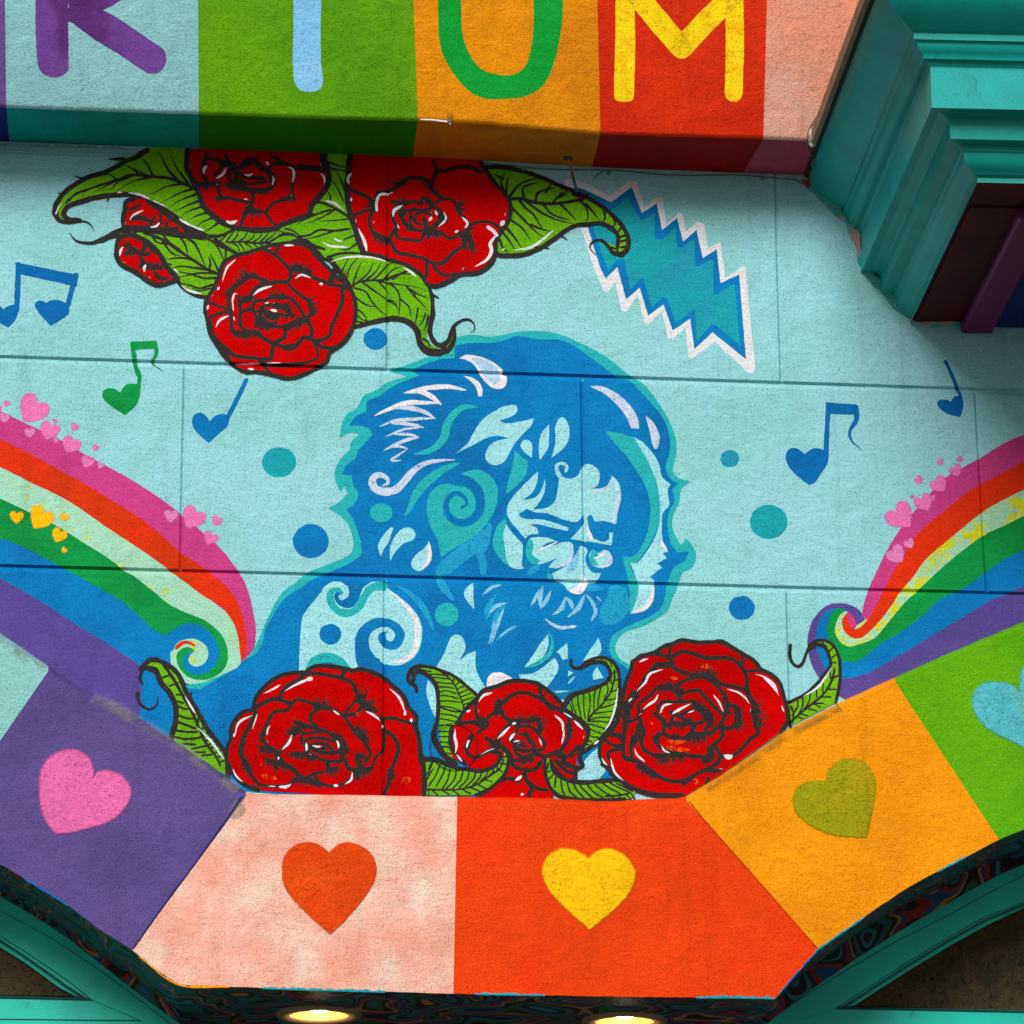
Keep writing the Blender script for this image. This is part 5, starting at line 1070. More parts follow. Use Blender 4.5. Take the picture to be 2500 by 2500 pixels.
# ================================================================== heart band (raised arch surround)
BY = -0.06                      # its front plane
DEEP = 0.44                     # plane of the window frames and back of the soffit
band = empty("arch_surround", (0, 0, 0), label="raised painted band of coloured panels with sprayed hearts over two arches", cat="facade band")
LO = [(-1500, 2700), (-1250, 2300), (-1000, 2050), (-700, 1960), (-400, 1975), (-160, 2040), (0, 2110), (83, 2160), (166, 2211), (248, 2272), (323, 2319), (373, 2360), (435, 2404), (700, 2414),
      (1107, 2426), (1500, 2433), (1893, 2438), (1917, 2408), (1948, 2373), (1998, 2319), (2073, 2265), (2168, 2199), (2238, 2155), (2358, 2092), (2439, 2050), (2500, 2026), (2650, 1980), (2850, 1945), (3100, 1950), (3400, 2080), (3600, 2400)]
def seg(poly, a, b):
    i, j = poly.index(a), poly.index(b)
    return poly[i:j + 1]
PANELS = [('b_teal', "pale teal panel left of the violet one", seg(UP, (-1500, 1700), (118, 1625)), seg(LO, (-1500, 2700), (-160, 2040))),
          ('b_violet', "violet panel with a pink heart", seg(UP, (118, 1625), (600, 1932)), seg(LO, (-160, 2040), (323, 2319))),
          ('b_peach', "cloudy peach and cream panel with an orange-red heart", seg(UP, (600, 1932), (1116, 1944)), seg(LO, (323, 2319), (1107, 2426))),
          ('b_orange', "red-orange panel with a yellow heart", seg(UP, (1116, 1944), (1676, 1942)), seg(LO, (1107, 2426), (1998, 2319))),
          ('b_amber', "amber panel with an olive heart", seg(UP, (1676, 1942), (2186, 1652)), seg(LO, (1998, 2319), (2439, 2050))),
          ('b_green', "lime green panel with an aqua heart at the right edge", seg(UP, (2186, 1652), (3600, 1450)), seg(LO, (2439, 2050), (3600, 2400)))]
def densify(P, step=18):
    out = []
    for (x0, y0), (x1, y1) in zip(P, P[1:]):
        n = max(1, int(math.hypot(x1 - x0, y1 - y0) / step))
        for i in range(n): out.append((x0 + (x1 - x0) * i / n, y0 + (y1 - y0) * i / n))
    out.append(P[-1])
    return out
def smooth_open(P, corners=()):
    q = smooth_path([(x, y, (x, y) in corners) for x, y in P], False, step=16)
    return [(v.x, v.y) for v in q]
CORN = {(435, 2404), (1893, 2438), (323, 2319), (1107, 2426), (1998, 2319), (2439, 2050), (700, 2414), (1500, 2433)}
LIP = 13.0
panel_obj = {}
for mat, lab, upp, low in PANELS:
    U_ = [(v.x, v.y) for v in [wobble(Vector(p), 1.6) for p in densify(upp)]]
    # keep shared corners exact
    U_[0], U_[-1] = upp[0], upp[-1]
    L_ = smooth_open(low, CORN)
    L_ = [L_[0]] + [(v.x, v.y) for v in [wobble(Vector(p), 1.0) for p in L_[1:-1]]] + [L_[-1]]
    bm = bmesh.new(); cl = bm.verts.layers.float.new("cover")
    def V(p, y):
        q = at(p[0], p[1], y); v = bm.verts.new((q.x, y, q.z)); v[cl] = 1.0; return v
    # upper lip: edge on the wall plane, rounding out to the front plane
    steps = [(0.0, 0.012), (3.5, -0.02), (8.0, -0.047), (LIP, BY)]
    rows = []
    for dy, y in steps:
        row = []
        for i, p in enumerate(U_):
            a = U_[max(i - 1, 0)]; b = U_[min(i + 1, len(U_) - 1)]
            tx, ty = b[0] - a[0], b[1] - a[1]; l = math.hypot(tx, ty) or 1
            nx, ny = -ty / l, tx / l
            if i in (0, len(U_) - 1): nx, ny = 0.0, 1.0
            row.append(V((p[0] + nx * dy, p[1] + ny * dy), y))
        rows.append(row)
    for A_, B_ in zip(rows, rows[1:]):
        for i in range(len(A_) - 1): bm.faces.new((A_[i], A_[i + 1], B_[i + 1], B_[i]))
    lowv = [V(p, BY) for p in L_]
    ring = rows[-1] + lowv[::-1]
    for t in tessellate_polygon([[Vector((v.co.x, v.co.z, 0)) for v in ring]]):
        try: bm.faces.new([ring[i] for i in t])
        except ValueError: pass
    bmesh.ops.recalc_face_normals(bm, faces=bm.faces)
    for f in bm.faces:
        if f.normal.y > 0: f.normal_flip()
    panel_obj[mat] = mesh_obj("band_panel", bm, mat, parent=band, label=lab)

# painted hearts and worn paint on the panels
BAND_COAT = [0]
def on_band(panel, name, mat, crop, s=None, feather=9, label=None, base=1, path=None):
    BAND_COAT[0] += 1          # every coat lies on its own sheet; hearts on top
    base = (40 if name == 'sprayed_heart' else 1) + BAND_COAT[0]
    m = Motif(name, panel_obj[panel], base, crop, plane=BY, grooved=False, label=None)
    if path is not None: m.lay((name, mat)).soft_fill(path, feather)
    else: m.SF(name, mat, s, feather)
    return m.build()
on_band('b_violet', 'sprayed_heart', 'hmag', 'BL', "335,805! 280,740 245,640 238,520 250,430 300,360 380,322 460,325 520,370 545,430 550,470! 600,445 670,450 730,490 765,550 750,620 700,690 620,740 500,775 420,795", 14)
on_band('b_peach', 'sprayed_heart', 'horange', 'Q1', "985,2350! 850,2230 700,2080 620,1950 610,1800 640,1720 720,1650 830,1630 910,1660 978,1712! 1050,1650 1130,1632 1230,1660 1310,1730 1345,1820 1330,1930 1260,2050 1120,2220", 5)
on_band('b_orange', 'sprayed_heart', 'hgold', 'BM', "1545,1370! 1400,1240 1310,1140 1270,1040 1290,960 1350,910 1420,902 1490,925 1535,960! 1590,915 1660,902 1740,935 1795,1000 1805,1070 1770,1160 1680,1260", 9)
on_band('b_amber', 'sprayed_heart', 'holive', 'BR', "1000,828! 880,822 760,800 650,740 590,680 575,600 600,540 670,505 770,500! 780,440 840,385 920,370 1000,400 1045,480 1050,570 1030,680", 9)
on_band('b_green', 'sprayed_heart', 'haqua', 'S', "2570,1860! 2480,1812 2410,1775 2378,1730 2380,1690 2410,1668 2460,1670 2490,1690! 2500,1630 2560,1600 2620,1620 2650,1690 2630,1780", 9)
# grey rubbing along the top edge, cream undercoat at the panel joint
def strip_path(P, w0, w1):
    up_, dn = [], []
    for i, p in enumerate(P):
        a = P[max(i - 1, 0)]; b = P[min(i + 1, len(P) - 1)]
        tx, ty = b[0] - a[0], b[1] - a[1]; l = math.hypot(tx, ty) or 1
        nx, ny = -ty / l, tx / l
        up_.append(Vector((p[0] + nx * w0, p[1] + ny * w0))); dn.append(Vector((p[0] + nx * w1, p[1] + ny * w1)))
    return up_ + dn[::-1]
on_band('b_violet', 'grime', 'grime', 'F', feather=22, path=strip_path([(225, 1703), (290, 1735), (352, 1773), (414, 1812), (518, 1882), (580, 1930)], -12, 8))
on_band('b_teal', 'grime', 'grime', 'F', feather=20, path=strip_path([(-60, 1530), (0, 1563), (60, 1603), (108, 1637)], -12, 6))
on_band('b_amber', 'grime', 'grime_dark', 'F', feather=18, path=strip_path([(1706, 1940), (1761, 1906), (1838, 1856), (1916, 1801), (2052, 1728)], -12, 4))
on_band('b_peach', 'grime', 'grime', 'BL', feather=8, s="1380,620 1440,640 1430,700 1370,720 1350,680")
# scored line between the violet and the peach panel; edge between red-orange and amber
def score(name, panel, P, r, mat):
    bm = bmesh.new(); bm.verts.layers.float.new("cover")
    tube(bm, [Vector((q.x, BY + r * 0.35, q.z)) for q in [at(v.x, v.y, BY) for v in smooth_path([(a, b, False) for a, b in P], False, step=20)]], r, 6)
    mesh_obj(name, bm, mat, parent=panel_obj[panel])
MAT['scoreviolet'] = paint("violet_in_the_joint", (54, 44, 100), coarse=0.5)
MAT['scorered'] = paint("red_orange_in_the_joint", (190, 60, 6), coarse=0.5)
score('joint_bead', 'b_violet', [(590, 1945), (555, 1998), (460, 2130), (400, 2210), (325, 2316)], 0.0038, 'scoreviolet')
score('joint_bead', 'b_orange', [(1683, 1957), (1720, 2003), (1838, 2136), (1920, 2230), (1997, 2317)], 0.003, 'scorered')

# painted swirls of the soffit and reveals
def swirl_mat():
    m = bpy.data.materials.new("swirled_contour_paint"); m.use_nodes = True
    nt = m.node_tree; bs = nt.nodes["Principled BSDF"]; bs.inputs["Roughness"].default_value = 0.55
    geo = N(nt, "ShaderNodeNewGeometry")
    mp = N(nt, "ShaderNodeMapping"); mp.inputs["Scale"].default_value = (1.0, 1.0, 1.0)
    nt.links.new(geo.outputs["Position"], mp.inputs[0])
    f = noise_node(nt, mp.outputs[0], 5.0, 0.0, 0.4, 0.5)
    fr = math_node(nt, 'FRACT', math_node(nt, 'MULTIPLY', f, 3.6))
    cr = N(nt, "ShaderNodeValToRGB"); cr.color_ramp.interpolation = 'CONSTANT'
    cols = [(0.0, (12, 12, 18)), (0.16, (0, 96, 140)), (0.26, (16, 96, 40)), (0.38, (10, 12, 16)), (0.52, (176, 116, 16)), (0.60, (0, 70, 120)), (0.70, (140, 18, 20)), (0.80, (14, 12, 18)), (0.92, (8, 120, 136))]
    el = cr.color_ramp.elements
    el[0].position, el[0].color = cols[0][0], (*lin(cols[0][1]), 1)
    el[1].position, el[1].color = cols[1][0], (*lin(cols[1][1]), 1)
    for p, c_ in cols[2:]:
        e = el.new(p); e.color = (*lin(c_), 1)
    nt.links.new(fr, cr.inputs[0]); nt.links.new(cr.outputs[0], bs.inputs["Base Color"])
    st = N(nt, "ShaderNodeGroup", node_tree=STUCCO); st.inputs["Coarse"].default_value = 0.5
    nt.links.new(st.outputs["Normal"], bs.inputs["Normal"])
    return m
MAT['swirl'] = swirl_mat()
def reveal(name, P, label, corners=()):
    Q = smooth_open(P, corners)
    bm = bmesh.new()
    n = 5
    grid = []
    for p in Q:
        q = at(p[0], p[1], BY)
        grid.append([bm.verts.new((q.x, BY + 0.002 + (DEEP - BY) * k / n, q.z)) for k in range(n + 1)])
    for A_, B_ in zip(grid, grid[1:]):
        for k in range(n): bm.faces.new((A_[k], B_[k], B_[k + 1], A_[k + 1]))
    return mesh_obj(name, bm, 'swirl', parent=band, label=label, smooth=True)
reveal("arch_reveal", seg(LO, (-1500, 2700), (435, 2404)), "swirl-painted underside of the left arch")
SOF = [at(x, y, BY) for x, y in smooth_open(seg(LO, (435, 2404), (1893, 2438)), CORN)]
def sof_z(x):
    for a, b in zip(SOF, SOF[1:]):
        if x <= b.x or b is SOF[-1]: return a.z + (b.z - a.z) * (x - a.x) / (b.x - a.x)
def light_pos(px, py):
    z = sof_z(at(px, 2430, BY).x)
    for _ in range(4):
        d = ray(px, py); t = (z - CAM.z) / d.z; p = CAM + d * t; z = sof_z(p.x)
    return Vector((p.x, p.y, z))
LIGHTS = [light_pos(779, 2475), light_pos(1525, 2490)]
bm = bmesh.new()
nx, ny = 230, 72
SOFD = 0.80
gx = [SOF[0].x + (SOF[-1].x - SOF[0].x) * i / nx for i in range(nx + 1)]
gy = [BY + 0.002 + (SOFD - BY) * j / ny for j in range(ny + 1)]
gv = [[bm.verts.new((x, y, sof_z(x))) for y in gy] for x in gx]
for i in range(nx):
    for j in range(ny):
        cx_, cy_ = (gx[i] + gx[i + 1]) / 2, (gy[j] + gy[j + 1]) / 2
        if all((Vector((cx_, cy_)) - Vector((c_.x, c_.y))).length > 0.112 for c_ in LIGHTS):
            bm.faces.new((gv[i][j], gv[i + 1][j], gv[i + 1][j + 1], gv[i][j + 1]))
mesh_obj("soffit", bm, 'swirl', parent=band, label="dark swirl-painted soffit with two downlights")
reveal("arch_reveal", seg(LO, (1893, 2438), (3600, 2400)), "swirl-painted underside of the right arch")
# dribbled paint edge where panels meet the soffit
rnd = random.Random(3)
def drips(P, mat, sub):
    pp = smooth_path([(a, b, False) for a, b in P], False, step=7)
    pth = [p + Vector((0, -rnd.uniform(1.5, 6))) for p in pp] + [p + Vector((0, 1.5)) for p in reversed(pp)]
    m = Motif('paint_drip', band, 1, 'F', plane=BY, grooved=False)
    m.lay((sub, mat)).fill(pth, 0.4)
    m.build()
drips([(640, 2413), (800, 2418), (940, 2422)], 'aqua', 'drips'); drips([(1700, 2436), (1800, 2436), (1890, 2438)], 'aqua', 'drips'); drips([(1160, 2427), (1250, 2429), (1330, 2430)], 'aqua', 'drips')
drips([(1990, 2324), (2073, 2266), (2110, 2240)], 'aqua', 'drips'); drips([(1900, 2430), (1948, 2374), (1996, 2322)], 'noteblue', 'drips'); drips([(2290, 2128), (2358, 2093)], 'aqua', 'drips')
drips([(60, 2146), (83, 2160), (166, 2211)], 'noteblue', 'drips'); drips([(340, 2336), (435, 2404), (560, 2410)], 's_amber', 'drips')

# ================================================================== arched windows
def teal_wood(name, rgb, crack=0.0, rough=0.42):
    m = bpy.data.materials.new(name); m.use_nodes = True
    nt = m.node_tree; bs = nt.nodes["Principled BSDF"]
    bs.inputs["Roughness"].default_value = rough; bs.inputs["Specular IOR Level"].default_value = 0.28
    geo = N(nt, "ShaderNodeNewGeometry"); pos = geo.outputs["Position"]
    big = noise_node(nt, pos, 2.6, 5.0, 0.62, 0.6)
    base = lin(rgb)
    col = mix_col(nt, ramp(nt, big, 0.3, 0.75), tuple(v * 1.14 for v in base), tuple(v * 0.76 for v in base))
    mp = N(nt, "ShaderNodeMapping"); mp.inputs["Scale"].default_value = (1.2, 1.2, 26.0)
    nt.links.new(pos, mp.inputs[0])
    gr = noise_node(nt, mp.outputs[0], 5.0, 5.0, 0.7, 0.3)
    cr = ramp(nt, gr, 0.66, 0.74)
    dirt = noise_node(nt, pos, 11.0, 6.0, 0.72, 0.8)
    col = mix_col(nt, math_node(nt, 'MULTIPLY', ramp(nt, dirt, 0.58, 0.74), 0.5), col, lin((20, 70, 66)))
    col = mix_col(nt, math_node(nt, 'MULTIPLY', cr, crack), col, lin((8, 50, 56)))
    nt.links.new(col, bs.inputs["Base Color"])
    fine = noise_node(nt, pos, 130.0, 3.0, 0.6)
    h = math_node(nt, 'ADD', math_node(nt, 'MULTIPLY', fine, 0.0008), math_node(nt, 'MULTIPLY', cr, -0.0015 * crack))
    h = math_node(nt, 'ADD', h, math_node(nt, 'MULTIPLY', gr, 0.0002))
    bn = N(nt, "ShaderNodeBump"); bn.inputs["Distance"].default_value = 1.0
    nt.links.new(h, bn.inputs["Height"]); nt.links.new(bn.outputs[0], bs.inputs["Normal"])
    return m
MAT['frame'] = teal_wood("teal_painted_window_wood", (10, 190, 170))
MAT['cornice'] = teal_wood("teal_gloss_cornice_paint", (4, 150, 142), 0.12)
MAT['fasciapaint'] = teal_wood("cracked_teal_fascia_paint", (10, 160, 156), 0.9)
MAT['framegroove'] = flat_mat("dark_teal_groove", (0, 70, 66), 0.6)
def glass_mat():  # brown noise mottling and dark cell edges mixed into the pane's base colour
    m = bpy.data.materials.new("mottled_brown_pane"); m.use_nodes = True
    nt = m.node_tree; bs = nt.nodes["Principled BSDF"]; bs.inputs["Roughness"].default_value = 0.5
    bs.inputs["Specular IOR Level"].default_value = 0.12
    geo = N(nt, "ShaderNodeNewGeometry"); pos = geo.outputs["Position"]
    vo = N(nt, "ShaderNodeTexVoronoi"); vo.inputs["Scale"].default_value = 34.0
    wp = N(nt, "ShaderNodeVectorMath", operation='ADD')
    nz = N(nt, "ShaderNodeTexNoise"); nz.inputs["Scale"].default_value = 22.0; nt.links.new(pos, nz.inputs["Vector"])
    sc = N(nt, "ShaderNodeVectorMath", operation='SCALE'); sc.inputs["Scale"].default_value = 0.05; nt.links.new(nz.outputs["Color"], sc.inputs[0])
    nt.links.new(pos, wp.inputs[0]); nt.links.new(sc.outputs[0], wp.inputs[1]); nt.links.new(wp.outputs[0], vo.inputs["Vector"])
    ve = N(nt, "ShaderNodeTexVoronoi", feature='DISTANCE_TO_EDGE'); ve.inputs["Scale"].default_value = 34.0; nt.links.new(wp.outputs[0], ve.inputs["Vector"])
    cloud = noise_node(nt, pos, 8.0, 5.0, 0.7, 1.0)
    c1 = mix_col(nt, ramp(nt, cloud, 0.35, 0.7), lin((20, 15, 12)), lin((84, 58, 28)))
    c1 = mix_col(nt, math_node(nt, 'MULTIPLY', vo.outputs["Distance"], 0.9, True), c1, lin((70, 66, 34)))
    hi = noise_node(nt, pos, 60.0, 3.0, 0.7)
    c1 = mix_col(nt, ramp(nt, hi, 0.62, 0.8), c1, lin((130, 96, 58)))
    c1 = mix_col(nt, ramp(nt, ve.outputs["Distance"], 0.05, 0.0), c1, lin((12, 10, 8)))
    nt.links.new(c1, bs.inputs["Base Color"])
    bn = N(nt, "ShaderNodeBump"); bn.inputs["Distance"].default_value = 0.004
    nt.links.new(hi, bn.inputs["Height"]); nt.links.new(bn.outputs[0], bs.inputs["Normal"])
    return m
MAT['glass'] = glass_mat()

def plane_poly(bm, path, y):
    vs = []
    for p in path:
        q = at(p[0], p[1], y); vs.append(bm.verts.new((q.x, y, q.z)))
    for t in tessellate_polygon([[Vector((v.co.x, v.co.z, 0)) for v in vs]]):
        try: bm.faces.new([vs[i] for i in t])
        except ValueError: pass
    return vs
def slab(bm, path, y0, y1):
    """a flat piece with thickness from its traced outline (front at y0)"""
    f = plane_poly(bm, path, y0)
    b = [bm.verts.new((v.co.x, y1, v.co.z)) for v in f]
    n = len(f)
    for i in range(n): bm.faces.new((f[i], f[(i + 1) % n], b[(i + 1) % n], b[i]))
    bmesh.ops.recalc_face_normals(bm, faces=bm.faces)

def ribbon_between(bm, A_, B_, y0, y1):
    """moulded strip between two traced curves with its own thickness"""
    n = min(len(A_), len(B_))
    rows = []
    for P_, y in ((A_, y1), (A_, y0), (B_, y0), (B_, y1)):
        r_ = []
        for p in P_[:n]:
            q = at(p[0], p[1], y0); r_.append(bm.verts.new((q.x, y, q.z)))
        rows.append(r_)
    for R1, R2 in zip(rows, rows[1:]):
        for i in range(n - 1): bm.faces.new((R1[i], R1[i + 1], R2[i + 1], R2[i]))
    bmesh.ops.recalc_face_normals(bm, faces=bm.faces)
def resample(P, n=60):
    L = [0]
    for a, b in zip(P, P[1:]): L.append(L[-1] + math.hypot(b[0] - a[0], b[1] - a[1]))
    out = []
    for k in range(n):
        t = L[-1] * k / (n - 1); i = 0
        while i < len(L) - 2 and L[i + 1] < t: i += 1
        f = (t - L[i]) / max(L[i + 1] - L[i], 1e-6)
        out.append((P[i][0] + (P[i + 1][0] - P[i][0]) * f, P[i][1] + (P[i + 1][1] - P[i][1]) * f))
    return out
def crv(s, crop, ext=None):
    return [(v.x, v.y) for v in smooth_path(pts(s, crop), False, step=12)]

def arched_window(label, glass_curve, mould_in, mould_out, groove_c, rail_y, outer_px, side, x_in, x_out):
    w = empty("arched_window", (0, 0, 0), label=label, cat="window")
    G = resample(glass_curve, 70); MI = resample(mould_in, 70); MO = resample(mould_out, 70); GC = resample(groove_c, 70)
    # frame board: from the reveal down to the inner moulding
    bm = bmesh.new()
    outer = resample(outer_px, 70)
    ribbon_between(bm, outer, GC, DEEP - 0.012, DEEP + 0.05)
    mesh_obj("frame", bm, 'frame', parent=w)
    bm = bmesh.new(); ribbon_between(bm, GC, MO, DEEP - 0.002, DEEP + 0.05)
    mesh_obj("frame_inner_board", bm, 'frame', parent=w)
    bm = bmesh.new()
    tube(bm, [Vector((q.x, DEEP - 0.002, q.z)) for q in [at(p[0], p[1], DEEP) for p in GC]], 0.0045, 6)
    mesh_obj("groove", bm, 'framegroove', parent=w)
    bm = bmesh.new(); ribbon_between(bm, MO, MI, DEEP + 0.012, DEEP + 0.06); mesh_obj("glazing_bead", bm, 'frame', parent=w)
    bm = bmesh.new(); ribbon_between(bm, MI, G, DEEP + 0.026, DEEP + 0.07); mesh_obj("glazing_bead", bm, 'frame', parent=w)
    for C_, rr_ in ((MO, 0.003), (MI, 0.003)):
        bm = bmesh.new(); tube(bm, [Vector((q.x, DEEP + 0.010, q.z)) for q in [at(p[0], p[1], DEEP + 0.01) for p in C_]], rr_, 6)
        mesh_obj("bead_line", bm, 'framegroove', parent=w)
    return w, G, MI, MO

# left window
outL = [(-400, 2020), (-160, 2100), (0, 2188), (83, 2236), (166, 2290), (248, 2355), (331, 2420), (393, 2466), (440, 2500), (520, 2560)]
LWgc = [(-400, 2040), (-160, 2120), (0, 2221), (124, 2288), (207, 2342), (290, 2400), (402, 2487), (480, 2550)]
LWmo = [(-400, 2110), (-160, 2190), (0, 2284), (54, 2317), (124, 2364), (170, 2396), (224, 2440)]
LWmi = [(-400, 2125), (-160, 2205), (0, 2296), (50, 2328), (116, 2374), (160, 2406), (212, 2439)]
LWg = [(-400, 2140), (-160, 2225), (0, 2312), (62, 2350), (124, 2396), (150, 2414), (186, 2432)]
wL, G, MI, MO = arched_window("arched window at the lower left, only its right shoulder visible", LWg, LWmi, LWmo, LWgc, 2430, outL, 1, 0, 0)
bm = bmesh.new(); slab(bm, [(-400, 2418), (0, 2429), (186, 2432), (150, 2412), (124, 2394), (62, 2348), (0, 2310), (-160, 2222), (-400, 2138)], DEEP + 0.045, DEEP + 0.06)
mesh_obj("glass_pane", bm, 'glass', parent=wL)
bm = bmesh.new(); slab(bm, [(-400, 2424), (0, 2437), (226, 2441), (300, 2425), (402, 2487), (480, 2550), (520, 2640), (-400, 2640)], DEEP + 0.004, DEEP + 0.05)
mesh_obj("rail", bm, 'frame', parent=wL)
bm = bmesh.new(); tube(bm, [Vector((q.x, DEEP + 0.003, q.z)) for q in [at(a, b, DEEP) for a, b in ((-400, 2422), (0, 2434), (224, 2439))]], 0.005, 6); mesh_obj("groove", bm, 'framegroove', parent=wL)
bm = bmesh.new(); tube(bm, [Vector((q.x, DEEP + 0.003, q.z)) for q in [at(a, b, DEEP) for a, b in ((-400, 2485), (0, 2488), (415, 2492))]], 0.002, 6); mesh_obj("groove", bm, 'framegroove', parent=wL)
# right window
outR = [(1830, 2540), (1865, 2505), (1900, 2478), (1990, 2410), (2073, 2352), (2170, 2290), (2238, 2248), (2358, 2180), (2439, 2136), (2500, 2110), (2650, 2060), (2900, 2020)]
RWgc = [(1830, 2530), (1872, 2497), (1948, 2441), (2073, 2363), (2197, 2292), (2321, 2230), (2404, 2184), (2500, 2135), (2650, 2085), (2900, 2045)]
RWmo = [(2040, 2461), (2135, 2400), (2218, 2346), (2321, 2284), (2404, 2238), (2500, 2201), (2650, 2150), (2900, 2105)]
RWmi = [(2056, 2460), (2138, 2408), (2221, 2354), (2324, 2292), (2407, 2246), (2500, 2208), (2650, 2160), (2900, 2115)]
RWg = [(2086, 2455), (2142, 2418), (2224, 2366), (2330, 2302), (2414, 2256), (2500, 2216), (2650, 2170), (2900, 2125)]
wR, G, MI, MO = arched_window("arched window at the lower right, its left shoulder and pane visible", RWg, RWmi, RWmo, RWgc, 2460, outR, -1, 0, 0)
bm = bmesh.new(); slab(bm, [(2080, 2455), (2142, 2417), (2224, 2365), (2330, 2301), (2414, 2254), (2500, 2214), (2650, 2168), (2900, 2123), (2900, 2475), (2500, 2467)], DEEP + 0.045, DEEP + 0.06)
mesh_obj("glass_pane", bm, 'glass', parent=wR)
bm = bmesh.new(); slab(bm, [(1830, 2640), (1830, 2540), (1990, 2440), (2040, 2462), (2200, 2465), (2500, 2472), (2900, 2482), (2900, 2640)], DEEP + 0.004, DEEP + 0.05)
mesh_obj("rail", bm, 'frame', parent=wR)
bm = bmesh.new(); tube(bm, [Vector((q.x, DEEP + 0.003, q.z)) for q in [at(a, b, DEEP) for a, b in ((2040, 2461), (2200, 2463), (2500, 2469), (2900, 2478))]], 0.005, 6); mesh_obj("groove", bm, 'framegroove', parent=wR)

pA = at(446, 2500, DEEP); pB = at(1868, 2500, DEEP); pz = at(1100, 2420, BY).z + 0.03
bm = bmesh.new(); box(bm, pA.x - 0.1, pB.x + 0.1, SOFD - 0.004, SOFD + 0.06, 3.2, pz)
mesh_obj("pier_face", bm, 'swirl', parent=band, label="swirl-painted wall under the soffit between the arches")
def world_strip(name, A_, B_, y, label):
    bm = bmesh.new(); n = 60
    A_ = resample([(p.x, p.z) for p in A_], n); B_ = resample([(p.x, p.z) for p in B_], n)
    va = [bm.verts.new((p[0], y, p[1] + 0.004)) for p in A_]; vb = [bm.verts.new((p[0], y, p[1])) for p in B_]
    for i in range(n - 1): bm.faces.new((va[i], va[i + 1], vb[i + 1], vb[i]))
    mesh_obj(name, bm, 'swirl', parent=band, label=label)
world_strip("reveal_return", [at(x, y, BY) for x, y in smooth_open(seg(LO, (-400, 1975), (435, 2404)))], [at(x, y, DEEP) for x, y in outL[:-1]], DEEP - 0.016, "painted strip between the left arch and its window frame")
world_strip("reveal_return", [at(x, y, BY) for x, y in smooth_open(seg(LO, (1893, 2438), (2850, 1945)))], [at(x, y, DEEP) for x, y in outR[1:]], DEEP - 0.016, "painted strip between the right arch and its window frame")
# ================================================================== recessed downlights
MAT['trim'] = flat_mat("brown_light_trim", (150, 122, 96), 0.4)
MAT['baffle'] = flat_mat("yellow_white_ribbed_baffle", (238, 200, 128), 0.4)
MAT['lampface'] = flat_mat("lit_lamp_face", (255, 230, 160), 0.5, emit=(255, 214, 120), estr=7.0)
def lathe(bm, prof, c, n=40):
    rings = [[bm.verts.new((c.x + r * math.cos(t), c.y + r * math.sin(t), c.z + z)) for t in [k * math.tau / n for k in range(n)]] for r, z in prof]
    for A_, B_ in zip(rings, rings[1:]):
        for k in range(n): bm.faces.new((A_[k], A_[(k + 1) % n], B_[(k + 1) % n], B_[k]))
def downlight(px, py, lab):
    p = LIGHTS[0] if px < 1200 else LIGHTS[1]
    o = empty("recessed_light", (0, 0, 0), label=lab, cat="downlight", group="recessed lights in the soffit")
    bm = bmesh.new(); lathe(bm, [(0.150, 0.004), (0.150, -0.008), (0.142, -0.013), (0.104, -0.010), (0.102, -0.002)], p); mesh_obj("trim_ring", bm, 'trim', parent=o, smooth=True)
    bm = bmesh.new(); prof = []
    r, z = 0.102, -0.004
    for k in range(6):
        prof += [(r, z), (r - 0.001, z + 0.0065), (r - 0.006, z + 0.0075)]; r -= 0.006; z += 0.0085
    lathe(bm, prof, p); mesh_obj("baffle", bm, 'baffle', parent=o)
    bm = bmesh.new(); lathe(bm, [(0.068, 0.046), (0.062, 0.026), (0.048, 0.014), (0.028, 0.008), (0.002, 0.006)], p); mesh_obj("lamp", bm, 'lampface', parent=o, smooth=True)
    ld = bpy.data.lights.new("downlight_glow", 'POINT'); ld.energy = 0.9; ld.color = (1.0, 0.78, 0.42); ld.shadow_soft_size = 0.03
    lo_ = bpy.data.objects.new("downlight_glow", ld); lo_.location = p + Vector((0, -0.0, -0.004)); COL.objects.link(lo_); lo_.parent = o
    return p
p1 = downlight(776, 2476, "lit round downlight under the peach panel")
p2 = downlight(1524, 2492, "lit round downlight under the red-orange panel")
# dark ceiling behind the soffit edge (holes are covered by the light cans)

# ================================================================== projecting sign
SY = -0.325
sign = empty("projecting_sign", (0, 0, 0), label="long stucco sign box of coloured squares with painted letters above the mural", cat="sign")
SB = [(-900, 224), (-300, 247), (0, 258), (484, 275), (800, 286), (1018, 291), (1200, 300), (1463, 324), (1600, 328), (1865, 335), (1990, 341), (2300, 352)]
SBB = [(-900, 312), (-300, 333), (0, 345), (484, 363), (800, 376), (1018, 385), (1200, 393), (1463, 408), (1600, 414), (1865, 424), (1975, 428), (2300, 440)]
def lerp_poly(P, x):
    for a, b in zip(P, P[1:]):
        if x <= b[0] or b is P[-1]: return a[1] + (b[1] - a[1]) * (x - a[0]) / (b[0] - a[0])
SP = [('s_purple', -900, -900, 12, 15, "violet square at the left end of the view"), ('s_teal', 12, 15, 484, 486, "pale teal square with a violet letter R"), ('s_green', 484, 486, 1009, 1020, "lime green square with a pale blue letter I"),
      ('s_amber', 1009, 1020, 1459, 1466, "amber square with a green letter U"), ('s_red', 1459, 1466, 1872, 1864, "red-orange square with a yellow letter M"), ('s_peach', 1872, 1864, 2420, 2400, "peach square running into the teal cornice")]
sign_obj = {}
under = []
UND = {'s_purple': 'u_navy', 's_teal': 'u_teal', 's_green': 'u_green', 's_amber': 'u_brown', 's_red': 'u_red', 's_peach': 'u_mauve'}
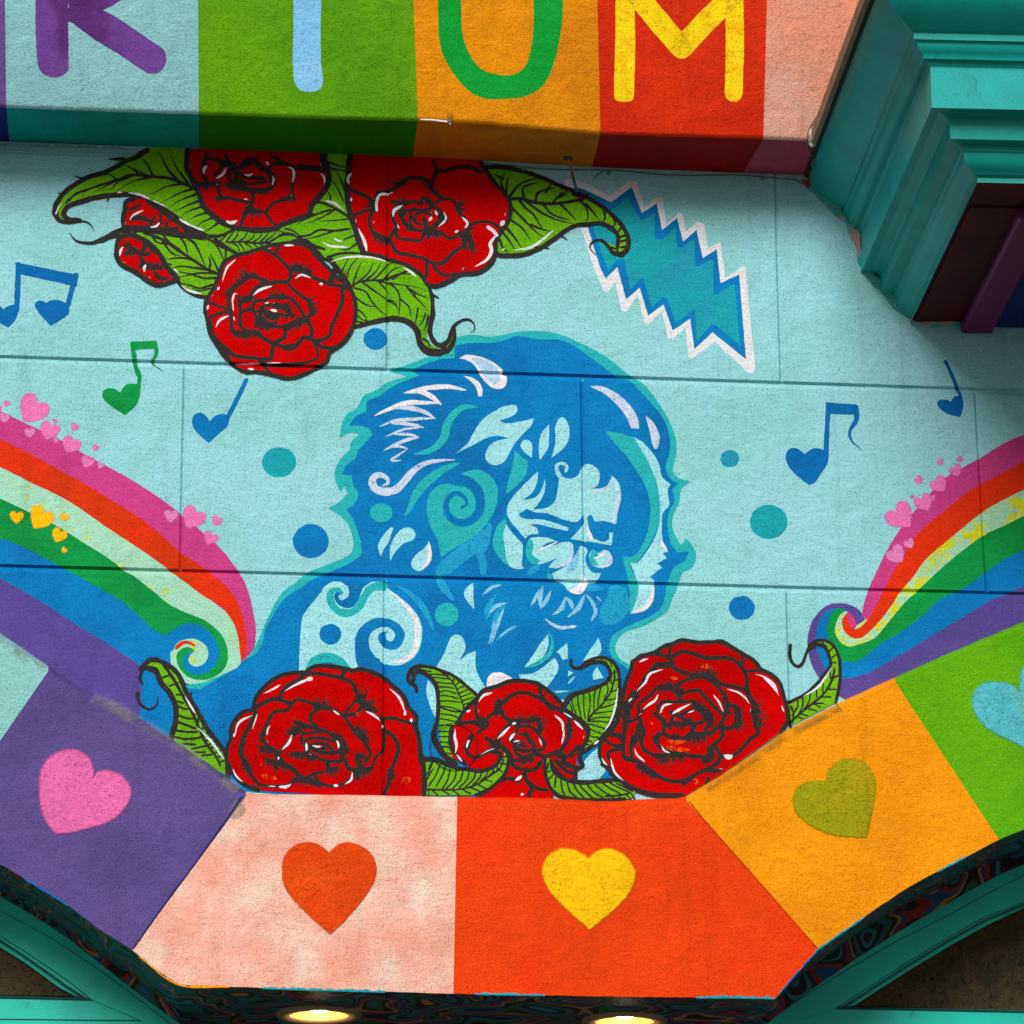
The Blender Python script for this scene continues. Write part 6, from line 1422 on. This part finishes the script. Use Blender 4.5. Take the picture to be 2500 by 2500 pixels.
for mat, t0, b0, t1, b1, lab in SP:
    xs = [b0 + (b1 - b0) * i / 24 for i in range(25)]
    bm = bmesh.new(); cl = bm.verts.layers.float.new("cover")
    step = 0.003 if mat in ('s_teal', 's_amber') else 0.0
    yf = SY - step
    topv, lowv, r1, r2, backv = [], [], [], [], []
    for i, x in enumerate(xs):
        tx = t0 + (t1 - t0) * i / 24
        ex = tx + (tx - x) * 2.2
        w = 1.4 * mnoise.noise(Vector((x * 0.02, 3, 1))) + 0.9 * mnoise.noise(Vector((x * 0.09, 5, 1)))
        if i in (0, 24): w = 0
        yb = lerp_poly(SB, x) + w
        a = at(ex, -650, yf); topv.append(bm.verts.new((a.x, yf, a.z)))
        a = at(x, yb - 7, yf); lowv.append(bm.verts.new((a.x, yf, a.z)))
        a = at(x, yb - 2, yf); r1.append(bm.verts.new((a.x, yf + 0.006, a.z)))
        a = at(x, yb, yf); r2.append(bm.verts.new((a.x, yf + 0.016, a.z - 0.002)))
        # back edge on the wall
        bx = a.x
        d0 = at(x, lerp_poly(SBB, x), 0.0)
        backv.append(bm.verts.new((bx, 0.012, d0.z)))
    for A_, B_ in ((topv, lowv), (lowv, r1), (r1, r2)):
        for i in range(24): bm.faces.new((A_[i], A_[i + 1], B_[i + 1], B_[i]))
    bu = bmesh.new(); bu.verts.layers.float.new("cover")
    fa = [bu.verts.new(v.co + Vector((0, -0.001, 0))) for v in r2]; ba = [bu.verts.new(v.co) for v in backv]
    for v in backv: bm.verts.remove(v)
    sk = 0.035 if mat == 's_peach' else 0.0
    if sk: ba[0].co.x -= sk
    if mat == 's_red': ba[-1].co.x -= 0.035
    for i in range(24): bu.faces.new((fa[i], ba[i], ba[i + 1], fa[i + 1]))
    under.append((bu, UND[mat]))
    for f in bm.faces: f.smooth = True
    bmesh.ops.recalc_face_normals(bm, faces=bm.faces)
    for f in bm.faces:
        if f.normal.y > 0.2: f.normal_flip()
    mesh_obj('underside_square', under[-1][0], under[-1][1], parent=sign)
    sign_obj[mat] = mesh_obj("sign_square", bm, mat, parent=sign, label=lab)
bm = bmesh.new(); zt_ = at(1000, -650, SY).z; box(bm, at(-900, 0, SY).x, 1.9, SY + 0.02, -0.02, zt_ - 0.02, zt_)
mesh_obj("sign_top", bm, 's_teal', parent=sign)
def letter(panel, mat, crop, label, fills=(), lines="", base=1):
    off = 0.003 if panel in ('s_teal', 's_amber') else 0.0
    m = Motif('painted_letter', sign_obj[panel], base, crop, plane=SY - off, grooved=False, label=label)
    for f in fills: m.F('painted_letter', mat, f)
    if lines: m.Ls('painted_letter', mat, lines)
    return m
letter('s_teal', 'l_violet', 'A', "violet letter R", ["215,-500! 400,-500! 402,120! 405,380 400,420 360,450 310,457 260,440 228,400 215,300 208,150!", "370,100! 390,60 480,-20 570,42! 700,110 860,220 950,280 978,320 975,380 940,425 890,435 840,415 700,320 560,235 415,128! 400,130!"],
       "170: 480,0 600,-30 700,-110 720,-250 640,-380 450,-420").build()
letter('s_green', 'l_blue', 'A', "pale blue letter I", ["1728,-500! 1890,-500! 1893,0! 1890,200 1893,380 1905,460 1895,515 1860,538 1800,540 1755,520 1732,460 1726,350 1730,150"]).build()
letter('s_amber', 'l_green', 'U', "green letter U", ["94,-400! 170,-400! 172,0 176,110 200,180 240,230 300,250 350,247 385,220 405,160 413,80 413,0! 413,-400! 510,-400! 511,40 500,130 478,220 440,290 380,322 310,330 250,328 200,305 150,250 110,180 96,90"]).build()
letter('s_red', 'l_yellow', 'U', "yellow letter M", ["684,-300! 745,-300! 748,0! 752,130 750,230 748,310 740,335 700,338 682,325 684,200 686,80"],
       "72: 720,-60 780,10 850,95 907,160; 72: 907,160 980,80 1060,0 1110,-60; 62>60: 1080,-300 1082,0 1084,150 1080,310").build()
# things fixed along the sign
def cable(name, P, r, mat, label, cat="cable", **kw):
    bm = bmesh.new(); tube(bm, P, r, 8)
    return mesh_obj(name, bm, mat, smooth=True, label=label, cat=cat, **kw)
o = empty("hanging_rod", (0, 0, 0), label="short bent rod from the sign's underside down to the wall, half orange half blue", cat="rod")
a = at(1388, 386, -0.20); b = at(1400, 437, -0.03); c_ = at(1409, 467, -0.034)
bm = bmesh.new(); tube(bm, [a, at(1392, 405, -0.12), b], 0.0052, 8); mesh_obj("rod_upper", bm, 'rodorange', parent=o, smooth=True)
bm = bmesh.new(); tube(bm, [b, at(1404, 452, -0.04), c_], 0.0054, 8); mesh_obj("rod_lower", bm, 'rodblue', parent=o, smooth=True)
bm = bmesh.new(); box(bm, a.x - 0.016, a.x + 0.014, a.y - 0.006, a.y + 0.012, a.z - 0.004, a.z + 0.006); mesh_obj("ceiling_clip", bm, 'gap', parent=o)
# wire clipped under the sign
wp = [at(x, lerp_poly(SBB, x) + 9 + 3 * math.sin(x * 0.02), -0.006) for x in range(1180, 1960, 20)] + [at(1975, 455, -0.012)]
cable("cable", wp, 0.0022, 'cable', "thin dark wire clipped to the wall just under the sign")
for cx_, cy_, lb in ((1278, 412, "left"), (1486, 421, "middle"), (1861, 434, "right")):
    bm = bmesh.new(); q = at(cx_, cy_, -0.012)
    bmesh.ops.create_cone(bm, cap_ends=True, segments=12, radius1=0.006, radius2=0.0045, depth=0.022, matrix=Matrix.Translation(q) @ Matrix.Rotation(math.radians(90), 4, 'X'))
    mesh_obj("wire_clip", bm, 'tealclip', label=f"small round clip on the wire under the sign, the {lb} of three", cat="clip", group="wire clips under the sign")
cable("cable", [crop_at('D', 845, 330, -0.02), crop_at('D', 870, 300, -0.03), crop_at('D', 905, 285, -0.02)], 0.002, 'gap', "loose end of dark wire hanging above the lightning bolt")
# hook on the sign edge
o = empty("hook", (0, 0, 0), label="small steel hook on the sign's lower edge between the green and amber squares", cat="hook")
q = crop_at('U', 135, 400, SY - 0.012)
bm = bmesh.new(); tube(bm, [q + Vector((0, 0.012, 0.018)), q + Vector((0, -0.002, 0.010)), q + Vector((0.001, -0.006, -0.006)), q + Vector((0, 0.004, -0.016)), q + Vector((-0.002, 0.012, -0.012))], 0.0036, 8)
mesh_obj("hook_wire", bm, 'metal', parent=o, smooth=True)
bm = bmesh.new(); bmesh.ops.create_uvsphere(bm, u_segments=10, v_segments=8, radius=0.0065, matrix=Matrix.Translation(q + Vector((0, -0.004, -0.018)))); mesh_obj("screw", bm, 'metal', parent=o, smooth=True)
m = Motif('rust_stain', sign_obj['s_amber'], 1, 'U', plane=SY - 0.003, grooved=False)
m.SF('rust_stain', 'grime_dark', "130,375 142,375 145,400 128,402", 5); m.F('chip', 'boltwhite', "35,396 80,397 125,402 128,407 70,401 36,399"); m.build()
# perforated vent strip and channel at the left under the sign
o = empty("vent_strip", (0, 0, 0), label="perforated metal vent strip where the sign meets the wall at far left", cat="vent")
bm = bmesh.new(); slab(bm, [(v[0], v[1]) for v in ((-300, 334), (0, 346), (330, 357), (330, 364), (0, 354), (-300, 342))], -0.010, -0.002); mesh_obj("strip", bm, 's_teal', parent=o)
bm = bmesh.new()
for k in range(70):
    x = -20 + k * 4.6
    if k % 13 in (5, 6): continue
    q = at(x, 350 + x * 0.035 + (1 if k % 2 else -0.5), -0.0115)
    bmesh.ops.create_circle(bm, cap_ends=True, segments=6, radius=0.0021, matrix=Matrix.Translation(q) @ Matrix.Rotation(math.radians(90), 4, 'X'))
ho = mesh_obj("holes", bm, 'gap', parent=o, kind="stuff")
bm = bmesh.new(); slab(bm, [(-300, 358), (0, 367), (312, 377), (318, 368), (319, 381), (300, 382), (0, 371), (-300, 362)], -0.012, 0.0)
mesh_obj("channel", bm, 's_teal', label="thin painted metal channel on the wall under the vent strip", cat="channel")

# ================================================================== teal cornice of the bay
bay = empty("bay_cornice", (0, 0, 0), label="big moulded teal wooden cornice of a bay at the upper right", cat="cornice")
def T(x, y): return (1700 + x * 800 / 1932.0, y * 800 / 1932.0)
foot = at(*T(1213, 1922), 0.0)
pb = T(1632, 1080)
# depth of the lowest front corner: its side edge meets the wall at 'foot'
def z_on(px, py, y): return at(px, py, y)
best = None
for k in range(400):
    d = 0.6 + k * 0.004
    q = at(pb[0], pb[1], -d)
    e = abs(q.z - foot.z)
    if best is None or e < best[0]: best = (e, d, q)
D0 = best[1]; QB = best[2]
def mitre(px, py):
    """front corner on the diagonal plane: outset to the left equals outset to the front"""
    lo, hi = D0 - 0.3, D0 + 1.6
    for _ in range(50):
        d = (lo + hi) / 2
        q = at(px, py, -d)
        if d > D0 + (QB.x - q.x): hi = d
        else: lo = d
    return at(px, py, -d)
PROF = [(1262, 172), (1282, 192), (1282, 230), (1300, 244), (1304, 262), (1312, 284), (1326, 306), (1337, 326), (1341, 344), (1366, 358), (1370, 374), (1380, 394),
        (1388, 635), (1432, 652), (1482, 700), (1488, 712), (1502, 818), (1560, 860), (1566, 886), (1574, 898), (1580, 930), (1596, 968), (1622, 1000), (1634, 1022), (1640, 1030), (1656, 1046), (1656, 1076)]
SE = at(2001, 356, SY)          # the top outer edge passes the sign's lower corner
PR = [mitre(*T(x, y)) for x, y in PROF]
M0 = Vector((SE.x, -(D0 + QB.x - SE.x), SE.z + 0.004))
C1 = PR[0]
cove = []
for k in range(12):
    t = k / 12
    s_ = t ** 1.7
    cove.append(Vector((M0.x + (C1.x - M0.x) * s_, M0.y + (C1.y - M0.y) * s_, M0.z + (C1.z - M0.z) * t)))
NC = len(cove)
PR = cove + PR
for i in range(1, len(PR)):     # a moulding never climbs back up
    if PR[i].z > PR[i - 1].z - 0.0005: PR[i].z = PR[i - 1].z - 0.0005
print("bay depth", D0, [(round(q.x, 3), round(q.y, 3), round(q.z, 3)) for q in PR][::6])
XEND = 3.2
def course(name, i0, i1, mat='cornice', label=None, smooth=False):
    bm = bmesh.new()
    for a, b in zip(PR[i0:i1], PR[i0 + 1:i1 + 1]):
        # front run
        v = [bm.verts.new(p) for p in ((a.x, a.y, a.z), (XEND, a.y, a.z), (XEND, b.y, b.z), (b.x, b.y, b.z))]
        bm.faces.new(v)
        w = [bm.verts.new(p) for p in ((a.x, 0.02, a.z), (a.x, a.y, a.z), (b.x, b.y, b.z), (b.x, 0.02, b.z))]
        bm.faces.new(w)
    bmesh.ops.remove_doubles(bm, verts=bm.verts, dist=1e-5)
    bmesh.ops.recalc_face_normals(bm, faces=bm.faces)
    if smooth:      # keep the mitre crisp: split the front run from the return
        es = [e for e in bm.edges if len(e.link_faces) == 2 and abs(e.link_faces[0].normal.x - e.link_faces[1].normal.x) > 0.5]
        bmesh.ops.split_edges(bm, edges=es)
    mesh_obj(name, bm, mat, parent=bay, label=label, smooth=smooth)
course("crown_cove", 0, NC, smooth=True); course("crown_fillet", NC, NC + 3); course("crown_ogee", NC + 3, NC + 8, smooth=True); course("bead", NC + 8, NC + 11); course("fascia_board", NC + 11, NC + 12, "fasciapaint"); course("recess", NC + 12, NC + 15)
course("band_board", NC + 15, NC + 17); course("bead", NC + 17, NC + 19); course("bed_ogee", NC + 19, NC + 24, smooth=True); course("bottom_fillet", NC + 24, NC + 26)
MAT['darkgap'] = flat_mat("black_shadow_gap", (6, 20, 20), 0.9)
top = PR[0]
bm = bmesh.new(); box(bm, top.x, XEND, top.y, 0.02, top.z, top.z + 0.03); mesh_obj("cornice_top", bm, 'cornice', parent=bay)
# flashing board along the top left edge, and its dark gap
MAT['flash'] = flat_mat("weathered_flashing_board", (150, 110, 92), 0.7, bump=0.003, second=(96, 84, 74), sscale=9)
g0 = PR[0]
bm = bmesh.new(); box(bm, g0.x - 0.012, g0.x + 0.012, g0.y + 0.01, -0.02, g0.z - 0.005, g0.z + 0.03); mesh_obj("gap_filler", bm, 'darkgap', parent=bay)
bm = bmesh.new(); box(bm, g0.x - 0.030, g0.x - 0.0125, g0.y - 0.02, SY - 0.012, g0.z - 0.001, g0.z + 0.05); mesh_obj("flashing_board", bm, 'flash', parent=bay)
# underside
MAT['maroon'] = flat_mat("dark_maroon_paint", (78, 8, 20), 0.7, spec=0.15, bump=0.002, second=(44, 10, 18), sscale=4)
MAT['plum'] = flat_mat("plum_purple_paint", (104, 4, 76), 0.5, spec=0.2, second=(90, 8, 70), sscale=4)
MAT['navy'] = flat_mat("navy_blue_paint", (4, 16, 110), 0.5, spec=0.2)
ub = PR[-1]
def at_z(px, py, z):
    d = ray(px, py); t = (z - CAM.z) / d.z
    return CAM + d * t
bm = bmesh.new(); box(bm, ub.x + 0.004, XEND, ub.y + 0.004, -0.004, ub.z + 0.012, ub.z + 0.045); mesh_obj("underside", bm, 'maroon', parent=bay)
bm = bmesh.new(); e = at_z(*T(1612, 1215), ub.z + 0.010)
box(bm, e.x, XEND, e.y, -0.01, ub.z + 0.004, ub.z + 0.0118); mesh_obj("underside_board", bm, 'maroon', parent=bay)
e1 = at_z(*T(1885, 1222), ub.z); e2 = at_z(*T(1545, 1925), ub.z)
print("plum bar", e1, e2, "ub", ub, "foot", foot)
bm = bmesh.new(); wbar = 0.115
box(bm, e2.x, e2.x + wbar, e1.y, -0.012, ub.z - 0.040, ub.z + 0.0035)
bmesh.ops.bevel(bm, geom=bm.edges[:], offset=0.012, segments=3, affect='EDGES', profile=0.5)
mesh_obj("corner_bar", bm, 'plum', parent=bay)
bm = bmesh.new(); box(bm, e2.x + wbar + 0.002, XEND, e1.y + 0.01, -0.012, ub.z - 0.012, ub.z + 0.003); mesh_obj("soffit_panel", bm, 'navy', parent=bay)
bm = bmesh.new(); box(bm, e2.x + wbar + 0.002, XEND, e1.y - 0.08, e1.y, ub.z - 0.030, ub.z + 0.003); mesh_obj("front_bar", bm, 'plum', parent=bay)
# ragged caulk where the cornice meets the wall
rnd = random.Random(5)
bm = bmesh.new()
path = []
for a, b in zip(PR, PR[1:]):
    if a.z > at(1975, 430, 0).z + 0.02: continue
    n = max(1, int((Vector((a.x, a.z)) - Vector((b.x, b.z))).length / 0.012))
    for k in range(n):
        t = k / n
        path.append(Vector((a.x + (b.x - a.x) * t - 0.006, 0.0, a.z + (b.z - a.z) * t - 0.004)))
path.append(Vector((ub.x, 0.0, ub.z)))
for k in range(int((XEND - ub.x) / 0.02)):
    path.append(Vector((ub.x + 0.02 * (k + 1), 0.0, ub.z)))
# smooth then roughen
sm = []
for i in range(len(path)):
    s = path[max(0, i - 7):i + 8]
    c0 = sum(s, Vector()) / len(s)
    sm.append(c0)
rings = []
for i, p in enumerate(sm):
    d = (sm[min(i + 1, len(sm) - 1)] - sm[max(i - 1, 0)]).normalized()
    nn = Vector((d.z, 0, -d.x))
    if nn.dot(Vector((-1, 0, -1))) < 0: nn = -nn
    w = 0.010 + 0.009 * mnoise.noise(Vector((i * 0.21, 1, 2))) + 0.006 * mnoise.noise(Vector((i * 0.8, 4, 2)))
    ring = []
    for t, yy in ((1.0, 0.001), (0.62, -0.008), (0.0, -0.016), (-1.4, -0.022)):
        ring.append(bm.verts.new(p + nn * w * t + Vector((0, yy * (1 + 0.3 * mnoise.noise(Vector((i * 0.5, t, 9)))), 0))))
    rings.append(ring)
for A_, B_ in zip(rings, rings[1:]):
    for k in range(3): bm.faces.new((A_[k], A_[k + 1], B_[k + 1], B_[k]))
MAT['edgecaulk'] = paint("ragged_teal_and_pink_caulk", (70, 170, 160), second=(196, 150, 136), cloud_scale=7.0, lo=0.52, hi=0.62, coarse=2.2)
mesh_obj("caulk_bead", bm, 'edgecaulk', parent=bay, smooth=True)

# caulk lump, cable and red seal where sign meets cornice
def blob(name, pts3, r, mat, label, cat, seed):
    bm = bmesh.new()
    for p, rr_ in pts3:
        bmesh.ops.create_icosphere(bm, subdivisions=3, radius=rr_, matrix=Matrix.Translation(p))
    for v in bm.verts:
        v.co += Vector((mnoise.noise(v.co * 60 + Vector((seed, 0, 0))), 0.3 * mnoise.noise(v.co * 50 + Vector((0, seed, 0))), mnoise.noise(v.co * 60 + Vector((0, 0, seed))))) * 0.007
    o = mesh_obj(name, bm, mat, smooth=True, label=label, cat=cat)
    md = o.modifiers.new("merge", 'REMESH'); md.mode = 'VOXEL'; md.voxel_size = 0.0025; md.use_smooth_shade = True
    dg = bpy.context.evaluated_depsgraph_get(); me = bpy.data.meshes.new_from_object(o.evaluated_get(dg)); o.modifiers.clear(); o.data = me
    return o
def chain(P_, crop, r, n):
    out = []
    for (x0, y0, d0, r0), (x1, y1, d1, r1) in zip(P_, P_[1:]):
        for k in range(n):
            t = k / n
            out.append((crop_at(crop, x0 + (x1 - x0) * t, y0 + (y1 - y0) * t, d0 + (d1 - d0) * t), r0 + (r1 - r0) * t))
    return out
blob("caulk_patch", chain([(672, 822, SY + 0.008, 0.016), (690, 800, SY + 0.004, 0.026), (712, 760, SY + 0.004, 0.024), (738, 700, SY + 0.006, 0.012)], "T", 0, 5) + chain([(690, 845, SY + 0.012, 0.014), (715, 790, SY + 0.01, 0.020)], "T", 0, 4), 1, 'caulk', "off-white patch of caulk where the sign meets the cornice", "caulk", 3)
blob("red_seal", chain([(655, 1098, -0.004, 0.008), (664, 1060, -0.03, 0.006), (678, 1010, -0.09, 0.005), (694, 950, -0.17, 0.005), (712, 890, -0.26, 0.006)], "T", 0, 9) + chain([(630, 1068, -0.006, 0.006), (660, 1085, -0.006, 0.007)], "T", 0, 4), 1, 'redcaulk', "rough red sealant in the corner below the sign's right end", "sealant", 8)
P_ = smooth_path([(745, 650, 0), (700, 700, 0), (662, 770, 0), (652, 840, 0), (665, 900, 0), (688, 935, 0), (680, 985, 0)], False, step=6)
ys = [SY - 0.012 + 0.0 * i for i in range(len(P_))]
pp = []
for i, v in enumerate(P_):
    f = i / (len(P_) - 1)
    y = SY - 0.012 if f < 0.55 else SY - 0.012 + (f - 0.55) / 0.45 * 0.2
    pp.append(crop_at('T', v.x, v.y, y))
cable("cable", pp, 0.0032, 'cable', "grey cable looping over the caulk at the sign's right end")

# ================================================================== ground, lower building, street side
MAT['ground'] = flat_mat("dark_asphalt_street", (112, 110, 106), 0.85, bump=0.003)
bm = bmesh.new(); v = [bm.verts.new(p) for p in ((-150, -150, 0), (150, -150, 0), (150, 60, 0), (-150, 60, 0))]; bm.faces.new(v)
mesh_obj("ground", bm, 'ground', kind="structure")
MAT['backwall'] = flat_mat("dark_painted_back_wall", (60, 40, 46), 0.7, bump=0.002, second=(20, 70, 76), sscale=3)
bm = bmesh.new(); box(bm, XL, XR, SOFD + 0.07, SOFD + 0.3, 0.0, 5.35)
mesh_obj("lower_wall", bm, 'backwall', label="dark recessed shopfront wall below the arches", cat="wall")
